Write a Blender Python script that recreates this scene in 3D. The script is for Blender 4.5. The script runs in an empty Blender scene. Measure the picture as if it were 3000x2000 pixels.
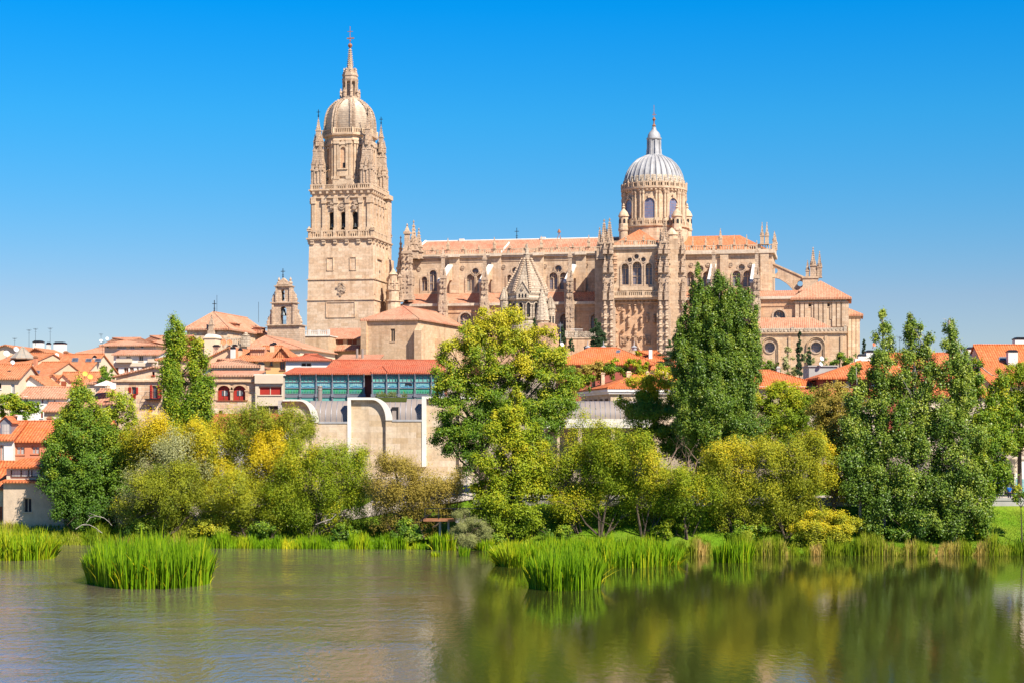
import bpy, math, random
import numpy as np
from mathutils.geometry import tessellate_polygon
from mathutils import Vector
R = math.radians
scene = bpy.context.scene
col = scene.collection
# ---------------------------------------------------------------- camera, sky, sun, exposure
F, CX, HY, CZ = 5000.0, 1500.0, 1250.0, 14.0      # focal length in photo pixels, optical axis, eye height (m)
cam = bpy.data.cameras.new('camera'); camo = bpy.data.objects.new('camera', cam); col.objects.link(camo)
cam.sensor_width = 36.0; cam.lens = 60.0; cam.shift_y = 250.0 / 3000.0
cam.clip_start = 1.0; cam.clip_end = 12000.0
camo.location = (0, 0, CZ); camo.rotation_euler = (R(90), 0, 0)
scene.camera = camo
SUN_AZ, SUN_EL = 41.0, 46.0                        # degrees right of the viewer's back, height
w = bpy.data.worlds.new('World'); scene.world = w; w.use_nodes = True
nt = w.node_tree; nt.nodes.clear()
out = nt.nodes.new('ShaderNodeOutputWorld'); bg = nt.nodes.new('ShaderNodeBackground')
sky = nt.nodes.new('ShaderNodeTexSky'); sky.sky_type = 'NISHITA'; sky.sun_disc = False
sky.sun_elevation = R(SUN_EL); sky.sun_rotation = R(180 - SUN_AZ)
sky.altitude = 800; sky.air_density = 1.0; sky.dust_density = 0.35; sky.ozone_density = 3.0
hs = nt.nodes.new('ShaderNodeHueSaturation'); hs.inputs['Saturation'].default_value = 1.35
gm = nt.nodes.new('ShaderNodeGamma'); gm.inputs['Gamma'].default_value = 1.0
nt.links.new(sky.outputs[0], gm.inputs[0]); nt.links.new(gm.outputs[0], hs.inputs['Color'])
# clear, polarised-looking autumn air: deeper blue with height, softer near the horizon
gtc = nt.nodes.new('ShaderNodeTexCoord'); gsx = nt.nodes.new('ShaderNodeSeparateXYZ'); nt.links.new(gtc.outputs['Generated'], gsx.inputs[0])
grp = nt.nodes.new('ShaderNodeValToRGB'); nt.links.new(gsx.outputs[2], grp.inputs[0]); ge = grp.color_ramp.elements
while len(ge) < 5: ge.new(0.5)
for el, (p_, c_) in zip(ge, ((0.0, (.66,.64,.76)), (.075, (.76,.72,.82)), (.177, (.30,1.02,1.15)), (.24, (.02,1.07,1.35)), (.55, (.05,.62,.92)))): el.position = p_; el.color = (*c_, 1)
gmx = nt.nodes.new('ShaderNodeMix'); gmx.data_type = 'RGBA'; gmx.blend_type = 'MULTIPLY'; gmx.inputs[0].default_value = 1.0
nt.links.new(hs.outputs[0], gmx.inputs[6]); nt.links.new(grp.outputs[0], gmx.inputs[7])
nt.links.new(gmx.outputs[2], bg.inputs[0]); nt.links.new(bg.outputs[0], out.inputs[0])
bg.inputs[1].default_value = 0.068
sl = bpy.data.lights.new('sun', 'SUN'); slo = bpy.data.objects.new('sun', sl); col.objects.link(slo)
sl.energy = 4.6; sl.angle = R(0.53); sl.color = (1.0, 0.93, 0.82)
sd = Vector((math.sin(R(SUN_AZ)) * math.cos(R(SUN_EL)), -math.cos(R(SUN_AZ)) * math.cos(R(SUN_EL)), math.sin(R(SUN_EL))))
slo.rotation_euler = sd.to_track_quat('Z', 'Y').to_euler()
slo.location = (60, -60, 120)
scene.cycles.diffuse_bounces = 2; scene.cycles.max_bounces = 8
scene.view_settings.view_transform = 'Standard'; scene.view_settings.look = 'None'
scene.view_settings.exposure = 0.9; scene.view_settings.gamma = 1.0
# ---------------------------------------------------------------- helpers
rng = np.random.default_rng(7); rnd = random.Random(5)
def W(px, py, D): return ((px - CX) / F * D, D, CZ + (HY - py) / F * D)
def tag(o, label=None, cat=None, group=None, kind=None):
    for k, v in (('label', label), ('category', cat), ('group', group), ('kind', kind)):
        if v: o[k] = v
    return o
BANK = [(-3000, 208), (0, 206), (600, 198), (1300, 196), (1700, 190), (2000, 187), (6000, 186)]
def bank_y(x):
    px = CX + x / 195.0 * F
    for (a, ya), (b, yb) in zip(BANK, BANK[1:]):
        if px <= b: return ya + (yb - ya) * max(0, (px - a)) / (b - a)
    return BANK[-1][1]
def lerp_tab(t, tab):
    for (a, za), (b, zb) in zip(tab, tab[1:]):
        if t <= b: return za + (zb - za) * max(0.0, t - a) / (b - a)
    return tab[-1][1]
def ground(x, y):
    t = y - bank_y(x)
    px = CX + x / max(y, 1) * F
    zr = lerp_tab(t, [(-6, -1.6), (-1, -0.15), (0.6, 0.3), (5, 1.2), (11.5, 4.3), (12.5, 5.3), (24, 5.5), (60, 9), (220, 26), (1000, 26), (8000, 10)])
    zl = lerp_tab(t, [(-6, -1.6), (-1, -0.15), (0.6, 0.3), (5, 0.9), (16, 2.0), (30, 5.5), (60, 9), (210, 26), (1000, 26), (8000, 10)])
    k = min(1, max(0, (px - 900) / 500.0))
    return zl + (zr - zl) * k
class MB:
    """collects polygons; build() links them as one mesh object"""
    def __init__(s): s.v = []; s.f = []
    def add(s, vs, fs):
        o = len(s.v); s.v += [tuple(p) for p in vs]; s.f += [tuple(o + i for i in f) for f in fs]; return s
    def box(s, x0, x1, y0, y1, z0, z1):
        return s.add([(x0,y0,z0),(x1,y0,z0),(x1,y1,z0),(x0,y1,z0),(x0,y0,z1),(x1,y0,z1),(x1,y1,z1),(x0,y1,z1)],
                     [(0,3,2,1),(4,5,6,7),(0,1,5,4),(1,2,6,5),(2,3,7,6),(3,0,4,7)])
    def sq(s, cx, cy, h, z0, z1, h1=None, ph=0.0, n=4):
        h1 = h if h1 is None else h1
        k = 1 / math.cos(math.pi / n)
        return s.lathe(cx, cy, [(h * k, z0), (h1 * k, z1)], n, math.pi / n + ph)
    def lathe(s, cx, cy, prof, n=16, ph=0.0, cap=True):
        vs = []; fs = []
        for r, z in prof:
            for i in range(n):
                a = ph + 2 * math.pi * i / n; vs.append((cx + max(r, .001) * math.cos(a), cy + max(r, .001) * math.sin(a), z))
        for j in range(len(prof) - 1):
            for i in range(n):
                k = (i + 1) % n; fs.append((j*n+i, j*n+k, (j+1)*n+k, (j+1)*n+i))
        if cap: fs += [tuple(range(n))[::-1], tuple((len(prof)-1)*n+i for i in range(n))]
        return s.add(vs, fs)
    def tube(s, pts, rads, n=6):
        vs = []; fs = []
        P = [Vector(p) for p in pts]
        for i, p in enumerate(P):
            d = (P[min(i+1, len(P)-1)] - P[max(i-1, 0)]); d = d.normalized() if d.length > 1e-6 else Vector((0,0,1))
            a = d.cross(Vector((0.31, 0.94, 0.1))).normalized(); b = d.cross(a)
            for k in range(n):
                t = 2 * math.pi * k / n; vs.append(p + rads[i] * (a * math.cos(t) + b * math.sin(t)))
        for j in range(len(P) - 1):
            for i in range(n):
                k = (i + 1) % n; fs.append((j*n+i, j*n+k, (j+1)*n+k, (j+1)*n+i))
        fs += [tuple(range(n))[::-1], tuple((len(P)-1)*n+i for i in range(n))]
        return s.add(vs, fs)
    # frames: fr = (x, y, dx, dy): points along (dx,dy); outward is (dy,-dx)
    @staticmethod
    def fp(fr, a, z, w): return (fr[0] + fr[2]*a + fr[3]*w, fr[1] + fr[3]*a - fr[2]*w, z)
    def fbox(s, fr, a0, a1, z0, z1, w0, w1):
        p = lambda a, z, w: s.fp(fr, a, z, w)
        return s.add([p(a0,z0,w1),p(a1,z0,w1),p(a1,z0,w0),p(a0,z0,w0),p(a0,z1,w1),p(a1,z1,w1),p(a1,z1,w0),p(a0,z1,w0)],
                     [(0,3,2,1),(4,5,6,7),(0,1,5,4),(1,2,6,5),(2,3,7,6),(3,0,4,7)])
    def slab(s, fr, poly, w0, w1, holes=()):
        """polygon in (a,z), between outward offsets w0 (back) and w1 (front), with holes"""
        loops = [poly] + list(holes)
        tri = tessellate_polygon([[Vector((a, z, 0)) for a, z in l] for l in loops])
        flat = [p for l in loops for p in l]; n = len(flat)
        vs = [s.fp(fr, a, z, w1) for a, z in flat] + [s.fp(fr, a, z, w0) for a, z in flat]
        fs = [tuple(t) for t in tri] + [tuple(i + n for i in t)[::-1] for t in tri]
        o = 0
        for l in loops:
            m = len(l)
            for i in range(m):
                k = (i + 1) % m; fs.append((o+i, o+k, n+o+k, n+o+i))
            o += m
        return s.add(vs, fs)
    def thick(s, polys, t=0.22):
        for p in polys:
            n = len(p); q = [(x, y, z - t) for x, y, z in p]
            s.add(list(p) + q, [tuple(range(n)), tuple(range(n, 2*n))[::-1]] + [(i, n+i, n+(i+1) % n, (i+1) % n) for i in range(n)])
        return s
    def build(s, name, m, parent=None, smooth=None):
        me = bpy.data.meshes.new(name); me.from_pydata(s.v, [], s.f); me.update()
        me.materials.append(m)
        nl = len(me.loops); np_ = len(me.polygons)
        nor = np.empty(np_*3); me.polygons.foreach_get('normal', nor); nor = nor.reshape(-1, 3)
        tot = np.empty(np_, dtype=np.int32); me.polygons.foreach_get('loop_total', tot)
        vi = np.empty(nl, dtype=np.int32); me.loops.foreach_get('vertex_index', vi)
        co = np.array(s.v, dtype=float).reshape(-1, 3)[vi]; nn = np.repeat(nor, tot, axis=0)
        ua = np.stack([-nn[:,1], nn[:,0], np.zeros(nl)], 1); l = np.linalg.norm(ua, axis=1)
        flat = l < 0.02; ua[flat] = (1, 0, 0); l[flat] = 1; ua /= l[:,None]
        va = np.cross(nn, ua); neg = va[:,2] < 0; va[neg] *= -1
        va[flat] = (0, 1, 0)
        uv = np.stack([(co*ua).sum(1), (co*va).sum(1)], 1)
        me.uv_layers.new(name='UVMap').data.foreach_set('uv', uv.astype(np.float32).ravel())
        if smooth is not None:
            me.polygons.foreach_set('use_smooth', [True]*np_); me.set_sharp_from_angle(angle=R(smooth))
        o = bpy.data.objects.new(name, me); col.objects.link(o)
        if parent is not None: o.parent = parent
        return o
class Thing:
    def __init__(s, name, label, cat, ox, oy, oz, yaw=0.0, group=None):
        s.e = bpy.data.objects.new(name, None); col.objects.link(s.e); s.e.empty_display_size = 0.5
        s.e.location = (ox, oy, oz); s.e.rotation_euler = (0, 0, R(yaw))
        tag(s.e, label, cat, group)
        s.o = (ox, oy, oz); s.c = math.cos(R(yaw)); s.s = math.sin(R(yaw))
    def at(s, px, py, v=0.0):
        """photo pixel on the local plane y=v -> local (u, z)"""
        k = (px - CX) / F; ox, oy, oz = s.o
        u = (k * (oy + v * s.c) - ox + v * s.s) / (s.c - k * s.s)
        y = oy + u * s.s + v * s.c
        return u, CZ + (HY - py) / F * y - oz
    def u(s, px, v=0.0): return s.at(px, HY, v)[0]
    def z(s, py, px, v=0.0): return s.at(px, py, v)[1]
    def part(s, name, mb, m, parent=None, smooth=None, label=None):
        o = mb.build(name, m, parent or s.e, smooth)
        if label: o['label'] = label
        return o
def arch(x0, x1, z0, z1, pointed=False, n=10):
    """round-headed opening outline in (a,z)"""
    r = (x1 - x0) / 2; cx = (x0 + x1) / 2
    if pointed: return [(x0, z0), (x1, z0)] + [(cx + r*math.cos(t)*1.0, z1 - 1.25*r + 1.25*r*math.sin(t)**0.9) for t in [math.pi*i/n for i in range(n+1)]]
    return [(x0, z0), (x1, z0)] + [(cx + r*math.cos(math.pi*i/n), z1 - r + r*math.sin(math.pi*i/n)) for i in range(n+1)]
def rect(x0, x1, z0, z1): return [(x0, z0), (x1, z0), (x1, z1), (x0, z1)]
def disc(cx, cz, r, n=16): return [(cx + r*math.cos(2*math.pi*i/n), cz + r*math.sin(2*math.pi*i/n)) for i in range(n)]
def inset(poly, k):
    cx = sum(p[0] for p in poly)/len(poly); cz = sum(p[1] for p in poly)/len(poly)
    return [(cx+(a-cx)*k, cz+(z-cz)*k) for a, z in poly]
# ---------------------------------------------------------------- materials
def newmat(name):
    m = bpy.data.materials.new(name); m.use_nodes = True
    t = m.node_tree; t.nodes.clear()
    o = t.nodes.new('ShaderNodeOutputMaterial'); b = t.nodes.new('ShaderNodeBsdfPrincipled')
    t.links.new(b.outputs[0], o.inputs[0]); return m, t, b
def nd(t, kind, **kw):
    n = t.nodes.new('ShaderNode' + kind)
    for k, v in kw.items():
        if k in n.inputs: n.inputs[k].default_value = v
        else: setattr(n, k, v)
    return n
def c4(c): return (c[0], c[1], c[2], 1.0)
def mixc(t, fac, a, b, mode='MIX'):
    n = t.nodes.new('ShaderNodeMix'); n.data_type = 'RGBA'; n.blend_type = mode
    for s, v in ((n.inputs[0], fac), (n.inputs[6], a), (n.inputs[7], b)):
        if hasattr(v, 'is_linked'): t.links.new(v, s)
        elif isinstance(v, (tuple, list)): s.default_value = c4(v)
        else: s.default_value = v
    return n.outputs[2]
def ramp(t, src, stops):
    n = t.nodes.new('ShaderNodeValToRGB'); e = n.color_ramp.elements
    while len(e) < len(stops): e.new(0.5)
    for el, (p, c) in zip(e, stops): el.position = p; el.color = c4(c)
    if src is not None: t.links.new(src, n.inputs[0])
    return n.outputs[0]
def noise(t, vec, scale, detail=4.0, rough=0.6):
    n = nd(t, 'TexNoise', Scale=scale, Detail=detail, Roughness=rough); t.links.new(vec, n.inputs['Vector']); return n.outputs[0]
def stone(name, c1, c2, mortar, bw=1.5, bh=0.6, stain=(0.32,0.27,0.22), stain_amt=0.45, bump=0.35, mort=0.02, bias=0.0, nscale=0.11, streak=0.6):
    m, t, b = newmat(name); tc = nd(t, 'TexCoord')
    br = nd(t, 'TexBrick', Scale=1.0); br.inputs['Brick Width'].default_value = bw; br.inputs['Row Height'].default_value = bh
    br.inputs['Mortar Size'].default_value = mort; br.inputs['Mortar Smooth'].default_value = 0.3; br.inputs['Bias'].default_value = bias
    br.inputs['Color1'].default_value = c4(c1); br.inputs['Color2'].default_value = c4(c2); br.inputs['Mortar'].default_value = c4(mortar)
    t.links.new(tc.outputs['UV'], br.inputs['Vector'])
    big = noise(t, tc.outputs['Object'], nscale, 6, 0.65); fine = noise(t, tc.outputs['Object'], 1.7, 5, 0.7)
    r1 = ramp(t, big, [(0.46, (0,0,0)), (0.72, (stain_amt,)*3)])
    c = mixc(t, r1, br.outputs[0], stain)
    r2 = ramp(t, fine, [(0.25, (0.72,0.72,0.72)), (0.75, (1.18,1.16,1.12))])
    c = mixc(t, 1.0, c, r2, 'MULTIPLY')
    ms = nd(t, 'Mapping'); ms.inputs['Scale'].default_value = (0.7, 0.7, 0.06); t.links.new(tc.outputs['Object'], ms.inputs[0])
    sk = noise(t, ms.outputs[0], 1.0, 5, 0.7); c = mixc(t, ramp(t, sk, [(0.50, (0,0,0)), (0.72, (streak,)*3)]), c, mixc(t, 1.0, c, (0.52,0.46,0.42), 'MULTIPLY'))
    t.links.new(c, b.inputs['Base Color'])
    b.inputs['Roughness'].default_value = 0.9; b.inputs['Specular IOR Level'].default_value = 0.15
    bp = nd(t, 'Bump', Strength=bump, Distance=0.12)
    h = mixc(t, 0.5, fine, br.outputs['Fac'], 'SUBTRACT'); t.links.new(h, bp.inputs['Height']); t.links.new(bp.outputs[0], b.inputs['Normal'])
    return m
def tiles(name, c1, c2, lich, rib=0.55, row=0.9, lich_amt=0.5, bump=0.8, dark=(0.36,0.11,0.05)):
    m, t, b = newmat(name); tc = nd(t, 'TexCoord')
    br = nd(t, 'TexBrick', Scale=1.0, offset=0.0); br.inputs['Brick Width'].default_value = rib; br.inputs['Row Height'].default_value = row
    br.inputs['Mortar Size'].default_value = 0.055; br.inputs['Mortar Smooth'].default_value = 0.9
    br.inputs['Color1'].default_value = c4(c1); br.inputs['Color2'].default_value = c4(c2); br.inputs['Mortar'].default_value = c4(dark)
    t.links.new(tc.outputs['UV'], br.inputs['Vector'])
    big = noise(t, tc.outputs['Object'], 0.16, 6, 0.7); fine = noise(t, tc.outputs['Object'], 2.6, 4, 0.7)
    c = mixc(t, ramp(t, big, [(0.42, (0,0,0)), (0.68, (lich_amt,)*3)]), br.outputs[0], lich)
    c = mixc(t, 1.0, c, ramp(t, fine, [(0.28, (0.62,0.62,0.62)), (0.72, (1.22,1.2,1.15))]), 'MULTIPLY')
    t.links.new(c, b.inputs['Base Color']); b.inputs['Roughness'].default_value = 0.85; b.inputs['Specular IOR Level'].default_value = 0.2
    wv = nd(t, 'TexWave', Scale=0.314/rib, Distortion=0.35); wv.bands_direction = 'X'; t.links.new(tc.outputs['UV'], wv.inputs['Vector'])
    bp = nd(t, 'Bump', Strength=bump, Distance=0.15); t.links.new(wv.outputs[1], bp.inputs['Height']); t.links.new(bp.outputs[0], b.inputs['Normal'])
    return m
def plain(name, c, rough=0.8, var=0.25, scale=0.6, metal=0.0, spec=0.3, bump=0.1, dirt=None):
    m, t, b = newmat(name); tc = nd(t, 'TexCoord')
    n1 = noise(t, tc.outputs['Object'], scale, 6, 0.65)
    r = ramp(t, n1, [(0.25, (1-var,)*3), (0.75, (1+var*0.4,)*3)])
    cc = mixc(t, 1.0, c, r, 'MULTIPLY')
    if dirt:
        n2 = noise(t, tc.outputs['Object'], scale*0.4, 5, 0.7); cc = mixc(t, ramp(t, n2, [(0.5, (0,0,0)), (0.75, (0.6,)*3)]), cc, dirt)
    t.links.new(cc, b.inputs['Base Color']); b.inputs['Roughness'].default_value = rough; b.inputs['Metallic'].default_value = metal
    b.inputs['Specular IOR Level'].default_value = spec
    if bump:
        bp = nd(t, 'Bump', Strength=bump, Distance=0.05); n3 = noise(t, tc.outputs['Object'], 4.0, 5, 0.7)
        t.links.new(n3, bp.inputs['Height']); t.links.new(bp.outputs[0], b.inputs['Normal'])
    return m
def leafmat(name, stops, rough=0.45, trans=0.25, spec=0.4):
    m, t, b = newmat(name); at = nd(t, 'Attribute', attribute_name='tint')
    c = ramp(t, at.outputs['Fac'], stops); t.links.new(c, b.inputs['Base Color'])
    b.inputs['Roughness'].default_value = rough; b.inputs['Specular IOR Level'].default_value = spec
    tr = nd(t, 'BsdfTranslucent'); t.links.new(mixc(t, 1.0, c, (1.25,1.3,0.7), 'MULTIPLY'), tr.inputs[0])
    mx = nd(t, 'MixShader'); mx.inputs[0].default_value = trans
    o = [n for n in t.nodes if n.type == 'OUTPUT_MATERIAL'][0]
    t.links.new(b.outputs[0], mx.inputs[1]); t.links.new(tr.outputs[0], mx.inputs[2]); t.links.new(mx.outputs[0], o.inputs[0])
    return m
def glassmat(name, c1, c2, bw=0.5, bh=0.5, lead=(0.03,0.03,0.04), rough=0.15, mort=0.04, spec=0.6, nmix=0.0, c3=None):
    m, t, b = newmat(name); tc = nd(t, 'TexCoord')
    br = nd(t, 'TexBrick', Scale=1.0, offset=0.0); br.inputs['Brick Width'].default_value = bw; br.inputs['Row Height'].default_value = bh
    br.inputs['Mortar Size'].default_value = mort; br.inputs['Mortar Smooth'].default_value = 0.2
    br.inputs['Color1'].default_value = c4(c1); br.inputs['Color2'].default_value = c4(c2); br.inputs['Mortar'].default_value = c4(lead)
    t.links.new(tc.outputs['UV'], br.inputs['Vector']); c = br.outputs[0]
    if c3: c = mixc(t, ramp(t, noise(t, tc.outputs['UV'], nmix, 3, 0.6), [(0.42, (0,0,0)), (0.58, (0.85,)*3)]), c, c3)
    t.links.new(c, b.inputs['Base Color']); b.inputs['Roughness'].default_value = rough; b.inputs['Specular IOR Level'].default_value = spec
    return m
M = {}
M['sand'] = stone('golden_sandstone', (0.62,0.425,0.27), (0.77,0.58,0.41), (0.56,0.385,0.25), 1.9, 0.8, (0.58,0.36,0.22), 0.55)
M['sand_weathered'] = stone('weathered_sandstone', (0.59,0.41,0.265), (0.70,0.53,0.37), (0.48,0.335,0.22), 1.6, 0.7, (0.47,0.335,0.24), 0.75)
M['sand_pink'] = stone('pink_sandstone', (0.58,0.34,0.20), (0.66,0.42,0.26), (0.48,0.28,0.17), 1.6, 0.7, (0.58,0.42,0.28), 0.6)
M['carved'] = stone('carved_sandstone', (0.54,0.385,0.265), (0.66,0.50,0.365), (0.38,0.265,0.18), 0.7, 0.5, (0.40,0.29,0.215), 0.8, bump=0.8, nscale=0.35)
M['carved_pink'] = stone('carved_pink_stone', (0.52,0.31,0.19), (0.62,0.40,0.26), (0.42,0.25,0.15), 0.7, 0.5, (0.42,0.29,0.20), 0.7, bump=0.8, nscale=0.35)
M['grey_stone'] = stone('grey_weathered_stone', (0.54,0.435,0.325), (0.66,0.55,0.42), (0.30,0.22,0.16), 0.9, 0.55, (0.36,0.29,0.225), 0.7, bump=0.6, mort=0.05)
M['white_stone'] = plain('pale_limestone_coping', (0.74,0.69,0.61), 0.8, 0.2)
M['pale_sand'] = stone('pale_sandstone_moulding', (0.66,0.53,0.40), (0.72,0.60,0.47), (0.55,0.43,0.32), 2.2, 0.9, (0.45,0.35,0.27), 0.7)
M['rubble'] = stone('rubble_masonry', (0.60,0.38,0.22), (0.76,0.60,0.43), (0.70,0.56,0.41), 1.2, 0.6, (0.55,0.29,0.16), 0.6, mort=0.06, bump=0.5, nscale=0.5)
M['museum'] = stone('museum_sandstone', (0.50,0.365,0.225), (0.64,0.525,0.40), (0.52,0.41,0.30), 2.2, 0.8, (0.58,0.41,0.24), 0.5, mort=0.012, bump=0.15, nscale=0.25)
M['chapel'] = stone('chapel_stone', (0.60,0.41,0.25), (0.69,0.50,0.33), (0.54,0.38,0.23), 1.4, 0.6, (0.52,0.29,0.17), 0.5, nscale=0.2)
M['tile_old'] = tiles('old_roof_tiles', (0.53,0.195,0.11), (0.62,0.30,0.19), (0.49,0.35,0.23), 0.5, 1.2, 0.7, 0.5, (0.30,0.13,0.08))
M['tile'] = tiles('orange_roof_tiles', (0.62,0.185,0.07), (0.69,0.285,0.125), (0.54,0.28,0.16), 0.36, 0.55, 0.6, 0.6)
M['tile_bright'] = tiles('bright_orange_tiles', (0.64,0.155,0.045), (0.71,0.225,0.08), (0.58,0.24,0.13), 0.40, 0.6, 0.6, 0.6, (0.42,0.085,0.025))
M['tile_red'] = tiles('red_roof_tiles', (0.53,0.115,0.05), (0.62,0.185,0.09), (0.50,0.20,0.12), 0.30, 0.45, 0.6, 0.45, (0.34,0.06,0.03))
M['tile_pale'] = tiles('pale_roof_tiles', (0.58,0.225,0.12), (0.66,0.33,0.20), (0.54,0.37,0.25), 0.40, 0.7, 0.7, 0.5, (0.40,0.19,0.12))
M['white'] = plain('white_plaster', (0.80,0.75,0.68), 0.85, 0.12, 0.4, dirt=(0.62,0.55,0.47))
M['cream'] = plain('cream_plaster', (0.76,0.58,0.40), 0.85, 0.12, 0.4, dirt=(0.66,0.48,0.33))
M['ochre'] = plain('ochre_plaster', (0.70,0.42,0.17), 0.85, 0.12, 0.4)
M['salmon'] = plain('salmon_plaster', (0.62,0.24,0.13), 0.85, 0.14, 0.4)
M['peach'] = plain('peach_plaster', (0.76,0.50,0.32), 0.85, 0.12, 0.4)
M['darkred'] = plain('dark_red_plaster', (0.36,0.09,0.06), 0.8, 0.2)
M['beige'] = plain('beige_render', (0.66,0.53,0.39), 0.85, 0.12, 0.5)
M['stucco'] = plain('rough_stucco', (0.62,0.47,0.33), 0.9, 0.3, 0.9, bump=0.5, dirt=(0.45,0.33,0.24))
M['concrete'] = plain('grey_concrete', (0.46,0.43,0.39), 0.85, 0.25, 0.5, dirt=(0.3,0.28,0.25))
M['dark'] = plain('dark_opening', (0.018,0.016,0.018), 0.6, 0.2)
M['shadow_wood'] = plain('dark_timber', (0.07,0.035,0.022), 0.7, 0.3)
M['redwood'] = plain('red_shutter_paint', (0.42,0.035,0.022), 0.5, 0.25)
M['brownwood'] = plain('brown_shutter', (0.30,0.085,0.04), 0.6, 0.3)
M['glass'] = glassmat('window_glass', (0.05,0.06,0.08), (0.10,0.12,0.15), 0.9, 1.1, (0.10,0.07,0.06), 0.1, 0.05)
M['church_glass'] = glassmat('leaded_glass', (0.10,0.11,0.15), (0.16,0.16,0.20), 0.55, 0.75, (0.30,0.20,0.15), 0.25, 0.05)
M['pale_glass'] = glassmat('pale_leaded_glass', (0.30,0.27,0.22), (0.38,0.33,0.26), 0.9, 0.9, (0.42,0.31,0.22), 0.3, 0.06)
M['drum_glass'] = glassmat('blue_leaded_glass', (0.12,0.15,0.25), (0.17,0.19,0.29), 0.55, 0.75, (0.28,0.15,0.14), 0.2, 0.05)
M['curtain'] = glassmat('curtained_glass', (0.50,0.47,0.43), (0.36,0.33,0.31), 0.35, 3.0, (0.3,0.27,0.25), 0.15, 0.03)
M['sg_top'] = glassmat('green_stained_glass', (0.08,0.36,0.25), (0.14,0.46,0.36), 0.42, 0.42, (0.24,0.27,0.27), 0.25, 0.035, 0.3, 0.9, (0.15,0.40,0.38))
M['sg_mid'] = glassmat('blue_stained_glass', (0.24,0.43,0.44), (0.30,0.48,0.48), 0.3, 0.5, (0.10,0.24,0.30), 0.25, 0.03, 0.3, 0.9, (0.14,0.36,0.36))
M['sg_arc'] = plain('blue_glass_border', (0.10,0.30,0.44), 0.2, 0.3, 2.0)
M['sg_low'] = glassmat('bright_green_glass', (0.035,0.36,0.13), (0.06,0.44,0.20), 0.35, 2.0, (0.05,0.18,0.11), 0.25, 0.03, 0.3, 1.4, (0.06,0.32,0.27))
M['iron'] = plain('grey_painted_iron', (0.24,0.24,0.27), 0.45, 0.15, metal=0.2)
M['black_metal'] = plain('black_metal', (0.025,0.025,0.03), 0.4, 0.2, metal=0.5)
M['zinc'] = plain('brown_zinc_sheet', (0.30,0.245,0.21), 0.45, 0.15, 0.3, metal=0.0, spec=0.4, bump=0.02)
M['rust'] = plain('rusty_steel', (0.35,0.15,0.07), 0.8, 0.4, 2.0)
M['lead'] = plain('pale_lead_sheet', (0.42,0.41,0.41), 0.5, 0.4, 0.5, metal=0.05, spec=0.4, dirt=(0.25,0.22,0.20))
M['bronze'] = plain('bell_bronze', (0.10,0.11,0.11), 0.45, 0.3, 1.5, metal=0.7)
M['dish'] = plain('white_dish', (0.82,0.82,0.82), 0.4, 0.05)
M['dish_yellow'] = plain('yellow_dish', (0.72,0.50,0.08), 0.5, 0.1)
M['dish_orange'] = plain('orange_dish', (0.80,0.22,0.09), 0.5, 0.1)
M['bark'] = plain('bark', (0.12,0.085,0.06), 0.95, 0.5, 2.0, bump=0.5)
M['bark_pale'] = plain('pale_bark', (0.42,0.36,0.30), 0.9, 0.4, 2.0, bump=0.4)
M['dead'] = plain('dead_wood', (0.36,0.24,0.17), 0.95, 0.3, 2.0)
M['skin'] = plain('skin', (0.5,0.3,0.22), 0.6, 0.1); M['blue_cloth'] = plain('blue_shirt_cloth', (0.02,0.18,0.62), 0.85, 0.15, 3.0)
M['dark_cloth'] = plain('dark_trouser_cloth', (0.015,0.018,0.035), 0.85, 0.2); M['hair'] = plain('grey_hair', (0.10,0.09,0.08), 0.8, 0.2)
# ---------------------------------------------------------------- setting: ground and water
def grid_sheet(name, xs, ys, zf, m):
    mb = MB(); nx = len(xs)
    mb.v = [(x, y, zf(x, y)) for y in ys for x in xs]
    mb.f = [(j*nx+i, j*nx+i+1, (j+1)*nx+i+1, (j+1)*nx+i) for j in range(len(ys)-1) for i in range(nx-1)]
    o = mb.build(name, m, smooth=60); tag(o, kind='structure'); return o
m, t, b = newmat('ground_grass'); tc = nd(t, 'TexCoord')
n1 = noise(t, tc.outputs['Object'], 0.25, 6, 0.7); n2 = noise(t, tc.outputs['Object'], 3.0, 6, 0.8)
c = mixc(t, ramp(t, n1, [(0.4, (0,0,0)), (0.7, (0.7,)*3)]), (0.12,0.235,0.010), (0.25,0.27,0.03))
c = mixc(t, 1.0, c, ramp(t, n2, [(0.3, (0.55,0.55,0.55)), (0.7, (1.3,1.3,1.2))]), 'MULTIPLY')
gs = nd(t, 'SeparateXYZ'); t.links.new(tc.outputs['Object'], gs.inputs[0]); gm_ = nd(t, 'MapRange'); gm_.inputs['From Min'].default_value = 221.0; gm_.inputs['From Max'].default_value = 227.0; gm_.clamp = True; t.links.new(gs.outputs[1], gm_.inputs[0])
c = mixc(t, gm_.outputs[0], c, mixc(t, ramp(t, n2, [(0.3, (0,0,0)), (0.7, (1,1,1))]), (0.25,0.19,0.13), (0.36,0.29,0.22)))   # trodden town ground up the hill
t.links.new(c, b.inputs['Base Color']); b.inputs['Roughness'].default_value = 0.95; b.inputs['Specular IOR Level'].default_value = 0.1
bp = nd(t, 'Bump', Strength=0.8, Distance=0.15); t.links.new(n2, bp.inputs['Height']); t.links.new(bp.outputs[0], b.inputs['Normal'])
M['ground'] = m
xs = [-4000, -2000, -900, -400] + list(np.linspace(-200, 200, 81)) + [400, 900, 2000, 4000]
ys = [-600, 0, 100, 160, 178] + list(np.linspace(183, 262, 100)) + list(np.linspace(268, 460, 40)) + [520, 700, 1200, 3000, 8000]
grid_sheet('ground', xs, ys, ground, M['ground'])
m, t, b = newmat('river_water'); tc = nd(t, 'TexCoord')
b.inputs['Base Color'].default_value = (0.044, 0.042, 0.010, 1); b.inputs['Roughness'].default_value = 0.0; b.inputs['IOR'].default_value = 1.85
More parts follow.
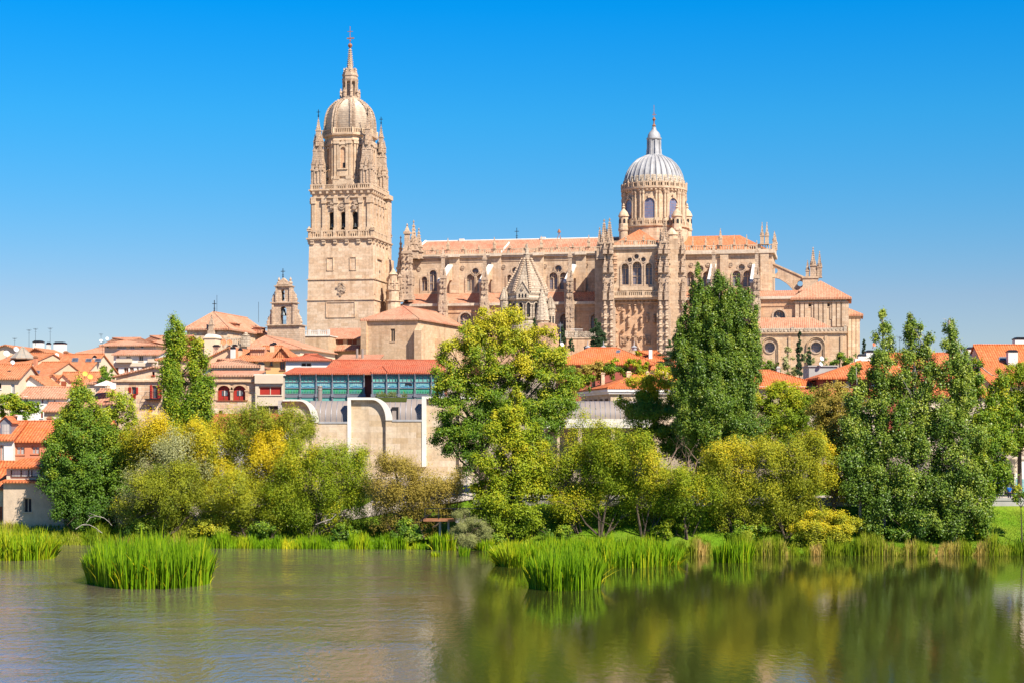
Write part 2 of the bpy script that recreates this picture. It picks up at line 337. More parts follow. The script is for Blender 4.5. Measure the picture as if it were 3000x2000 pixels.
mp = nd(t, 'Mapping'); mp.inputs['Scale'].default_value = (1.0, 0.8, 1); t.links.new(tc.outputs['Object'], mp.inputs[0])
wv1 = noise(t, mp.outputs[0], 1.1, 3, 0.55); wv2 = noise(t, mp.outputs[0], 4.5, 3, 0.6)
mp2 = nd(t, 'Mapping'); mp2.inputs['Scale'].default_value = (0.035, 0.085, 1); t.links.new(tc.outputs['Object'], mp2.inputs[0])
zone = noise(t, mp2.outputs[0], 1.0, 4, 0.6)
# breeze: a rippled stretch of open water to the left, calm water under the trees on the right
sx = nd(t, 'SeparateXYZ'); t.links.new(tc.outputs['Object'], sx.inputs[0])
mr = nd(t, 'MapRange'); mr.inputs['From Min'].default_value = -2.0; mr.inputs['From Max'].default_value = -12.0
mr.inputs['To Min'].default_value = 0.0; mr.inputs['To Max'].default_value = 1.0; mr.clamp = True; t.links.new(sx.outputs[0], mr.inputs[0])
zr = ramp(t, zone, [(0.42, (0.08,)*3), (0.60, (1,1,1))])
ad = nd(t, 'Math', operation='MULTIPLY'); t.links.new(mr.outputs[0], ad.inputs[0]); t.links.new(zr, ad.inputs[1])
am = nd(t, 'Math', operation='MULTIPLY_ADD'); t.links.new(ad.outputs[0], am.inputs[0]); am.inputs[1].default_value = 7.0
am2 = nd(t, 'Math', operation='MULTIPLY_ADD'); t.links.new(mr.outputs[0], am2.inputs[0]); am2.inputs[1].default_value = 2.6; am2.inputs[2].default_value = 1.1; t.links.new(am2.outputs[0], am.inputs[2])
hh = nd(t, 'Math', operation='MULTIPLY_ADD'); t.links.new(wv2, hh.inputs[0]); hh.inputs[1].default_value = 0.45; t.links.new(wv1, hh.inputs[2])
h1 = nd(t, 'Math', operation='MULTIPLY'); t.links.new(hh.outputs[0], h1.inputs[0]); t.links.new(am.outputs[0], h1.inputs[1])
mp3 = nd(t, 'Mapping'); mp3.inputs['Scale'].default_value = (2.0, 0.62, 1); t.links.new(tc.outputs['Object'], mp3.inputs[0])
wv3 = noise(t, mp3.outputs[0], 1.0, 2, 0.5); lz = nd(t, 'Math', operation='MULTIPLY_ADD'); t.links.new(mr.outputs[0], lz.inputs[0]); lz.inputs[1].default_value = 0.32; lz.inputs[2].default_value = 0.10
lz2 = nd(t, 'Math', operation='MULTIPLY_ADD'); t.links.new(ad.outputs[0], lz2.inputs[0]); lz2.inputs[1].default_value = 0.7; t.links.new(lz.outputs[0], lz2.inputs[2])
l3 = nd(t, 'Math', operation='MULTIPLY'); t.links.new(wv3, l3.inputs[0]); t.links.new(lz2.outputs[0], l3.inputs[1])
t.links.new(mixc(t, mr.outputs[0], (0.036,0.040,0.008), (0.135,0.105,0.070)), b.inputs['Base Color'])      # murky green body colour; paler tan on the left paints in bright reflections
h2 = nd(t, 'Math', operation='MULTIPLY_ADD'); t.links.new(l3.outputs[0], h2.inputs[0]); h2.inputs[1].default_value = 13.0; t.links.new(h1.outputs[0], h2.inputs[2])
bp = nd(t, 'Bump', Strength=1.0, Distance=0.0065); t.links.new(h2.outputs[0], bp.inputs['Height']); t.links.new(bp.outputs[0], b.inputs['Normal'])
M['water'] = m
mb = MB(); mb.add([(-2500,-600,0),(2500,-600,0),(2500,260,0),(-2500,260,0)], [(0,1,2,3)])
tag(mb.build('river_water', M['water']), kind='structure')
# ---------------------------------------------------------------- masonry builders
def pinnacle(mb, cx, cy, z0, z1, w, ph=0.0, crock=5):
    H = z1 - z0; h = w/2
    mb.sq(cx, cy, h, z0, z0+.40*H, ph=ph); mb.sq(cx, cy, h*1.22, z0+.37*H, z0+.41*H, ph=ph)
    mb.sq(cx, cy, h*1.15, z0, z0+.04*H, ph=ph)
    for i in range(4):
        a = ph + math.pi/2*i
        mb.sq(cx+math.cos(a)*h*.9, cy+math.sin(a)*h*.9, h*.30, z0+.40*H, z0+.56*H, .02, ph)
    mb.sq(cx, cy, h*.80, z0+.41*H, z0+.96*H, .05, ph)
    for k in range(crock):
        f = .46 + .46*k/crock; r = h*.80*(1-(f-.41)/.55)
        for i in range(4):
            a = ph + math.pi/4 + math.pi/2*i
            mb.sq(cx+math.cos(a)*(r*1.25+.05), cy+math.sin(a)*(r*1.25+.05), h*.17, z0+f*H, z0+(f+.035)*H, ph=ph)
    mb.lathe(cx, cy, [(.04, z0+.93*H), (h*.38, z0+.955*H), (.05, z0+.975*H), (h*.2, z0+.985*H), (.02, z0+H)], 6)
def pier(mb, cx, cy, zb, zt, w):
    """tall gothic buttress pier: stepped shaft, corner pinnacles, long slim spire"""
    H = zt - zb
    mb.sq(cx, cy, w*.62, zb, zb+.06*H); mb.sq(cx, cy, w*.5, zb, zb+.36*H)
    for i in range(4):
        a = math.pi/4 + math.pi/2*i; q = w*.42
        pinnacle(mb, cx+math.cos(a)*q*1.3, cy+math.sin(a)*q*1.3, zb+.20*H, zb+.46*H, w*.34, crock=3)
        pinnacle(mb, cx+math.cos(a)*q*.95, cy+math.sin(a)*q*.95, zb+.48*H, zb+.72*H, w*.30, crock=3)
    mb.sq(cx, cy, w*.46, zb+.36*H, zb+.40*H, w*.38)
    mb.sq(cx, cy, w*.36, zb+.36*H, zb+.64*H); mb.sq(cx, cy, w*.46, zb+.60*H, zb+.63*H)
    mb.sq(cx, cy, w*.22, zb+.63*H, zb+.88*H); mb.sq(cx, cy, w*.30, zb+.86*H, zb+.89*H)
    mb.sq(cx, cy, w*.22, zb+.89*H, zb+.98*H, .03)
    for f in (.10,.16,.24,.31,.42,.50,.56): 
        for s in (-1, 1): mb.box(cx+s*w*.2-.14, cx+s*w*.2+.14, cy-w*.60, cy-w*.3, zb+f*H, zb+(f+.022)*H)
    mb.lathe(cx, cy, [(.05, zb+.965*H), (w*.13, zb+.975*H), (.05, zb+.985*H), (w*.08, zb+.99*H), (.01, zt)], 6)
def balustrade(mb, fr, a0, a1, z0, z1, post=4.0, step=0.62):
    h = z1 - z0
    mb.fbox(fr, a0, a1, z0, z0+.14*h, -.34, .05); mb.fbox(fr, a0, a1, z1-.16*h, z1, -.32, .03)
    L = a1 - a0; n = max(1, round(L/post))
    for i in range(n+1):
        a = a0 + L*i/n; mb.fbox(fr, a-.32, a+.32, z0+.003, z1+.10*h, -.42, .12)
    k = max(1, int(L/step))
    for i in range(k):
        a = a0 + L*(i+.5)/k; mb.fbox(fr, a-.12, a+.12, z0+.13*h, z1-.15*h, -.26, -.02)
def metal_cross(mb, cx, cy, z0, z1, w):
    mb.box(cx-.07, cx+.07, cy-.07, cy+.07, z0, z1); H = z1 - z0
    mb.box(cx-w, cx+w, cy-.06, cy+.06, z0+.68*H, z0+.68*H+.14); mb.box(cx-w*.5, cx+w*.5, cy-.06, cy+.06, z0+.3*H, z0+.3*H+.12)
    mb.lathe(cx, cy, [(.05, z0+.1*H), (.25, z0+.16*H), (.05, z0+.22*H)], 8)
def wreath(mb, fr, a, z, r, w=0.12):
    mb.slab(fr, disc(a, z, r), .02, w+.1, [disc(a, z, r*.74)[::-1]]); mb.slab(fr, disc(a, z, r*.5, 10), .02, w+.18)
def voluted(mb, fr, a, z, wd, h):
    for k in range(7):
        aa = a + rnd.uniform(-.35, .35)*wd; zz = z + h*(k+.5)/7
        mb.fbox(fr, aa-wd*rnd.uniform(.15,.3), aa+wd*rnd.uniform(.15,.3), zz-h*.07, zz+h*.07, .03, rnd.uniform(.25,.6))
def church_window(T, fr, poly, depth, glass, mull=1, rose=True, surround=.45, stone='carved'):
    """leaded pane set back in its opening, with a stone tracery sub-part"""
    xs = [p[0] for p in poly]; zs = [p[1] for p in poly]; x0, x1, z0, z1 = min(xs), max(xs), min(zs), max(zs)
    g = MB(); g.slab(fr, inset(poly, 1.04), -depth-.06, -depth); pane = T.part('window', g, M[glass])
    tr = MB(); wd = x1 - x0; hs = z1 - wd*.62
    for i in range(mull):
        a = x0 + wd*(i+1)/(mull+1); tr.fbox(fr, a-.12, a+.12, z0, hs + wd*.15, -depth+.01, -depth+.3)
    nb = max(1, int((hs-z0)/2.2))
    for i in range(1, nb+1): tr.fbox(fr, x0, x1, z0+(hs-z0)*i/nb-.07, z0+(hs-z0)*i/nb+.07, -depth+.012, -depth+.2)
    if rose:
        cz_ = z1 - wd*.36; r = wd*.30; tr.slab(fr, disc((x0+x1)/2, cz_, r, 14), -depth+.015, -depth+.28, [disc((x0+x1)/2, cz_, r*.78, 14)[::-1]])
        tr.fbox(fr, (x0+x1)/2-.08, (x0+x1)/2+.08, cz_-r, cz_+r, -depth+.02, -depth+.24); tr.fbox(fr, (x0+x1)/2-r, (x0+x1)/2+r, cz_-.08, cz_+.08, -depth+.022, -depth+.22)
    o = tr.build('tracery', M[stone], pane)
    if surround:
        s = MB(); s.slab(fr, inset(poly, 1+2*surround/wd), .0, .22, [inset(poly, 1.01)[::-1]]); s.build('surround', M[stone], pane)
    return pane
# ---------------------------------------------------------------- the cathedral
YAW = -11.0
C = Thing('cathedral', 'huge golden sandstone cathedral on the hill with a tall domed bell tower and long nave', 'cathedral', W(899, 0, 455)[0], 455.0, 27.0, YAW)
FR = (0, 0, 1, 0)
def fr_front(v): return (0, v, 1, 0)
TC, TV, HB = 9.25, 9.25, 9.25
zt = lambda py, v=0: C.z(py, 997, v)
def sides(h):   # four frames of a square of half size h round the tower axis: front, right, back, left
    return [(TC-h, TV-h, 1, 0), (TC+h, TV-h, 0, 1), (TC+h, TV+h, -1, 0), (TC-h, TV+h, 0, -1)]
mb = MB()
mb.sq(TC, TV, 9.25, -3, zt(878), 9.2); mb.sq(TC, TV, 9.12, zt(878), zt(818), 9.05); mb.sq(TC, TV, 8.95, zt(818), zt(703), 8.75)
mb.sq(TC, TV, 9.45, zt(880), zt(877)); mb.sq(TC, TV, 9.3, zt(819.5), zt(816.5)); mb.sq(TC, TV, 9.45, zt(1000), zt(990))
for h, (x0, x1, y0, y1) in ((8.9, (956,976,753,793)), (8.9, (1023,1043,753,793)), (9.22, (955,1041,884,931))):
    f = sides(h)[0]; a0 = C.u(x0) - (TC-h); a1 = C.u(x1) - (TC-h); q = .22 if y0 > 800 else .16
    for b0, b1, c0, c1 in ((a0, a1, zt(y1), zt(y1)+q), (a0, a1, zt(y0)-q, zt(y0)), (a0, a0+q, zt(y1), zt(y0)), (a1-q, a1, zt(y1), zt(y0))):
        mb.fbox(f, b0, b1, c0, c1, -.2, .16)
f = sides(8.9)[1]
for zz, aa in ((905,1.0),(1025,1.0),(1120,1.0)): mb.fbox(f, .4, 1.4, zt(500+zz/2.85)-.25, zt(500+zz/2.85)+.25, .0, .4)
mb.fbox(f, 12.5, 18.0, -3, zt(748), -.3, .9); mb.fbox(f, 4.3, 8.6, zt(748)-.8, zt(748), -.3, .35)
C.part('tower_shaft', mb, M['sand'])
f = sides(8.9)[1]
for px, py in ((6.3,792),(7.4,832),(6.6,857),(6.6,895)): mb = MB(); mb.fbox(f, px, px+.7, zt(py)-.35, zt(py)+.35, .02, .06); C.part('slit_window', mb, M['dark'])
mb = MB(); f = sides(9.06)[0]; a = C.u(999) - (TC-9.06)
for k in range(46):
    th = rnd.uniform(0, 6.28); rr = math.sqrt(rnd.random()); aa = a + rr*math.cos(th)*1.15; zz = zt(847) + rr*math.sin(th)*1.7
    mb.fbox(f, aa-.2, aa+.2, zz-.22, zz+.22, -.05, rnd.uniform(.12, .42))
C.part('coat_of_arms', mb, M['carved'])
mb = MB()                                                            # lower cornice with brackets, and its balustrade
mb.sq(TC, TV, 8.95, zt(707), zt(703)); mb.sq(TC, TV, 9.15, zt(703), zt(699.5), 9.35); mb.sq(TC, TV, 9.45, zt(699.5), zt(695.5))
for fr in sides(8.75):
    for i in range(6): a = .4 + i*3.2; mb.fbox(fr, a, a+1.0, zt(714), zt(706), -.1, .4); mb.fbox(fr, a, a+1.0, zt(706), zt(703.2), -.1, .6)
C.part('lower_cornice', mb, M['sand_weathered'])
mb = MB()
for fr in sides(8.95): balustrade(mb, fr, .35, 17.55, zt(695.5), zt(675), 3.4)
for s in (0, 1, 2, 3):
    fr = sides(8.95)[s]; pinnacle(mb, *MB.fp(fr, .2, 0, -.2)[:2], zt(676), zt(660), 1.0, crock=2)
C.part('lower_balustrade', mb, M['sand_weathered'])
# belfry stage with three arched openings
h = 8.15; zb, z1 = zt(695), zt(566); mb = MB(); ops = []
f0 = sides(h)[0]
for x0, x1 in ((964,980),(998,1014),(1031.5,1048)):
    ops.append(arch(C.u(x0, 1.1)-(TC-h), C.u(x1, 1.1)-(TC-h), zt(672), zt(619)))
mb.slab(f0, rect(0, 2*h, zb, z1), -1.3, 0, [o[::-1] for o in ops])
mb.box(TC-h, TC+h, TV-h+1.31, TV+h-.01, zb, z1)
for fi, fr in enumerate(sides(h)):
    for a in (.0, 3.3, 6.55, 9.75, 13.0, 2*h-1.0):
        if fi == 0 and a in (3.3, 6.55, 9.75): a -= .4
        mb.fbox(fr, a, a+1.0, zb+1.0, z1-2.2, -.1, .38); mb.fbox(fr, a-.15, a+1.15, z1-2.6, z1-1.2, -.1, .62); mb.fbox(fr, a-.15, a+1.15, zb, zb+2.6, -.1, .58)
    mb.fbox(fr, -.2, 2*h+.2, z1-1.15, z1-.8, -.1, .45)
    if fi: 
        for a in (4.75, 8.0, 11.2):
            q = arch(a-.9, a+.9, zt(672), zt(619)); mb.slab(fr, inset(q, 1.3), .0, .3, [q[::-1]])
mb.fbox(sides(h)[1], 13.6, 17.2, zb-9, z1, -.4, 1.0)
C.part('belfry_stage', mb, M['sand_weathered'])
for o in ops:
    g = MB(); g.slab(f0, inset(o, 1.02), -1.29, -1.2); p = C.part('belfry_opening', g, M['dark'])
    xs_ = [q[0] for q in o]; q = MB(); q.fbox(f0, min(xs_), max(xs_), zt(660), zt(657.5), -1.15, -.95); q.lathe(*MB.fp(f0, (min(xs_)+max(xs_))/2, 0, -.7)[:2], [(.1,zt(652)),(.35,zt(654)),(.45,zt(661)),(.7,zt(665)),(.68,zt(665.5))], 12); q.build('bell', M['bronze'], p)
for fr, a, r in ((f0, C.u(1002, 1)-(TC-h), 1.0), (sides(h)[1], 8.0, .95)): mb = MB(); wreath(mb, fr, a, zt(602), r, .2); C.part('medallion', mb, M['carved'])
for fr, a in ((f0, C.u(970, 1)-(TC-h)), (f0, C.u(1037, 1)-(TC-h)), (sides(h)[1], 4.75), (sides(h)[1], 11.2)): mb = MB(); voluted(mb, fr, a, zt(614), 2.1, 2.5); C.part('belfry_carving', mb, M['carved'])
mb = MB(); mb.sq(TC, TV, 8.3, zt(567), zt(560), 8.5); mb.sq(TC, TV, 8.6, zt(560), zt(556.5), 8.8); mb.sq(TC, TV, 8.9, zt(556.5), zt(553))
for fr in sides(8.6):
    for i in range(9): a = .7 + i*1.9; mb.fbox(fr, a, a+.6, zt(566), zt(557), -.5, .15)
mb.fbox(sides(8.75)[1], 13.0, 17.6, zt(566), zt(553), -.4, .9)
for px in (0.3, 6, 12.2): mb.fbox(sides(8.8)[0], px, px+.3, zt(556), zt(555), .0, 1.5)
C.part('upper_cornice', mb, M['sand_weathered'])
mb = MB()
for fr in sides(8.5): balustrade(mb, fr, .35, 16.65, zt(553), zt(539), 3.0, .55)
C.part('upper_balustrade', mb, M['sand_weathered'])
# octagon, dome, lantern
zo = lambda py: C.z(py, 1025, TV)
OCT = math.pi/8
mb = MB(); RO = 6.9
mb.lathe(TC, TV, [(RO+.5, zo(555)), (RO+.5, zo(536)), (RO, zo(534)), (RO, zo(425)), (RO+.35, zo(423)), (RO+.3, zo(419)), (RO-.1, zo(416)), (RO, zo(410)), (RO+.7, zo(407)), (RO+.75, zo(402.5)), (RO+.2, zo(402))], 8, OCT)
ap = RO*math.cos(OCT); sw = RO*math.sin(OCT)
for i in range(8):
    th = -math.pi/2 + i*math.pi/4; fr = (TC + ap*math.cos(th) - sw*(-math.sin(th)), TV + ap*math.sin(th) - sw*math.cos(th), -math.sin(th), math.cos(th))
    for a in (.15, .95, 2*sw-1.75, 2*sw-.95):
        mb.fbox(fr, a, a+.6, zo(536), zo(432), -.2, .38); mb.fbox(fr, a-.12, a+.72, zo(433), zo(424), -.2, .6); mb.fbox(fr, a-.1, a+.7, zo(536), zo(526), -.2, .55)
    q = arch(sw-.72, sw+.72, zo(505), zo(443)); mb.slab(fr, inset(q, 1.45), .0, .42, [q[::-1]])
    mb.fbox(fr, sw-1.35, sw+1.35, zo(508), zo(505), -.1, .7); mb.slab(fr, [(sw-1.3, zo(436)), (sw+1.3, zo(436)), (sw+.3, zo(424)), (sw-.3, zo(424))], .0, .5)
C.part('octagon_stage', mb, M['sand_weathered'])
for i in (0, 1, 7):
    th = -math.pi/2 + i*math.pi/4; fr = (TC + ap*math.cos(th) + sw*math.sin(th), TV + ap*math.sin(th) - sw*math.cos(th), -math.sin(th), math.cos(th))
    g = MB(); g.slab(fr, arch(sw-.72, sw+.72, zo(505), zo(443)), .01, .05); p = C.part('niche', g, M['sand_pink'])
    q = MB(); q.slab(fr, rect(sw-.1, sw+.55, zo(502), zo(488)), .06, .10); q.build('niche_opening', M['dark'], p)
mb = MB()
for i in range(8):
    th = -math.pi/2 + i*math.pi/4; r2 = RO+.45; a2 = r2*math.cos(OCT); s2 = r2*math.sin(OCT)
    fr = (TC + a2*math.cos(th) + s2*math.sin(th), TV + a2*math.sin(th) - s2*math.cos(th), -math.sin(th), math.cos(th)); balustrade(mb, fr, 0, 2*s2, zo(402), zo(387), 5.4, .5)
C.part('dome_balustrade', mb, M['sand_weathered'])
prof_px = [(400,6.8),(381,6.75),(365,6.7),(350,6.5),(336,6.15),(326,5.75),(318,5.2),(310,4.5),(303,3.75),(298,3.0)]
mb = MB(); prof = []
def dome_r(py): return lerp_tab(-py, [(-p, r) for p, r in prof_px])
n = 15
for i in range(n+1):
    py = 395 + (297-395)*i/n; r = dome_r(py)
    if i: prof.append((r+.24, zo(py)-.02))
    prof.append((r-.08, zo(py)+.02))
mb.lathe(TC, TV, prof, 8, OCT)
C.part('dome', mb, M['pale_sand'])
for i in range(8):
    mb = MB(); th = OCT + i*math.pi/4
    for k in range(22):
        py = 392 + (299-392)*k/21; r = dome_r(py)+.1
        for s in (-.42, .42): mb.sq(TC+r*math.cos(th)-s*math.sin(th), TV+r*math.sin(th)+s*math.cos(th), .3, zo(py), zo(py)+.45, .16)
    C.part('dome_rib', mb, M['carved'])
mb = MB()
mb.lathe(TC, TV, [(3.3, zo(299)), (2.9, zo(295)), (2.85, zo(290)), (2.6, zo(289.5)), (2.6, zo(286)), (2.2, zo(285.5)), (1.15, zo(285)), (1.15, zo(242)), (2.0, zo(241.5)), (2.2, zo(237)), (2.25, zo(233)), (2.05, zo(232)), (2.05, zo(226)), (2.2, zo(225)), (2.15, zo(219)), (1.95, zo(218.6)), (2.0, zo(214)), (1.6, zo(213.6)), (1.65, zo(208)), (1.2, zo(207.6)), (1.2, zo(203)), (.75, zo(202)), (.8, zo(196)), (.7, zo(195)), (.22, zo(142)), (.1, zo(141))], 8, OCT)
for i in range(8):
    th = OCT + i*math.pi/4; c_, s_ = math.cos(th), math.sin(th)
    mb.lathe(TC+1.85*c_, TV+1.85*s_, [(.34, zo(286)), (.28, zo(283)), (.26, zo(246)), (.38, zo(243)), (.38, zo(241))], 8)
    mb.sq(TC+2.55*c_, TV+2.55*s_, .26, zo(287), zo(262), .12, th); mb.sq(TC+2.5*c_, TV+2.5*s_, .34, zo(274), zo(268), .2, th)
    for k in range(9):
        py = 193 - 5.6*k; r = .74 - .5*(195-py)/53; mb.sq(TC+(r+.1)*c_, TV+(r+.1)*s_, .12, zo(py), zo(py)+.2, .06, th)
    for py in (225, 213, 207): mb.sq(TC+1.95*c_*(1 if py > 214 else .84), TV+1.95*s_*(1 if py > 214 else .84), .22, zo(py), zo(py)+.55, .08, th)
C.part('lantern', mb, M['carved'], smooth=30)
mb = MB(); mb.lathe(TC, TV, [(.05, zo(143)), (.45, zo(139)), (.62, zo(134)), (.45, zo(129.5)), (.05, zo(127))], 12)
metal_cross(mb, TC, TV, zo(128), zo(78), .75); mb.box(TC-.9, TC+1.1, TV-.03, TV+.03, zo(115), zo(111))
C.part('weathervane', mb, M['rust'], smooth=40)
for q, (sx_, sy_) in enumerate(((-1,-1),(1,-1),(1,1),(-1,1))):
    mb = MB(); cx, cy = TC+sx_*6.8, TV+sy_*6.8; Z = lambda py: C.z(py, 938, 2.2)
    w_ = 1.55
    mb.sq(cx, cy, w_, Z(548), Z(541), w_); mb.sq(cx, cy, w_*.94, Z(541), Z(500)); mb.sq(cx, cy, w_*1.1, Z(502), Z(498))
    for k in range(4):
        for a in (-1.1, -.2, .7): mb.fbox([(cx-w_*.94, cy-w_*.94, 1, 0), (cx+w_*.94, cy-w_*.94, 0, 1), (cx+w_*.94, cy+w_*.94, -1, 0), (cx-w_*.94, cy+w_*.94, 0, -1)][k], a+1.75, a+2.1, Z(540), Z(500), -.1, .22)
    for i in range(4):
        a = math.pi/4 + i*math.pi/2
        pinnacle(mb, cx+math.cos(a)*1.55, cy+math.sin(a)*1.55, Z(502), Z(455), .9); pinnacle(mb, cx+math.cos(a)*1.1, cy+math.sin(a)*1.1, Z(462), Z(415), .85)
        a += math.pi/4
        pinnacle(mb, cx+math.cos(a)*1.4, cy+math.sin(a)*1.4, Z(505), Z(470), .75); pinnacle(mb, cx+math.cos(a)*.95, cy+math.sin(a)*.95, Z(430), Z(392), .75)
    mb.sq(cx, cy, 1.35, Z(500), Z(440), 1.15); mb.sq(cx, cy, .9, Z(440), Z(405), .7); pinnacle(mb, cx, cy, Z(408), Z(344), 1.15)
    o = C.part('corner_pinnacle', mb, M['carved'])
    mb = MB(); metal_cross(mb, cx, cy, Z(346), Z(321), .5); mb.build('iron_cross', M['black_metal'], o)
# nave --------------------------------------------------------------------------------
VC, VR, VA, VT = 22.0, 31.0, 10.0, 5.0              # clerestory, ridge, aisle and transept planes
zc = lambda py, px=1500: C.z(py, px, VC)
uc = lambda px: C.u(px, VC)
za = lambda py, px=1500: C.z(py, px, VA)
ua = lambda px: C.u(px, VA)
zE = zc(752); zEn = zc(858); zR = C.z(703, 1500, VR)
u0, u1, u2 = uc(1203), uc(1830), uc(2272)
wins = [((1235.5,1252,811,853),0), ((1258,1280,792,853),0), ((1367,1391,804,853),1), ((1397,1418,804,853),1), ((1486,1500,806,853),1), ((1609,1634,799,848),2), ((1640,1663,799,848),2)]
hol = [arch(uc(a), uc(b_), zc(d,a), zc(c_,a), True) for (a,b_,c_,d),k in wins]
ocu = [disc(uc(1393), zc(794), .95), disc(uc(1636), zc(790), .95), disc(uc(1510), zc(794), .95)]
mb = MB(); mb.slab(fr_front(VC), rect(u0, u1, zEn-14, zE), -.9, 0, [p[::-1] for p in hol+ocu])
mb.box(u0, u1, VC+.95, 2*VR-VC, zEn-14, zE-.02)
for px in (1330, 1452, 1577, 1700):                                # wall buttresses above the flyers
    mb.box(uc(px)-1.1, uc(px)+1.6, VC-.7, VC+.1, zEn, zE+.3)
mb.fbox(fr_front(VC), u0, u1, zc(766), zc(764), -.1, .14); mb.fbox(fr_front(VC), u0, u1, zEn-.6, zEn+.1, -.1, .5)
C.part('nave_wall', mb, M['sand_weathered'])
for (p, k) in zip(hol, [k for _, k in wins]): church_window(C, fr_front(VC), p, .7, ('church_glass','pale_glass','church_glass')[k], 1, k > 0)
for p in ocu: church_window(C, fr_front(VC), p, .7, 'church_glass', 1, False)
for px in (1228, 1356, 1476, 1597, 1718): mb = MB(); wreath(mb, fr_front(VC), uc(px), zc(783 if px < 1300 else 782), .62); C.part('medallion', mb, M['carved'])
mb = MB(); mb.fbox(fr_front(VC), u0-.4, u1, zE-.2, zE+.35, -.9, .55); mb.fbox(fr_front(VC), u0-.4, u1, zE+.35, zE+.8, -.9, .9)
for px in (1330, 1452, 1577, 1700): mb.box(uc(px)-1.3, uc(px)+1.8, VC-1.7, VC, zE+.01, zE+.83)
C.part('nave_cornice', mb, M['pale_sand'])
zB = zE+.8; mb = MB(); balustrade(mb, fr_front(VC-.4), u0-.2, u1, zB, zB+1.35, 3.9, .6)
for i in range(14):
    a = u0 + 2 + (u1-u0-3)*i/13; big = i % 3 == 2
    pinnacle(mb, a, VC-.5, zB+1.35, zB+(4.6 if big else 2.6), .75 if big else .5, crock=2)
C.part('nave_balustrade', mb, M['sand_weathered'])
def hiproof(pl, t=.3): mb = MB(); mb.thick(pl, t); return mb
ur0, ur1 = C.u(1248, VR), C.u(1830, VR)
mb = hiproof([[(u0-.2,VC+.6,zB+.1),(u1+4,VC+.6,zB+.1),(ur1+4,VR,zR),(ur0,VR,zR)], [(u0-.2,2*VR-VC-.6,zB+.1),(u0-.2,VC+.6,zB+.1),(ur0,VR,zR)], [(u1+4,2*VR-VC-.6,zB+.1),(u0-.2,2*VR-VC-.6,zB+.1),(ur0,VR,zR),(ur1+4,VR,zR)]])
C.part('nave_roof', mb, M['tile_old'])
mb = MB(); mb.tube([(u0-.2,VC+.6,zB+.2),(ur0,VR,zR+.1)], [.4,.4], 4); mb.tube([(ur0,VR,zR),(ur1,VR,zR)], [.22,.22], 6)
mb.tube([(uc(1466),VC+.7,zB+.25),(uc(1468)+.9,VR-2,zR-1.05)], [.32,.32], 4)
for px in (1353, 1591): mb.box(C.u(px,VR)-.7, C.u(px,VR)+.7, VR-.5, VR+.5, zR-.2, zR+.55)
C.part('roof_coping', mb, M['white_stone'])
mb = MB(); q = C.u(1514, VR); metal_cross(mb, q, VR, zR, C.z(668,1514,VR), .6); mb.box(q-.05,q+.05,VR-.05,VR+.05,zR,C.z(645,1514,VR)*.5+zR*.5)
C.part('iron_cross', mb, M['black_metal'])
mb = MB(); q = C.u(1638, VR)
for s in (-.6, .6): mb.tube([(q+s,VR-.3,zR-.3),(q,VR,zR+1.7)], [.07,.07], 4); mb.tube([(q+s,VR+.3,zR-.3),(q,VR,zR+1.7)], [.07,.07], 4)
mb.lathe(q, VR, [(.5,zR+1.7),(.45,zR+2.0),(.1,zR+2.7)], 8)
C.part('lightning_detector', mb, M['rust'])
# west front pinnacles beside the tower
for px, top, bot, v, w_ in ((1174,690,850,12,1.7),(1193,655,880,10,2.3),(1212,645,760,20,1.8),(1227,668,760,22,1.7),(1171,800,885,8,1.3),(1186,760,880,14,1.6)):
    mb = MB(); a = C.u(px, v); 
    if bot > 870: pier(mb, a, v, C.z(bot,px,v), C.z(top,px,v), w_*1.25)
    else: pinnacle(mb, a, v, C.z(bot,px,v), C.z(top,px,v), w_); pinnacle(mb, a, v-.3, C.z(bot,px,v), C.z(top,px,v)*.55+C.z(bot,px,v)*.45, w_*1.5)
    C.part('pinnacle', mb, M['carved'])
mb = MB(); a = C.u(1152, 6); z_ = lambda py: C.z(py,1152,6)                 # round stair turret at the foot of the tower
mb.lathe(a, 6, [(2.0,-3),(2.0,z_(885)),(2.3,z_(884)),(2.3,z_(880)),(1.55,z_(879)),(1.55,z_(853)),(1.75,z_(852)),(1.75,z_(849)),(1.4,z_(848)),(1.4,z_(832)),(1.6,z_(831)),(1.6,z_(829)),(1.1,z_(828)),(1.0,z_(806)),(1.3,z_(805)),(.9,z_(800)),(.1,z_(786))], 12)
for i in range(6): pinnacle(mb, a+1.5*math.cos(i*1.05), 6+1.5*math.sin(i*1.05), z_(850), z_(818), .5, crock=2)
C.part('stair_turret', mb, M['sand_weathered'])
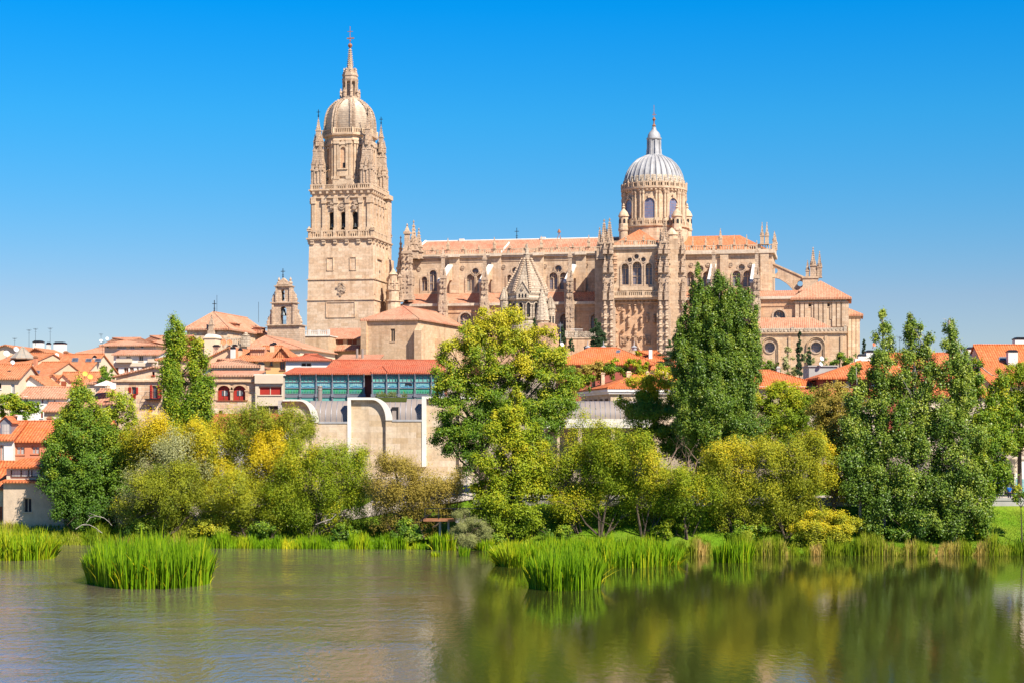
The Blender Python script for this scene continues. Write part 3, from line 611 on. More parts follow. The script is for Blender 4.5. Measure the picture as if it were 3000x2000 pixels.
# aisle with sloping roof, gutter, chapel wall
zg = za(893)
for (pa, pb, nm) in ((1178, 1790, 0), (1990, 2340, 1)):
    a0, a1 = ua(pa), ua(pb); zg_ = za(893) if nm == 0 else za(876, 2200); b0, b1 = (uc(1203), uc(1810)) if nm == 0 else (uc(1990), uc(2338))
    zt_ = zEn if nm == 0 else zc(853, 2250)
    mb = hiproof([[(a0,VA-.3,zg_+.5),(a1,VA-.3,zg_+.5),(b1,VC,zt_+.1),(b0,VC,zt_+.1)]], .3); C.part('aisle_roof', mb, M['tile_old'])
    mb = MB(); mb.fbox(fr_front(VA), a0-.3, a1, zg_-.15, zg_+.55, -.5, .7); C.part('stone_gutter', mb, M['pale_sand'])
    mb = MB(); hs_ = []
    wl = (1364,) if nm == 0 else (2283,)
    for px in wl + ((1655, 1745) if nm == 0 else ()): 
        w2 = 17 if px in wl else 14; cy_ = 937 if px in wl else 940
        hs_.append(arch(ua(px-w2), ua(px+w2), za(cy_+40, px), za(cy_-20 if nm == 0 else 909, px)))
    mb.slab(fr_front(VA), rect(a0, a1, -3, zg_-.1), -1.0, 0, [p[::-1] for p in hs_]); mb.fbox(fr_front(VA), a0, a1, zg_-2.0, zg_-1.6, -.1, .2)
    mb.box(a0, a0+.9, VA+.9, VC, -3, zg_); mb.fbox(fr_front(VA), a0, a1, zg_-.6, zg_-.16, -.1, .35)
    C.part('aisle_wall', mb, M['sand_pink'])
    for p in hs_: church_window(C, fr_front(VA), p, .8, 'church_glass', 2, True)
# buttress piers and flying buttresses
for px, top, pb in ((1298,722,960),(1420,730,960),(1545,712,960),(1670,718,985),(2091,708,985),(2217,704,985)):
    v = 8.2; a = C.u(px, v); mb = MB(); zb_ = C.z(pb, px, v)
    pier(mb, a, v, zb_, C.z(top, px, v), 1.85); mb.box(a-.8, a+1.0, v, VA+.5, zb_-6, C.z(880,px,v)); mb.sq(a, v, 1.05, -3, zb_+.1)
    C.part('buttress_pier', mb, M['carved'])
    zA, zF = C.z(820,px,9.0), zc(771, px+35); zS = C.z(858,px,12.5)
    fr = (a-.55, VA, 0, 1); mb = MB()
    arc = [(VC-VA, zEn+.2)] + [(VC-VA - 8*math.sin(t), zEn+.2 + (zA-zEn)*.3*math.sin(t*1.0) + 2.6*(1-math.cos(t))*0 - 3.0*(1-math.cos(t))) for t in [math.pi/2*i/6 for i in range(1,7)]]
    mb.slab(fr, [(-1.2, zA-.8), (VC-VA, zF-.7), (VC-VA, zEn+3.6), (8.5, zEn+3.4), (5.5, zEn+1.6), (3.0, zEn-1.5), (1.5, zEn-5.5), (-1.2, zEn-5.5)], -1.1, 0)
    o = C.part('flying_buttress', mb, M['sand'])
    mb = MB(); mb.slab(fr, [(-1.2, zA-.78), (VC-VA, zF-.68), (VC-VA, zF-.2), (-1.2, zA-.3)], -1.3, .2); mb.build('coping', M['white_stone'], o)
# transept front --------------------------------------------------------------------------
zT = lambda py, px=1865: C.z(py, px, VT); uT = lambda px: C.u(px, VT); frT = fr_front(VT)
a0, a1 = uT(1785), uT(1940); zTe = zT(728)
lan = [arch(uT(1821), uT(1842), zT(834), zT(772), True), arch(uT(1852.5), uT(1880), zT(834), zT(767), True), arch(uT(1891), uT(1910), zT(834), zT(772), True)]
oc3 = [disc(uT(1845), zT(761.5), .62), disc(uT(1865), zT(752), .62), disc(uT(1885), zT(761), .62)]
mb = MB(); mb.slab(frT, rect(a0, a1, zT(873), zTe), -1.4, 0, [p[::-1] for p in lan+oc3]); mb.box(a0, a1, VT+1.45, 2*VR-VT, zT(873), zTe-.02)
mb.fbox(frT, a0, a1, zT(737), zT(735), -.1, .15); mb.slab(frT, [(uT(1816), zT(852)), (uT(1916), zT(852)), (uT(1916), zT(839)), (uT(1816), zT(839))], -.1, .5)
C.part('transept_wall', mb, M['sand_weathered'])
for p in lan: church_window(C, frT, p, 1.1, 'church_glass', 1, True, .4)
for p in oc3: church_window(C, frT, p, .9, 'church_glass', 0, False, .3)
for px in (1802, 1926):
    mb = MB()
    for k in range(11): zz = zT(750+k*7); mb.lathe(uT(px), VT-.35, [(.5+.25*(k%2), zz-.3), (.62, zz), (.4, zz+.35)], 7)
    mb.lathe(uT(px), VT-.3, [(.3,zT(747)),(.1,zT(740))], 6); C.part('niche_statue', mb, M['carved_pink'])
mb = MB(); mb.fbox(frT, a0, a1, zTe-.3, zTe+.3, -1.2, .5); mb.fbox(frT, a0, a1, zTe+.3, zTe+.75, -1.2, .85); C.part('transept_cornice', mb, M['pale_sand'])
mb = MB(); balustrade(mb, fr_front(VT-.3), a0, a1, zTe+.75, zTe+2.0, 3.7, .5)
for px in (1834, 1886): pinnacle(mb, uT(px), VT-.3, zTe+2, zTe+3.5, .5, crock=2)
C.part('transept_balustrade', mb, M['sand_weathered'])
zP = zT(873); mb = MB()                                               # carved portal wall below the balcony
mb.fbox(frT, a0, a1, -3, zP, -1.6, -.9); mb.fbox(frT, a0, a1, zT(890), zT(886), -.95, -.5)
C.part('portal_wall', mb, M['sand_pink'])
mb = MB(); mb.fbox(frT, a0, a1, zP-.5, zP, -1.0, .45); mb.fbox(frT, a0, a1, zP, zP+.4, -1.0, .75); balustrade(mb, fr_front(VT-.6), a0+.8, a1-.8, zP+.4, zT(855), 3.6, .5)
C.part('portal_balcony', mb, M['sand_weathered'])
def statue(px, y0, y1, wd=.45):
    mb = MB(); z0, z1 = zT(y1, px), zT(y0, px); H = z1 - z0; a = uT(px); v = VT+.55
    mb.lathe(a, v, [(.1, z0-.1*H), (wd*.9, z0), (wd*.55, z0+.06*H), (wd*.75, z0+.12*H), (wd*.7, z0+.45*H), (wd*.8, z0+.68*H), (wd*.35, z0+.78*H), (wd*.42, z0+.86*H), (wd*.2, z0+.93*H)], 8)
    mb.lathe(a, v, [(wd*.3, z0+.95*H), (wd*1.0, z0+.97*H), (wd*.95, z0+1.05*H), (wd*.3, z0+1.18*H)], 7)
    C.part('portal_statue', mb, M['carved_pink'], smooth=40)
for px, y0, y1 in ((1843,894,908),(1860,894,912),(1879,892,907),(1805,920,942),(1825,910,938),(1841,928,958),(1878,928,958),(1805,970,1010),(1841,985,990),(1878,985,990),(1896,920,942),(1916,925,945),(1824,966,972)): statue(px, y0, y1)
mb = MB()
for px, r in ((1815,.75),(1905,.7)): mb = MB(); wreath(mb, (0,VT+.9,1,0), uT(px), zT(900), r); C.part('medallion', mb, M['carved_pink'])
mb = MB()
for k in range(12): mb.fbox(frT, a0+.9+k*1.05, a0+1.5+k*1.05, zT(886), zT(879), -.95, -.6)
C.part('portal_frieze', mb, M['carved_pink'])
for px, y0, y1, w_ in ((1826,984,1009,1.6),(1896,984,1009,1.4)):
    mb = MB(); f = (0,VT+.9,1,0); a = uT(px); mb.slab(f, [(a-w_*.5,zT(y1)),(a+w_*.5,zT(y1)),(a+w_*.6,zT(y0)+.3),(a,zT(y0)),(a-w_*.6,zT(y0)+.3)], 0, .3)
    for k in range(20): aa, zz = a+rnd.uniform(-.45,.45)*w_, rnd.uniform(zT(y1)+.2,zT(y0)-.2); mb.fbox(f, aa-.16, aa+.16, zz-.16, zz+.16, .28, rnd.uniform(.35,.6))
    C.part('coat_of_arms', mb, M['carved_pink'])
mb = MB(); f = (0,VT+.9,1,0); q = [(1822,1045),(1845,1032),(1856,1012),(1860,998),(1863,998),(1868,1015),(1878,1030),(1895,1045)]
mb.tube([(uT(x),VT+.6,zT(y)) for x, y in q], [.35]*len(q), 6); mb.box(uT(1857),uT(1865),VT+.3,VT+.9,zT(1000),zT(975)); mb.box(uT(1852),uT(1870),VT+.3,VT+.9,zT(988),zT(984)); mb.lathe(uT(1861),VT+.6,[(.5,zT(975)),(.3,zT(968)),(.6,zT(962)),(.1,zT(945))],7)
C.part('portal_gable', mb, M['carved_pink'])
def turret_pier(px, w_, top, base, v, n=2, spires=()):
    mb = MB(); a = C.u(px, v); zz = lambda py: C.z(py, px, v); h = w_/2
    mb.box(a-h*1.08, a+h*1.08, v-h*.2, v+4, -3, zz(900)); mb.box(a-h*.9, a+h*.9, v, v+4, zz(900), zz(790)); mb.box(a-h*.72, a+h*.72, v+.3, v+4, zz(790), zz(715))
    for k in range(n):
        aa = a + (k-(n-1)/2)*h*1.05
        for y0, y1 in ((880,815),(800,752),(745,708)): pinnacle(mb, aa, v-.25, zz(y0), zz(y1), h*.62, crock=4)
        for y0 in (1035,1010,985,960,935,905): mb.lathe(aa, v-.5, [(.1,zz(y0+3)),(h*.36,zz(y0)),(h*.28,zz(y0-7)),(h*.38,zz(y0-9)),(.1,zz(y0-14))], 7)
        mb.box(aa-h*.16, aa+h*.16, v-.6, v, -3, zz(880))
        for j in range(4): mb.box(aa-h*.36, aa+h*.36, v-.5, v+.1, zz(872-j*44)-.1, zz(872-j*44)+.1)
    mb.box(a-h*1.03, a+h*1.03, v-.12, v+4.1, zz(810), zz(808))
    for sx_, t_, ww in spires: pinnacle(mb, C.u(sx_, v+1.2), v+1.2, zz(760), zz(t_), ww, crock=8)
    C.part('transept_turret', mb, M['carved'])
turret_pier(1782, 3.1, 690, 1055, 3.2, 2, ((1770,640,1.9),(1786,637,1.9),(1757,664,1.4),(1778,668,1.2)))
turret_pier(1944, 3.1, 650, 1055, 3.2, 2, ((1947,630,1.9),(1935,668,1.4),(1956,680,1.2)))
turret_pier(1993, 2.7, 690, 1055, 7.5, 2, ((1991,668,1.6),(2000,690,1.3)))
mb = MB(); mb.box(C.u(1757,8)-1.3, C.u(1757,8)+1.0, 8, 20, -3, C.z(735,1757,8)); mb.box(C.u(1958,6), C.u(1985,6), 6, 20, -3, C.z(700,1970,6))
mb.lathe(C.u(1968,8), 8, [(1.5,C.z(720,1968,8)),(1.5,C.z(690,1968,8)),(1.75,C.z(689,1968,8)),(1.2,C.z(680,1968,8)),(1.0,C.z(678,1968,8)),(.2,C.z(668,1968,8))], 10)
C.part('stair_tower', mb, M['sand_weathered'])
for py in (740, 775, 805, 833): mb = MB(); mb.box(C.u(1961,6), C.u(1964,6), 5.97, 6.1, C.z(py+2.5,1962,6), C.z(py-2.5,1962,6)); C.part('slit_window', mb, M['dark'])
ax = C.u(1874, 14)
mb = hiproof([[(a0,VT+.8,zTe+1.0),(a1,VT+.8,zTe+1.0),(ax,14,C.z(672,1874,14))], [(a1,VT+.8,zTe+1.0),(a1,VR,zTe+1.0),(ax,VR,C.z(672,1874,14)),(ax,14,C.z(672,1874,14))], [(a0,VR,zTe+1.0),(a0,VT+.8,zTe+1.0),(ax,14,C.z(672,1874,14)),(ax,VR,C.z(672,1874,14))]])
C.part('transept_roof', mb, M['tile'])
# choir to the right ------------------------------------------------------------------------
zEc = zc(742, 2150); zNc = zc(853, 2250); b0, b1 = uc(1985), uc(2263)
hol = [arch(uc(x0), uc(x1), zc(840,x0), zc(y1,x0), True) for x0, x1, y1 in ((2013,2033,797),(2060,2078,797),(2146,2170,794),(2177,2203,794))]; oc = [disc(uc(2052), zc(788,2052), .85), disc(uc(2173), zc(784,2173), .85)]
mb = MB(); mb.slab(fr_front(VC), rect(b0, b1, zNc-10, zEc), -.9, 0, [p[::-1] for p in hol+oc]); mb.box(b0, b1-.01, VC+.95, 2*VR-VC, zNc-14, zEc-.02)
for px in (2120, 2238): mb.box(uc(px)-.9, uc(px)+1.3, VC-.7, VC+.1, zNc, zEc+.2)
mb.fbox(fr_front(VC), b0, b1, zc(758,2150), zc(756,2150), -.1, .14)
C.part('choir_wall', mb, M['sand_weathered'])
for p in hol: church_window(C, fr_front(VC), p, .7, 'church_glass', 1, True)
for p in oc: church_window(C, fr_front(VC), p, .7, 'pale_glass', 0, False, .35)
for px in (2026, 2075, 2141, 2199): mb = MB(); wreath(mb, fr_front(VC), uc(px), zc(776,px), .6); C.part('medallion', mb, M['carved'])
mb = MB(); mb.box(b0, b1+.6, VC-.9, 2*VR-VC+.9, zEc-.2, zEc+.75); C.part('choir_cornice', mb, M['pale_sand'])
mb = MB(); zB = zEc+.75; balustrade(mb, fr_front(VC-.4), b0, b1+.2, zB, zB+1.4, 3.9, .6); balustrade(mb, (b1+.3, VC-.4, 0, 1), 0, 17, zB, zB+1.4, 3.9, .6)
for px, hh_ in ((2030,2.6),(2068,2.6),(2111,4.6),(2152,2.8),(2188,2.8),(2233,6.0),(2247,6.0)): pinnacle(mb, uc(px), VC-.5, zB+1.3, zB+1.3+hh_, .95 if hh_ > 4 else .5, crock=3)
for v_ in (27, 31, 36): pinnacle(mb, b1+.3, v_, zB+1.2, zB+5.5, .9, crock=3)
C.part('choir_balustrade', mb, M['sand_weathered'])
zR2 = C.z(691, 2100, VR); rr = C.u(2168, VR)
mb = hiproof([[(b0-6,VC+.6,zB+.1),(b1-1,VC+.6,zB+.1),(rr,VR,zR2),(b0-6,VR,zR2)], [(b1-1,VC+.6,zB+.1),(b1-1,2*VR-VC-.6,zB+.1),(rr,VR,zR2)], [(b1-1,2*VR-VC-.6,zB+.1),(b0-6,2*VR-VC-.6,zB+.1),(b0-6,VR,zR2),(rr,VR,zR2)]])
C.part('choir_roof', mb, M['tile'])
v = 24.0; P = lambda px, py: C.at(px, py, v)
poly = [P(2250,765), P(2357,813), P(2362,866), P(2336,866), P(2325,845), P(2307,826), P(2285,813), P(2254,806)]
mb = MB(); mb.slab(fr_front(v), poly, -1.5, 0, [disc(*P(2269,794), .85)[::-1], disc(*P(2344,831), .75)[::-1]]); mb.slab(fr_front(v), [P(2249,768), P(2357,816), P(2357,811), P(2249,763)], -1.7, .25)
q = [P(2332,866), P(2320,846), P(2303,829), P(2283,817), P(2254,810)]
for k in range(4): mb.slab(fr_front(v), [q[k], q[k+1], (q[k+1][0]+.25,q[k+1][1]+.55), (q[k][0]+.35,q[k][1]+.45)], -1.6, .18)
C.part('flying_buttress', mb, M['sand_weathered'])
mb = MB(); mb.box(P(2352,0)[0], P(2396,0)[0], v-1.5, v+3, 0, P(2375,814)[1]); mb.box(P(2350,0)[0], P(2398,0)[0], v-1.7, v+3.2, P(2375,817)[1], P(2375,812)[1])
mb.box(P(2250,0)[0]+4.5, P(2350,0)[0], v+6, v+14, 0, P(2300,864)[1])
C.part('buttress_block', mb, M['sand_weathered'])
for px, top, w_ in ((2366,762,.95),(2382,724,1.5),(2391,775,.9),(2401,736,1.2)):
    mb = MB(); pinnacle(mb, P(px,0)[0], v, P(2375,815)[1], P(2375,top)[1], w_, crock=7); C.part('pinnacle', mb, M['carved'])
# great dome over the crossing -----------------------------------------------------------------
DU, DV = C.u(1916, VR), VR; zd = lambda py: C.z(py, 1916, VR)
k_ = C.u(1917, VR) - C.u(1916, VR)
mb = MB(); RD = 89*k_
mb.lathe(DU, DV, [(RD*1.12, zd(760)), (RD*1.12, zd(676)), (RD*1.17, zd(673)), (RD*1.17, zd(669)), (RD*1.02, zd(668)), (RD*1.02, zd(655)), (RD, zd(652)), (RD, zd(572)), (RD*1.03, zd(570)), (RD*1.05, zd(566)), (RD*1.09, zd(563)), (RD*1.09, zd(558)), (RD*.9, zd(557))], 32)
NW = 8; ph0 = -math.pi/2 - .03
for i in range(NW):
    th = ph0 + i*2*math.pi/NW
    for d in (-.30, -.21, .21, .30):
        a = th + d; mb.lathe(DU+RD*1.02*math.cos(a), DV+RD*1.02*math.sin(a), [(.42, zd(652)), (.36, zd(648)), (.33, zd(580)), (.48, zd(577)), (.5, zd(571))], 8)
        mb.sq(DU+RD*1.03*math.cos(a), DV+RD*1.03*math.sin(a), .5, zd(658), zd(649), ph=a)
    for j in range(6):
        a = th + (j-2.5)*2*math.pi/NW/6; mb.sq(DU+RD*1.04*math.cos(a), DV+RD*1.04*math.sin(a), .26, zd(569), zd(563), ph=a)
C.part('drum', mb, M['sand_weathered'], smooth=25)
for i in range(NW):
    th = ph0 + i*2*math.pi/NW
    if math.sin(th) > .35: continue
    fr = (DU+(RD*.985)*math.cos(th)+1.4*math.sin(th), DV+(RD*.985)*math.sin(th)-1.4*math.cos(th), -math.sin(th), math.cos(th)); fr = (fr[0]-.0, fr[1], fr[2], fr[3])
    p = arch(0, 2.8, zd(650), zd(592)); g = MB(); g.slab(fr, p, -.1, .22); o = C.part('drum_window', g, M['drum_glass'])
    s_ = MB(); s_.slab(fr, [(q[0], q[1]) for q in inset(p, 1.28)], -.1, .5, [inset(p, 1.0)[::-1]]); s_.fbox(fr, 1.0, 1.8, zd(592), zd(582), .3, .8); s_.build('surround', M['sand_weathered'], o)
for rr_, z0_, z1_ in ((RD*1.07, zd(558), zd(545)), (RD*1.14, zd(669), zd(657))):
    mb = MB()
    for i in range(32):
        a = 2*math.pi*i/32; a2 = 2*math.pi*(i+1)/32
        p0 = (DU+rr_*math.cos(a), DV+rr_*math.sin(a)); p1 = (DU+rr_*math.cos(a2), DV+rr_*math.sin(a2)); L = math.dist(p0, p1)
        fr = (p0[0], p0[1], (p1[0]-p0[0])/L, (p1[1]-p0[1])/L); balustrade(mb, fr, 0, L, z0_, z1_, 1.9, .45)
        if i % 4 == 0 and rr_ < RD*1.1: mb.lathe(p0[0], p0[1], [(.2,z1_),(.28,z1_+.3),(.1,z1_+.5),(.02,z1_+.8)], 6)
    C.part('drum_balustrade', mb, M['sand_weathered'])
rdm = [(553,86),(540,87),(520,84),(505,78),(490,69.5),(478,59.5),(468,48),(461,36),(458,26)]
dr = lambda py: lerp_tab(-py, [(-p, r) for p, r in rdm])*k_
mb = MB(); NR = 32; prof = [(dr(548 - 90*i/24), zd(548 - 90*i/24)) for i in range(25)]
vs = []; fs = []
for r, z in prof:
    for i in range(NR*4):
        a = 2*math.pi*i/(NR*4); rr_ = r*(1.0, .982, .975, .982)[i % 4]; vs.append((DU+rr_*math.cos(a), DV+rr_*math.sin(a), z))
n_ = NR*4
for j in range(len(prof)-1):
    for i in range(n_): fs.append((j*n_+i, j*n_+(i+1) % n_, (j+1)*n_+(i+1) % n_, (j+1)*n_+i))
mb.add(vs, fs); C.part('great_dome', mb, M['lead'], smooth=25)
for i in range(NR):
    mb = MB(); a = 2*math.pi*i/NR; mb.tube([(DU+r*1.01*math.cos(a), DV+r*1.01*math.sin(a), z) for r, z in prof[::3]], [.16]*len(prof[::3]), 5); C.part('dome_rib', mb, M['lead'])
mb = MB(); mb.lathe(DU, DV, [(dr(551)*1.02, zd(553)), (dr(545)*1.035, zd(545)), (dr(530)*1.012, zd(527)), (dr(522)*1.0, zd(523))], 32)
for i in range(32):
    a = 2*math.pi*(i+.5)/32; mb.sq(DU+dr(535)*1.02*math.cos(a), DV+dr(535)*1.02*math.sin(a), .3, zd(545), zd(533), .22, a)
C.part('dome_skirt', mb, M['grey_stone'])
mb = MB(); mb.lathe(DU, DV, [(27*k_, zd(460)), (26*k_, zd(455)), (19*k_, zd(454)), (18*k_, zd(448)), (18*k_, zd(412)), (22*k_, zd(409)), (22*k_, zd(405)), (19*k_, zd(404)), (18.5*k_, zd(398)), (15*k_, zd(390)), (9*k_, zd(384)), (6.5*k_, zd(380)), (6*k_, zd(374)), (3*k_, zd(372))], 16)
for i in range(8):
    a = math.pi/8 + i*math.pi/4; mb.sq(DU+20*k_*math.cos(a), DV+20*k_*math.sin(a), .3, zd(455), zd(437), .2, a); mb.sq(DU+18.3*k_*math.cos(a), DV+18.3*k_*math.sin(a), .26, zd(446), zd(412), ph=a)
C.part('dome_lantern', mb, M['lead'], smooth=30)
mb = MB(); mb.lathe(DU, DV, [(.25,zd(374)),(.55,zd(369)),(.2,zd(364)),(.15,zd(356)),(.5,zd(350)),(.2,zd(345)),(.12,zd(343))], 10); mb.box(DU-.06,DU+.06,DV-.06,DV+.06,zd(344),zd(308)); mb.box(DU-.5,DU+.6,DV-.05,DV+.05,zd(338),zd(336)); mb.box(DU-.3,DU+.3,DV-.04,DV+.04,zd(333),zd(331.5))
C.part('finial', mb, M['rust'], smooth=40)
for px, v in ((1827, 24), (1983, 22), (2013, 34)):
    mb = MB(); a = C.u(px, v); z_ = lambda py: C.z(py, px, v); r = 13.3*k_
    mb.lathe(a, v, [(r,z_(745)),(r,z_(680)),(r*1.18,z_(676)),(r*1.18,z_(671)),(r*1.05,z_(670)),(r*1.05,z_(657)),(r*1.0,z_(656)),(r*1.0,z_(637)),(r*1.2,z_(635)),(r*1.15,z_(632)),(r*.8,z_(622)),(r*.35,z_(615)),(r*.2,z_(612)),(r*.38,z_(608)),(r*.15,z_(604)),(r*.25,z_(601)),(.03,z_(596))], 12)
    o = C.part('crossing_turret', mb, M['sand_weathered'], smooth=30)
    g = MB()
    for i in range(6):
        th = -math.pi/2 + .3 + i*math.pi/3; f = (a+r*.98*math.cos(th)+.3*math.sin(th), v+r*.98*math.sin(th)-.3*math.cos(th), -math.sin(th), math.cos(th)); g.slab(f, arch(0,.6,z_(656),z_(643)), -.1, .06)
    g.build('turret_opening', M['dark'], o)
# ---------------------------------------------------------------- buildings round the cathedral and in the old town
def gz(px, D): return ground((px-CX)/F*D, D)
WM = {'g': 'glass', 'd': 'dark', 'r': 'redwood', 'b': 'brownwood', 'c': 'curtain', 's': 'shadow_wood', 'G': 'sg_top'}
def put_window(T, fr, poly, kind, depth=.22, frame='white', name='window'):
    g = MB(); g.slab(fr, inset(poly, 1.03), -depth-.05, -depth); p = T.part(name, g, M[WM[kind]])
    xs = [q[0] for q in poly]; zs = [q[1] for q in poly]; a0, a1, z0, z1 = min(xs), max(xs), min(zs), max(zs); wd = a1-a0
    f = MB(); q = min(.12, wd*.12)
    f.fbox(fr, a0-.1, a1+.1, z0-.16, z0, -depth, .12)
    f.fbox(fr, a0, a0+q, z0, z1-.01, -depth, -depth+.1); f.fbox(fr, a1-q, a1, z0, z1-.01, -depth, -depth+.1)
    if len(poly) == 4: f.fbox(fr, a0+q, a1-q, z1-q-.01, z1-.01, -depth, -depth+.1)
    if wd > .75: f.fbox(fr, (a0+a1)/2-q*.4, (a0+a1)/2+q*.4, z0, z1-q-.02, -depth, -depth+.08)
    f.build('frame', M[frame], p); return p
def chimney(T, px0, px1, y0, y1, v, m='white', cap='black_metal'):
    a0, a1 = T.u(px0, v), T.u(px1, v); z0, z1 = T.z(y1, px0, v), T.z(y0, px0, v); d = max(.6, (a1-a0)*.8); mb = MB()
    mb.box(a0, a1, v, v+d, z0-1.6, z1-.25); o = T.part('chimney', mb, M[m])
    c = MB(); c.box(a0-.08, a1+.08, v-.08, v+d+.08, z1-.25, z1-.08)
    for q in (.12, .5, .88): c.box(a0+(a1-a0)*q-.08, a0+(a1-a0)*q+.08, v+.05, v+d-.05, z1-.4, z1-.08)
    c.lathe((a0+a1)/2, v+d/2, [((a1-a0)*.66, z1-.08), ((a1-a0)*.5, z1+.12)], 4, math.pi/4); c.build('chimney_cap', M[cap], o); return o
def dish(T, px, py, v, r, m='dish'):
    a, z = T.at(px, py, v); mb = MB(); n = 14; d = Vector((.45,-.8,.35)).normalized(); x = d.cross(Vector((0,0,1))).normalized(); y = x.cross(d); c = Vector((a, v, z)); vs = []; 
    for k, (rr, dd) in enumerate(((.05,-.0),(.6,.06),(1,.16),(1,.13),(.6,.02),(.05,-.05))):
        for i in range(n): t_ = 2*math.pi*i/n; vs.append(c + d*dd*r*2 + (x*math.cos(t_)+y*math.sin(t_))*r*rr)
    mb.add(vs, [(j*n+i, j*n+(i+1)%n, (j+1)*n+(i+1)%n, (j+1)*n+i) for j in range(5) for i in range(n)]); mb.tube([c-d*.1, c-d*.3-Vector((0,0,r*1.6))], [.05,.06], 5); mb.tube([c, c+d*r*.9], [.03,.05], 5)
    return T.part('satellite_dish', mb, M[m])
def antenna(T, px, y0, y1, v):
    a, z0 = T.at(px, y1, v); z1 = T.z(y0, px, v); mb = MB(); mb.tube([(a,v,z0-.8),(a,v,z1)], [.035,.025], 5)
    for k, f in enumerate((.98,.94,.90,.72)): mb.box(a-.55+.1*k, a+.55-.1*k, v-.02, v+.02, z0+(z1-z0)*f-.012, z0+(z1-z0)*f+.012)
    mb.box(a-.02, a+.02, v-.6, v+.6, z0+(z1-z0)*.93, z0+(z1-z0)*.93+.04)
    return T.part('roof_antenna', mb, M['black_metal'])
def house(name, label, px0, px1, eave, ridge, D, dep, kind='ridge', wall='cream', roof='tile', yaw=0.0, wins=(), ov=.45, xa=None, hl=None, hr=None, chim=(), sky=(), cat='house', group=None, frame='white', depth=.22, thick=.2, wallz=None, gable_px=None):
    zb = gz((px0+px1)/2, D) - 1.5 if wallz is None else W(0, wallz, D)[2]
    T = Thing(name, label, cat, W(px0, 0, D)[0], D, zb, yaw, group)
    L = T.u(px1); ze = T.z(eave, (px0+px1)/2); fr = FR; h = dep/2
    vr = {'ridge': h, 'hip': h, 'gable': 0.0, 'shed': dep, 'hipd': h, 'flat': 0}[kind]
    xm = xa if xa is not None else (px0+px1)/2
    if kind == 'hipd': vr = min(L/2, dep*.45)
    ua_, zr = T.at(xm, ridge, vr) if kind != 'flat' else (L/2, ze)
    s = (zr-ze)/max(vr, .1) if kind != 'gable' else 0
    holes = []; spec = []; depth = min(depth, .33)
    for wn in wins:
        x0, x1, y0, y1, k = wn[:5]; a0, z1 = T.at(x0, y0); a1, z0 = T.at(x1, y1)
        p = arch(a0, a1, z0, z1) if len(wn) > 5 and wn[5] == 'a' else rect(a0, a1, z0, z1); holes.append(p[::-1]); spec.append((p, k))
    mb = MB()
    if kind == 'gable':
        poly = [(0,0),(L,0),(L,ze),(ua_,zr-.05),(0,ze)]; mb.slab(fr, poly, -.4, 0, holes); mb.slab(fr, poly, -dep, -.41)
    else:
        mb.slab(fr, rect(0, L, 0, ze), -.4, 0, holes)
        if kind == 'ridge': mb.slab((0,0,0,1), [(.41,0),(dep,0),(dep,ze),(h,zr-.1),(.41,ze+s*.36)], .005, L-.005)
        elif kind == 'shed': mb.slab((0,0,0,1), [(.41,0),(dep,0),(dep,zr-.1),(.41,ze+s*.36)], .005, L-.005)
        else: mb.box(.005, L-.005, .41, dep, 0, ze)
    T.part('wall', mb, M[wall])
    for p, k in spec: put_window(T, fr, p, k, depth, frame)
    zo_ = ze - s*ov + .04; zr += .04
    if kind == 'ridge': pl = [[(-ov*.5,-ov,zo_),(L+ov*.5,-ov,zo_),(L+ov*.5,h,zr),(-ov*.5,h,zr)], [(L+ov*.5,dep+ov,zo_),(-ov*.5,dep+ov,zo_),(-ov*.5,h,zr),(L+ov*.5,h,zr)]]
    elif kind == 'shed': pl = [[(-ov*.4,-ov,zo_),(L+ov*.4,-ov,zo_),(L+ov*.4,dep,zr),(-ov*.4,dep,zr)]]
    elif kind == 'gable':
        sl, sr = (zr-ze)/ua_, (zr-ze)/(L-ua_); pl = [[(-ov,-ov,ze-sl*ov),(ua_,-ov,zr),(ua_,dep,zr),(-ov,dep,ze-sl*ov)], [(ua_,-ov,zr),(L+ov,-ov,ze-sr*ov),(L+ov,dep,ze-sr*ov),(ua_,dep,zr)]]
    elif kind == 'hip':
        hl_ = h if hl is None else hl; hr_ = h if hr is None else hr; A, B = (hl_, h, zr), (L-hr_, h, zr)
        q = [(-ov,-ov,zo_),(L+ov,-ov,zo_),(L+ov,dep+ov,zo_),(-ov,dep+ov,zo_)]; pl = [[q[0],q[1],B,A],[q[1],q[2],B],[q[2],q[3],A,B],[q[3],q[0],A]]
    elif kind == 'hipd':
        A, B = (ua_, vr, zr), (ua_, dep, zr); q = [(-ov,-ov,zo_),(L+ov,-ov,zo_),(L+ov,dep+ov,zo_),(-ov,dep+ov,zo_)]; pl = [[q[0],q[1],A],[q[1],q[2],B,A],[q[2],q[3],B],[q[3],q[0],A,B]]
    else: pl = [[(-.2,-.2,ze+.2),(L+.2,-.2,ze+.2),(L+.2,dep,ze+.2),(-.2,dep,ze+.2)]]
    mb = MB(); mb.thick(pl, thick); ro = T.part('roof', mb, M[roof])
    if kind in ('ridge','hip','hipd'):
        c = MB(); ends = [(-ov*.5,h,zr),(L+ov*.5,h,zr)] if kind == 'ridge' else [pl[0][3], pl[0][2]] if kind == 'hip' else [pl[0][2], pl[1][2]]
        c.tube(ends, [.16,.16], 5)
        if kind == 'hip': c.tube([pl[0][0], pl[0][3]], [.14,.14], 5); c.tube([pl[0][1], pl[0][2]], [.14,.14], 5)
        if kind == 'hipd': c.tube([pl[0][0], pl[0][2]], [.14,.14], 5); c.tube([pl[0][1], pl[0][2]], [.14,.14], 5)
        c.build('ridge_tiles', M[roof], ro)
    T.L, T.ze, T.slope = L, ze, s
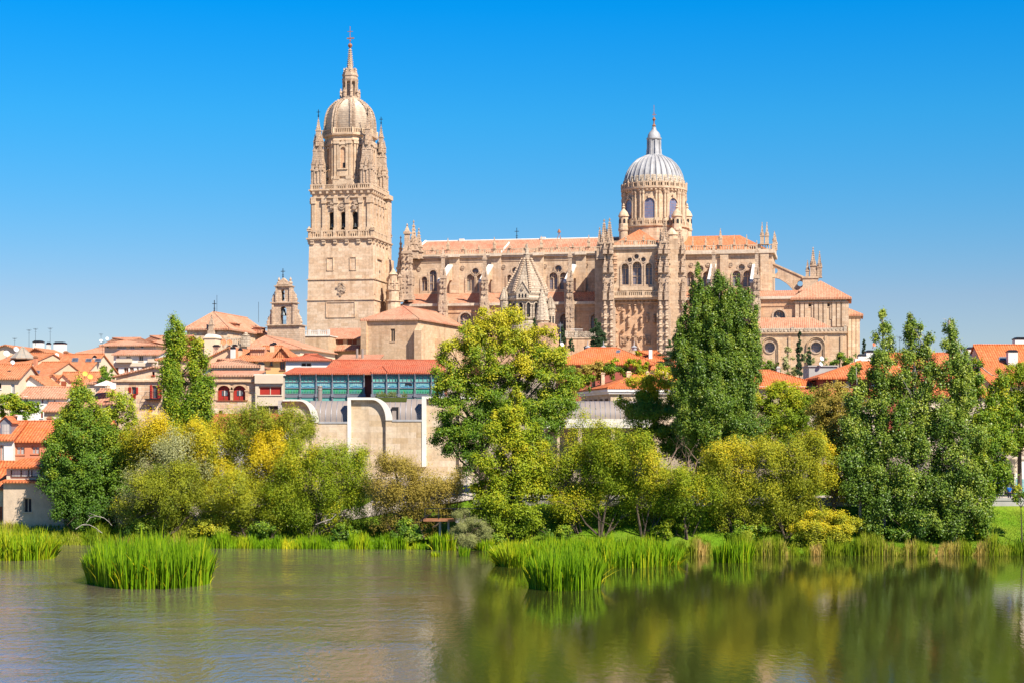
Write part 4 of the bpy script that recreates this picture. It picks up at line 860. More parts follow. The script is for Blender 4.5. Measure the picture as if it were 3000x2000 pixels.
    def on(px, py):
        lo, hi = -1.0, dep
        for _ in range(40):
            m_ = (lo+hi)/2
            if T.z(py, px, m_) > ze + s*m_: lo = m_
            else: hi = m_
        a, z = T.at(px, py, lo); return (a, lo, z)
    T.on = on
    for x0, x1, y0, y1 in sky:
        mb = MB(); q = [Vector(on(x0, y1)), Vector(on(x1, y1)), Vector(on(x1+2, y0)), Vector(on(x0+2, y0))]; nrm = (q[1]-q[0]).cross(q[3]-q[0]).normalized()
        mb.add([p+nrm*.1 for p in q]+[p-nrm*.05 for p in q], [(0,1,2,3),(0,4,5,1),(1,5,6,2),(2,6,7,3),(3,7,4,0)]); k_ = mb.build('skylight', M['glass'], ro)
        f = MB()
        for i in range(4): f.tube([q[i]+nrm*.11, q[(i+1)%4]+nrm*.11], [.07,.07], 4)
        f.build('frame', M['iron'], k_)
    for ch in chim: chimney(T, *ch)
    return T
# sacristy group at the east end
S = Thing('sacristy', 'square stone sacristy with tiled hip roofs and two round windows at the cathedral\'s right end', 'church building', W(2328, 0, 440)[0], 440.0, 27.0, YAW)
L = S.u(2480); ze = S.z(874, 2400); f1 = rect(S.u(2366), S.u(2376), S.z(899, 2370), S.z(890, 2370)); f2 = rect(S.u(2420), S.u(2430), S.z(899, 2425), S.z(889, 2425))
mb = MB(); mb.slab(FR, rect(0, L, -4, ze), -1, 0, [f1[::-1], f2[::-1]]); mb.box(.01, L-.01, 1.01, 15, -4, ze)
for px in (2330,2345,2358,2386,2399,2413,2438,2452,2466,2476): mb.fbox(FR, S.u(px), S.u(px)+.9, S.z(957,px), S.z(886,px), -.1, .3)
mb.fbox(FR, -.3, L+.3, S.z(887,2400), S.z(884,2400), -.1, .5); mb.fbox(FR, -.2, L+.2, S.z(880,2400), ze, -.1, .4)
for fx in (L,): mb.fbox((L,0,0,1), 0, 15, S.z(887,2400), S.z(884,2400), -.1, .5)
for x0, x1 in ((2360,2364),(2378,2382),(2414,2418),(2432,2436)): mb.fbox(FR, S.u(x0), S.u(x1), S.z(935,x0), S.z(886,x0), -.1, .18)
S.part('upper_wall', mb, M['sand_weathered'])
for p in (f1, f2): put_window(S, FR, p, 'd', .6, 'sand')
au, azr = S.at(2404, 822, 7.5); q = [(-1.0,-1.0,ze+.1),(L+1.3,-1.0,ze+.1),(L+1.3,16,ze+.1),(-1.0,16,ze+.1)]; A = (au, 7.5, azr)
S.part('upper_roof', hiproof([[q[0],q[1],A],[q[1],q[2],A],[q[2],q[3],A],[q[3],q[0],A]], .5), M['tile_pale'])
mb = MB(); a0, a1 = S.u(2338, 3), S.u(2364, 3); z_ = S.z(851, 2345, 3); mb.thick([[(a0,3,z_),(a1,3,z_),((a0+a1)/2,6,z_+1.2)],[(a1,3,z_),(a1,9,z_),((a0+a1)/2,6,z_+1.2)],[(a0,9,z_),(a0,3,z_),((a0+a1)/2,6,z_+1.2)]], .3); mb.box(a0+.3,a1-.3,3.3,9,ze,z_-.2); S.part('small_roof', mb, M['tile_pale'])
v = 10.0; a0, a1 = S.u(2470, v), S.u(2519, v); z_ = S.z(922, 2500, v); mb = MB(); mb.box(a0-3, a1, v, v+14, -4, z_)
for px in (2489, 2501, 2513): mb.box(S.u(px,v)-.4, S.u(px,v)+.5, v-.3, v, -4, S.z(931,px,v))
mb.box(a0-3.2, a1+.3, v-.4, v+14.3, z_-.8, z_); S.part('rear_wall', mb, M['sand'])
A = (a0-1, v+6, S.z(892, 2475, v+6)); q = [(a0-3,v-.8,z_+.1),(a1+.9,v-.8,z_+.1),(a1+.9,v+15,z_+.1)]; S.part('rear_roof', hiproof([[q[0],q[1],A],[q[1],q[2],A]], .5), M['tile_pale'])
v = -7.0; frl = (0, v, 1, 0); a0, a1 = S.u(2196, v), S.u(2478, v); zl = lambda py: S.z(py, 2350, v)
cs = [S.at(2255, 1017, v), S.at(2391, 1017, v)]; mb = MB(); mb.slab(frl, rect(a0, a1, -5, zl(975)), -1.2, 0, [disc(c[0], c[1], 1.32, 24)[::-1] for c in cs]); mb.box(a0+.01, a1-.01, v+1.21, 6, -5, zl(975))
for c in cs:
    for k, w_ in ((2.1,.5),(1.75,.3)):
        p = arch(c[0]-k, c[0]+k, zl(1062), c[1]+k+.4); mb.slab(frl, inset(p, 1.14), -.05, w_, [p[::-1]])
for px in (2310, 2462, 2416): mb.fbox(frl, S.u(px,v), S.u(px,v)+.7, -4, zl(985), -.1, .3)
mb.fbox(frl, a0, a1+.4, zl(977), zl(973), -.2, .5); mb.box(a1, a1+.4, v, 7, zl(977), zl(973)); S.part('lower_wall', mb, M['chapel'])
for c in cs:
    g = MB(); g.slab(frl, disc(c[0], c[1], 1.36, 24), -.9, -.85); p = S.part('round_window', g, M['church_glass']); s_ = MB(); s_.slab(frl, disc(c[0], c[1], 1.62, 24), 0, .2, [disc(c[0], c[1], 1.33, 24)[::-1]]); s_.build('surround', M['carved'], p)
mb = MB(); mb.fbox(frl, a0, a1+.3, zl(972), zl(961), -.3, .1); mb.box(a1-.3, a1+.1, v+.3, 7, zl(972), zl(961))
for i in range(24): mb.fbox(frl, a0+.6+i*(a1-a0)/24, a0+1.0+i*(a1-a0)/24, zl(970), zl(964), .05, .22)
for px in (2322, 2476): mb.fbox(frl, S.u(px,v)-.35, S.u(px,v)+.35, zl(974), zl(958), -.4, .3)
for k in range(4): mb.lathe(a1-.1, v+1+k*3.2, [(.3,zl(961)),(.4,zl(959)),(.15,zl(957)),(.3,zl(955)),(.05,zl(953))], 7)
S.part('parapet', mb, M['grey_stone'])
b1 = S.u(2380, -.3); zt1, zt0 = S.z(931, 2300, -.3), zl(962)
S.part('lower_roof', hiproof([[(a0,v+.4,zt0),(S.u(2440,v),v+.4,zt0),(b1,-.3,zt1),(a0,-.3,zt1)]], .25), M['tile_old'])
# scaly ribbed cupola of the older church in front of the nave
K = Thing('cupola_tower', 'ribbed scaly stone cupola with conical turrets in front of the cathedral nave', 'tower', W(1543, 0, 430)[0], 430.0, 24.0, YAW)
kz = lambda py: K.z(py, 1543, 0); mb = MB()
pf = [(63,862),(60,852),(54,838),(45,821),(36,806),(28,792),(19,775),(12,761),(8,752),(7,748)]; n = 26; prof = []
kr = lambda py: lerp_tab(-py, [(-p, r) for r, p in pf])*.086
for i in range(n+1):
    py = 862 + (749-862)*i/n
    if i: prof.append((kr(py)+.14, kz(py)-.02))
    prof.append((kr(py)-.05, kz(py)+.03))
mb.lathe(0, 0, prof, 16, math.pi/16); mb.lathe(0, 0, [(.75,kz(750)),(.9,kz(745)),(.5,kz(742)),(.45,kz(732)),(.6,kz(730)),(.2,kz(727)),(.3,kz(720)),(.05,kz(714))], 8)
K.part('scaly_dome', mb, M['grey_stone'])
for i in range(8):
    mb = MB(); a = math.pi/8*2*i + .35
    for k in range(16):
        py = 856-6.4*k; r = kr(py)+.22; mb.sq(r*math.cos(a), r*math.sin(a), .34, kz(py)-.12, kz(py)+.28, .24, a)
    K.part('crocket_rib', mb, M['carved'])
mb = MB(); mb.lathe(0, 0, [(5.2,-4),(5.2,kz(940)),(5.5,kz(938)),(4.7,kz(937)),(4.7,kz(887)),(5.3,kz(884)),(5.5,kz(878)),(5.2,kz(870)),(5.5,kz(862)),(5.4,kz(858))], 24); K.part('drum', mb, M['grey_stone'], smooth=25)
for i in range(16):
    a = -math.pi/2 - .12 + i*math.pi/8
    if math.sin(a) > .3: continue
    fr = (4.72*math.cos(a)+.42*math.sin(a), 4.72*math.sin(a)-.42*math.cos(a), -math.sin(a), math.cos(a)); p = arch(0, .84, kz(933), kz(891)); g = MB(); g.slab(fr, p, -.1, .05); o = K.part('arched_window', g, M['dark'])
    s_ = MB(); s_.slab(fr, inset(p, 1.35), -.1, .35, [inset(p, 1.0)[::-1]])
    for q in (-.34, 1.18): s_.lathe(*MB.fp(fr, q, 0, .35)[:2], [(.2,kz(935)),(.13,kz(933)),(.13,kz(900)),(.24,kz(897)),(.24,kz(895))], 8)
    s_.build('colonnette_frame', M['grey_stone'], o)
mb = MB(); f = (0, -5.6, 1, 0); a = K.u(1531, -5.6); hw = 1.55; mb.slab(f, [(a-hw,kz(882)),(a+hw,kz(882)),(a+hw,kz(862)),(a,kz(833)),(a-hw,kz(862))], -3.5, 0); mb.slab(f, [(a-hw-.2,kz(863)),(a,kz(831)),(a+hw+.2,kz(863)),(a+hw+.2,kz(860)),(a,kz(827)),(a-hw-.2,kz(860))], -3.5, .2); wreath(mb, f, a, kz(851), .45, .15)
o = K.part('gabled_dormer', mb, M['grey_stone']); g = MB()
for q in (-.8, 0, .8): g.slab(f, arch(a+q-.2, a+q+.2, kz(877), kz(866)), .01, .05)
g.build('dormer_opening', M['dark'], o)
for px, top, w_, yb, v_ in ((1478,842,1.25,880,-3.2),(1588,838,1.75,940,-3.4),(1613,868,1.2,905,1.0)):
    mb = MB(); a = K.u(px, v_); z_ = lambda py: K.z(py, px, v_); prof = [(w_*.95,-3),(w_*.95,z_(yb+2)),(w_*1.1,z_(yb))]
    for k in range(12): q = k/12; prof += [(w_*(1.06*(1-q**1.4))+.03, z_(yb+(top-yb)*q)-.01), (w_*(1.06*(1-((k+.9)/12)**1.4))+.0, z_(yb+(top-yb)*(k+.9)/12))]
    mb.lathe(a, v_, prof+[(.02, z_(top))], 12)
    for k in range(9):
        for j in range(6):
            q = k/9; r = w_*(1.06*(1-q**1.4)); mb.sq(a+r*math.cos(j*1.047), v_+r*math.sin(j*1.047), .13, z_(yb+(top-yb)*q), z_(yb+(top-yb)*q)+.3, .06)
    o = K.part('conical_turret', mb, M['grey_stone']); g = MB()
    for th in (-2.2, -1.5, -.8): g.slab((a+w_*.96*math.cos(th)+.2*math.sin(th), v_+w_*.96*math.sin(th)-.2*math.cos(th), -math.sin(th), math.cos(th)), arch(0,.4,z_(yb+52),z_(yb+22)), -.1, .04)
    g.build('turret_opening', M['dark'], o)
mb = MB(); mb.box(-6.5, 6.8, -5.2, 9, -4, kz(975)); mb.box(K.u(1576,-6), K.u(1616,-6), -6, 2, -4, K.z(946,1590,-6)); K.part('crossing_base', mb, M['sand_pink'])
# stone buildings under the tower
T = house('stone_chapel', 'tall plain stone chapel block with a pale tiled hip roof and one slit window', 1064, 1224, 933, 897, 428, 33, 'hipd', 'chapel', 'tile_old', -18, [(1144,1157,963,1000,'d')], .6, 1180, cat='chapel', frame='sand', depth=1.0, thick=.35)
mb = MB()
for px, y in ((1214, 968),): a = T.u(px,-1.6); mb.box(a, a+1.9, -1.7, 1, 0, T.z(y,px,-1.6)); mb.slab((a,0,0,1), [(-1.7,T.z(y,px,-1.6)),(0,T.z(y,px,-1.6)),(0,T.z(y-14,px,0))], .02, 1.88)
T.part('wall_buttress', mb, M['chapel']); mb = MB(); mb.box(T.L-.1, T.L+1.4, 12, 13.6, 0, T.ze-4.5); T.part('wall_buttress', mb, M['chapel']); mb = MB(); mb.box(-.3, 1.2, -.9, 1, 0, T.ze-.6); T.part('wall_buttress', mb, M['chapel'])
T = house('stone_annex', 'low stone annex with two brown shuttered windows under the big bell tower', 940, 1056, 990, 962, 436, 9, 'shed', 'chapel', 'tile_old', YAW, [(971,1006,991.5,1009,'b'),(1017,1046,991.5,1009,'b')], .7, cat='building', frame='chapel')
mb = MB(); z_ = T.z(1025,950,-1.5); mb.thick([[(T.u(942,-1.5),-2,z_),(T.u(1052,-1.5),-2,z_),(T.u(1052,-1.5),0,z_+1.3),(T.u(942,-1.5),0,z_+1.3)]], .3); T.part('lower_roof', mb, M['tile_old'])
T = house('terrace_block', 'plain stone terrace with a balustrade at the foot of the bell tower', 878, 962, 985, 985, 430, 12, 'flat', 'chapel', 'white_stone', YAW, [(918,930,1025,1035,'g')], cat='building', frame='chapel')
mb = MB(); balustrade(mb, FR, 0, T.L, T.ze+.2, T.ze+1.5, 2.6, .5); pinnacle(mb, .4, 0, T.ze+1.4, T.ze+2.6, .8, crock=2); T.part('balustrade', mb, M['white_stone'])
T = house('low_stone_roof', 'low weathered tiled roof with two pipes below the stone chapel', 990, 1110, 1052, 1038, 405, 14, 'shed', 'chapel', 'tile_old', 0, (), cat='house'); mb = MB()
for px in (1046, 1062): mb.tube([(T.u(px,3),3,T.ze), (T.u(px,3),3,T.z(1021,px,3))], [.3,.3], 8); 
T.part('vent_pipes', mb, M['zinc'])
# bell gable
B = Thing('bell_gable', 'slim stone bell gable with two arched openings each holding a bell', 'bell tower', W(783, 0, 415)[0], 415.0, 24.0, YAW)
bu = B.u; bz = lambda py: B.z(py, 830, 0); mb = MB()
o2 = arch(bu(821), bu(839), bz(950), bz(898)); o3 = arch(bu(823.5), bu(833.5), bz(882), bz(848))
mb.box(bu(783), bu(878), 0, 4.2, -4, bz(954)); mb.box(bu(780), bu(881.5), -.5, 4.7, bz(954), bz(951))
mb.slab(FR, rect(bu(797), bu(864), bz(951.1), bz(889)), -2.2, 0, [o2[::-1]]); mb.box(bu(793), bu(867.5), -.5, 2.7, bz(889), bz(885.5))
mb.slab(FR, rect(bu(808), bu(853), bz(885.4), bz(840)), -2.0, 0, [o3[::-1]]); mb.box(bu(804.5), bu(855), -.5, 2.5, bz(840), bz(837))
for x in (797,858): mb.fbox(FR, bu(x), bu(x)+.5, bz(951), bz(889), -.1, .3)
for x in (808,848): mb.fbox(FR, bu(x), bu(x)+.4, bz(885), bz(840), -.1, .3)
mb.slab(FR, [(bu(807),bz(837)),(bu(852),bz(837)),(bu(845),bz(828)),(bu(837),bz(822)),(bu(829.5),bz(814)),(bu(821),bz(822)),(bu(814),bz(828))], -1.6, 0)
mb.slab(FR, [(bu(814),bz(835)),(bu(846),bz(835)),(bu(830),bz(826))], -.1, .25)
for a, b_, y0, y1 in ((797,783,951,905),(864,879,951,905),(808,797,885,852),(853,864,885,852)):
    s_ = 1 if b_ > a else -1; d = (b_-a); mb.slab(FR, ([(bu(a),bz(y0)),(bu(b_),bz(y0)),(bu(b_+s_*1.5),bz(y0-10)),(bu(a+d*.75),bz(y0-20)),(bu(a+d*.4),bz(y1+12)),(bu(a+d*.5),bz(y1+3)),(bu(a),bz(y1))])[::s_], -1.6, -.2)
for x, y in ((783,951),(876,951),(797.5,885),(862,885),(813,837),(847,837)): q = bu(x)+.1; mb.lathe(q, .8, [(.5,bz(y)),(.4,bz(y-4)),(.55,bz(y-6)),(.55,bz(y-10)),(.2,bz(y-14)),(.35,bz(y-18)),(.02,bz(y-26))], 8)
B.part('stone_gable', mb, M['carved'])
for px, y0, y1, r in ((830,905,924,.92),(828.5,865,877,.5)):
    mb = MB(); a = bu(px, 1); mb.lathe(a, 1.0, [(.1,bz(y0)),(r*.5,bz(y0)-.05),(r*.62,bz((y0+y1)/2)),(r*.8,bz(y1)+.3),(r,bz(y1))], 14); mb.box(a-.2,a+.2,.8,1.2,bz(y0),bz(y0-6)); o = B.part('bell', mb, M['bronze'], smooth=40)
    y = MB(); y.box(a-r*1.0, a+r*1.0, .75, 1.25, bz(y0-6), bz(y0-3)); y.box(a-.25, a+.25, .8, 1.2, bz(y0-3), bz(y0-9)); y.build('yoke', M['shadow_wood'], o)
mb = MB(); metal_cross(mb, bu(829,.8), .8, bz(815), bz(786), .55); B.part('iron_cross', mb, M['black_metal'])
mb = MB()
for k in range(6): mb.box(bu(821)+.25*k, bu(821)+.25*k+.05, .3, .35, bz(951), bz(938))
mb.box(bu(821), bu(839), .3, .35, bz(938.5), bz(938)); B.part('railing', mb, M['black_metal'])
T = house('convent_church', 'rubble-walled church with a broad orange hip roof left of the bell gable', 548, 667, 957, 914, 400, 28, 'hipd', 'rubble', 'tile_pale', -11.5, (), .7, 625, cat='church', thick=.4)
mb = MB(); metal_cross(mb, T.u(628,5), 5, T.z(915,628,5), T.z(880,628,5), .5); mb.box(T.u(635,5),T.u(635,5)+.06,5,5.06,T.z(915,635,5),T.z(865,635,5)); mb.box(T.u(757,20),T.u(757,20)+.06,20,20.06,T.z(945,757,20),T.z(885,757,20)); T.part('iron_cross', mb, M['black_metal'])
mb = MB(); a = T.u(619,-.8); mb.box(a-.8,a+.8,-1.2,.4,0,T.z(968,619,-.8)); pinnacle(mb, a, -.6, T.z(970,619,-.8), T.z(922,619,-.8), 1.1); T.part('buttress_pinnacle', mb, M['carved'])
for px, py, v_ in ((690,948,7),(765,960,19)):
    mb = MB(); a, z_ = T.at(px, py, v_); mb.box(a-1.6, a+.6, v_-1.3, v_+1.3, z_-1.4, z_); mb.thick([[(a-1.9,v_-1.6,z_+.35),(a+.9,v_-1.6,z_+.05),(a+.9,v_+1.6,z_+.05),(a-1.9,v_+1.6,z_+.35)]], .2); T.part('dormer', mb, M['tile_pale'])
T = house('shaded_roof_house', 'house with one roof slope in dark shade and the other bright orange', 716, 880, 1018, 984, 378, 26, 'hipd', 'cream', 'tile_pale', -11, [(852,866,1031,1037,'d')], .6, 778)
mb = MB(); balustrade(mb, (T.u(668,-3), -3, 1, 0), 0, T.u(716,-3)-T.u(668,-3), T.z(1010,690,-3), T.z(990,690,-3), 3.6, .5); mb.sq(T.u(720,-3), -3, .8, T.z(1014,720,-3), T.z(985,720,-3)); mb.lathe(T.u(720,-3), -3, [(.6,T.z(985,720,-3)),(.9,T.z(982,720,-3)),(.4,T.z(979,720,-3)),(.5,T.z(976,720,-3)),(.05,T.z(973,720,-3))], 8); mb.box(T.u(668,-3), T.u(722,-3), -3.4, -2.6, T.z(1040,690,-3), T.z(1010,690,-3)); T.part('terrace_balustrade', mb, M['grey_stone'])
# ---------------------------------------------------------------- old town on the left
house('apartment_house', 'cream top storey with pale tiled hip roof standing above the white flats', 306, 456, 1009, 990, 345, 14, 'hip', 'cream', 'tile_pale', -9, [(344,370,1012,1021,'c'),(380,394,1012,1021,'c'),(412,420,1013,1019,'g'),(312,318,1012,1019,'s')], .8, hl=5, hr=12)
T = house('hip_roofed_house', 'rear house with a broad pale hip roof and a line of small roof vents', 232, 330, 1032, 999, 372, 18, 'hip', 'cream', 'tile_pale', -8, (), .6, hr=3)
for px, y in ((296,998),(340,996),(314,992)): dish(T, px, y, 8, .35)
antenna(T, 296, 978, 1000, 8)
house('broad_hip_house', 'wide house with a dull tiled hip roof on the skyline left of the poplar', 408, 512, 1007, 984, 365, 18, 'hip', 'beige', 'tile_pale', -9, (), .8, chim=((398,405,995,1006,4),))
T = house('white_flats', 'white block of flats with brown roller shutters above the stone house', 333, 466, 1036, 1024, 332, 6, 'shed', 'white', 'tile_pale', -3, [(407,420,1041,1056,'g'),(370,383,1042,1048,'c'),(343,349,1042,1046,'s'),(336,347,1075,1090,'b'),(363,376,1075,1090,'b'),(380,392,1075,1090,'b'),(401,406,1075,1088,'b'),(415,444,1073,1084,'b'),(446,458,1041,1048,'c')], .7, frame='beige', cat='apartment block')
mb = MB(); mb.fbox(FR, T.u(343), T.u(388), T.z(1061,360), T.z(1051,360), -.1, .9); mb.fbox(FR, T.u(436), T.u(462), T.z(1061,450), T.z(1051,450), -.1, .9); mb.fbox(FR, 0, T.L, T.z(1072,400), T.z(1062,400), -.1, .25); T.part('balcony', mb, M['beige'])
T = house('skylight_house', 'long bright orange roof with three skylights and a cream gable end', 146, 256, 1087, 1038, 300, 14, 'ridge', 'cream', 'tile', -9, (), .5, sky=((211,228,1050,1060),(251,267,1052,1060),(278,295,1052,1060)), chim=((186,196,1029,1045,12,'salmon','rust'),(272,279,1042,1053,5)))
antenna(T, 300, 1000, 1040, 8)
house('gable_house', 'orange roofed house with two skylights beside a plain peach gable', 52, 128, 1108, 1061, 284, 17, 'ridge', 'peach', 'tile', -13, (), .4, sky=((57,74,1087,1096),(100,115,1087,1095)), chim=((98,106,1043,1062,8,'salmon','rust'),))
T = house('half_timbered_house', 'salmon half-timbered gable with white chimneys behind the orange roofs', 72, 163, 1040, 1018, 322, 16, 'gable', 'salmon', 'tile', -6, [(98,126,1037,1051,'g')], .7, 106, chim=((96,122,999,1021,10),(157,187,1003,1031,9),(136,146,1004,1014,14)))
mb = MB()
for x in (80,92,104,132,145,157): mb.fbox(FR, T.u(x)-.08, T.u(x)+.08, T.z(1062,x), T.z(1036,x), -.05, .06)
mb.fbox(FR, 0, T.L, T.z(1053,100), T.z(1051,100), -.05, .065); mb.fbox(FR, 0, T.L, T.z(1037,100), T.z(1035.5,100), -.05, .065); T.part('timber_framing', mb, M['shadow_wood'])
for px, y0, y1 in ((104,962,1000),(85,965,1005),(147,960,1005)): antenna(T, px, y0, y1, 10)
dish(T, 166, 1040, -1, .4); dish(T, 157, 1044, -1.0, .3)
mb = MB(); 
for px, r in ((85,2.2),(138,1.8)):
    for k in range(120): a_, z_ = T.at(px+rnd.gauss(0,5), 1003+rnd.gauss(0,5), 13); mb.add([(a_,13+rnd.gauss(0,.8),z_),(a_+.35,13+rnd.gauss(0,.5),z_+.15),(a_+.1,13,z_+.4)], [(0,1,2)])
T = house('dormer_house', 'cream house with two small gabled dormers in its orange roof', 148, 262, 1142, 1090, 277, 12, 'ridge', 'cream', 'tile', -6, (), .4)
for px in (157, 187):
    a, z_ = T.at(px, 1128, .8); mb = MB(); mb.slab((0,.8,1,0), [(a-.9,z_-1.0),(a+.9,z_-1.0),(a+.9,z_+.95),(a,z_+1.7),(a-.9,z_+.95)], -3.5, 0); o = T.part('dormer', mb, M['cream'])
    r_ = MB(); r_.thick([[(a-1.2,.5,z_+.75),(a,.5,z_+1.85),(a,4.2,z_+1.85),(a-1.2,4.2,z_+.75)],[(a,.5,z_+1.85),(a+1.2,.5,z_+.75),(a+1.2,4.2,z_+.75),(a,4.2,z_+1.85)]], .12); r_.build('dormer_roof', M['tile'], o)
    g = MB(); g.fbox((0,.8,1,0), a-.42, a+.42, z_-.95, z_+.7, .01, .05); g.build('dormer_window', M['brownwood'], o)
for px, y in ((249,1094),(264,1103)): dish(T, px, y, -.5, .42, 'dish_yellow')
T = house('left_edge_house', 'cream house with a red tiled roof at the left edge of the town', -40, 57, 1104, 1068, 268, 12, 'ridge', 'cream', 'tile', 0, [(32,43,1122,1152,'c'),(-5,4,1120,1137,'s')], .6)
dish(T, 37, 1061, 2, .33); dish(T, 19, 1035, 8, .48); dish(T, 47, 1023, 12, .4)
T = house('far_left_house', 'small cream gabled house on the skyline at the far left edge', -30, 58, 1024, 1009, 335, 14, 'gable', 'cream', 'tile', -5, (), .6, 18); antenna(T, 43, 990, 1022, 3)
T = house('glass_roof_house', 'orange roof with a white pyramid skylight behind the left edge house', -30, 78, 1068, 1036, 300, 18, 'ridge', 'peach', 'tile', -14, (), .4, chim=((38,46,1037,1055,4,'salmon','rust'),(50,55,1038,1052,6,'salmon','rust')))
a, z_ = T.at(67, 1045, 4); mb = MB()
for i in range(8): t_ = i*math.pi/4; mb.tube([(a+2.3*math.cos(t_),4+2.3*math.sin(t_),z_-.3),(a,4,z_+1.9)], [.09,.07], 4)
mb.lathe(a, 4, [(2.2,z_-.4),(2.25,z_-.2),(.05,z_+1.75)], 8, 0); T.part('pyramid_skylight', mb, M['pale_glass'])
house('white_gable_house', 'low white gable wall with a solar panel on its roof', 58, 146, 1134, 1098, 272, 9, 'gable', 'white', 'tile', -8, (), .4, 92)
T = house('white_cottage', 'white two storey house with small brown windows and a sagging orange roof', 58, 196, 1161, 1134, 258, 10, 'ridge', 'white', 'tile_pale', 2, [(122,127,1166,1181,'b'),(158,162,1170,1184,'b'),(118,126,1204,1223,'b'),(68,82,1159,1174,'s')], .55)
mb = MB(); mb.tube([(T.u(141),-.12,0),(T.u(141),-.12,T.ze)], [.07,.07], 5); T.part('drainpipe', mb, M['zinc'])
house('porch_house', 'low building with a pale tiled roof below the white cottage', 129, 262, 1200, 1180, 250, 8, 'ridge', 'beige', 'tile_pale', 2, [(141,150,1216,1226,'s')], .5)
T = house('hidden_house', 'pale roofed white house half hidden behind the dark bank trees', 262, 336, 1179, 1139, 258, 12, 'ridge', 'white', 'tile_old', -4, [(310,319,1181,1200,'g')], .5)
dish(T, 331, 1133, -1, .42)
mb = MB(); a, z_ = T.at(312, 1127, 2); mb.lathe(a, 2, [(2.0,z_-.1),(1.95,z_),(.05,z_+.7)], 8); mb.tube([(a,2,z_-3),(a,2,z_)], [.05,.05], 5); T.part('terrace_parasol', mb, M['white'])
house('small_roof_house', 'small cream house with a short tiled roof under the dark shrub', 254, 300, 1121, 1112, 272, 8, 'shed', 'cream', 'tile_pale', -4, (), .4)
house('corner_house', 'cream house with an orange roof and tall window behind the poplar', 463, 560, 1051, 1024, 305, 12, 'hip', 'peach', 'tile', -4, [(488,501,1057,1079,'g')], .5, hr=3, chim=((487,497,1008,1028,4,'peach'),), frame='brownwood')
T = house('chimney_house', 'peach house with a cluster of chimneys and two orange dishes', 600, 694, 1050, 1016, 312, 15, 'gable', 'peach', 'tile', -10, (), .4, 672, chim=((624,640,1011,1037,3,'peach'),(665,674,1014,1030,8,'peach'),(675,687,1017,1060,-1.2,'white'),(681,692,1010,1030,9,'peach')))
dish(T, 654, 1003, 6, .5, 'dish_orange'); dish(T, 672, 1003, 6, .5, 'dish_orange'); antenna(T, 647, 990, 1045, 2)
T = house('ochre_house', 'ochre yellow house with a long orange tiled roof below the bell gable', 692, 852, 1052, 1014, 302, 15, 'hip', 'ochre', 'tile', -4, [(791,799,1057,1070,'g'),(820,835,1056,1083,'g'),(720,725,1055,1068,'s'),(731,736,1055,1068,'s'),(742,747,1055,1068,'s')], .7, hl=3, hr=3, chim=((698,708,1021,1039,3,'peach'),(791,802,1007,1031,4,'peach'),(797,808,1004,1014,8,'rust')), frame='brownwood')
mb = MB(); a, z_ = T.at(756, 1027, 3); mb.box(a-1.3, a+1.3, 2.2, 5, z_-1.2, z_+.3); mb.thick([[(a-1.6,1.8,z_+.3),(a+1.6,1.8,z_+.3),(a+1.1,4,z_+.8),(a-1.1,4,z_+.8)]], .12); T.part('dormer', mb, M['tile_pale'])
mb = MB(); a, z_ = T.at(826, 1036, 1); mb.thick([[(a-1.9,.4,z_-1.0),(a,.4,z_+1.3),(a,6,z_+1.3),(a-1.9,6,z_-1.0)],[(a,.4,z_+1.3),(a+1.9,.4,z_-1.0),(a+1.9,6,z_-1.0),(a,6,z_+1.3)]], .2); mb.slab((0,.8,1,0), [(a-1.6,z_-1.2),(a+1.6,z_-1.2),(a,z_+1.0)], -3, 0); T.part('gabled_dormer', mb, M['tile'])
T = house('white_house', 'white house with a red hip roof and grey louvre above the glass gallery', 837, 965, 1052, 1037, 268, 10, 'hip', 'white', 'tile_red', 0, [(881,913,1060,1072,'s')], .5, hl=4.5, hr=4.5)
T = house('flat_roofed_house', 'low building with a long pale parapet band behind the arched loggia', 596, 752, 1068, 1052, 268, 10, 'hip', 'white', 'tile_pale', 0, [(612,742,1080,1086,'d')], .7, hr=7, thick=.35)
chimney(T, 756, 773, 1062, 1098, -.4, 'beige')
T = house('arched_gable_house', 'small white arched gable under the rubble church wall', 598, 630, 991, 991, 372, 5, 'flat', 'cream', 'cream', -8, (), cat='house')
mb = MB(); mb.slab(FR, [(0,T.ze)]+[(T.L/2-T.L/2*math.cos(t_), T.ze+1.0*math.sin(t_)) for t_ in [math.pi*i/10 for i in range(11)]]+[(T.L,T.ze)], -5, .15); T.part('arched_top', mb, M['white_stone'])
# big stone house with shutters, the arched loggia, the modern annex
T = house('stone_house', 'golden stone house with a low gable, red shutters and iron balconies', 340, 604, 1098, 1072, 245, 14, 'gable', 'rubble', 'tile_pale', 0, [(386,398,1132,1153,'g'),(446,461,1128,1165,'g'),(505,519,1128,1165,'g'),(446,453,1088,1098,'d'),(438,445,1188,1200,'d')], .45, 452, frame='redwood', depth=.3)
mb = MB(); mb.fbox(FR, -.3, T.L+.1, T.z(1117,400), T.z(1112,400), -.1, .35); T.part('cornice', mb, M['chapel'])
for x0, x1, y0, y1 in ((377,385,1133,1148),(399,405,1133,1152),(440,446,1127,1166),(462,474,1127,1166),(498,505,1127,1166),(386,398,1153,1166)):
    mb = MB(); f = FR; mb.fbox(f, T.u(x0), T.u(x1), T.z(y1,x0), T.z(y0,x0), .03, .12)
    for k in range(6): zz = T.z(y1,x0)+(T.z(y0,x0)-T.z(y1,x0))*(k+.5)/6; mb.fbox(f, T.u(x0)+.04, T.u(x1)-.04, zz-.08, zz+.08, .1, .16)
    T.part('shutter', mb, M['redwood'])
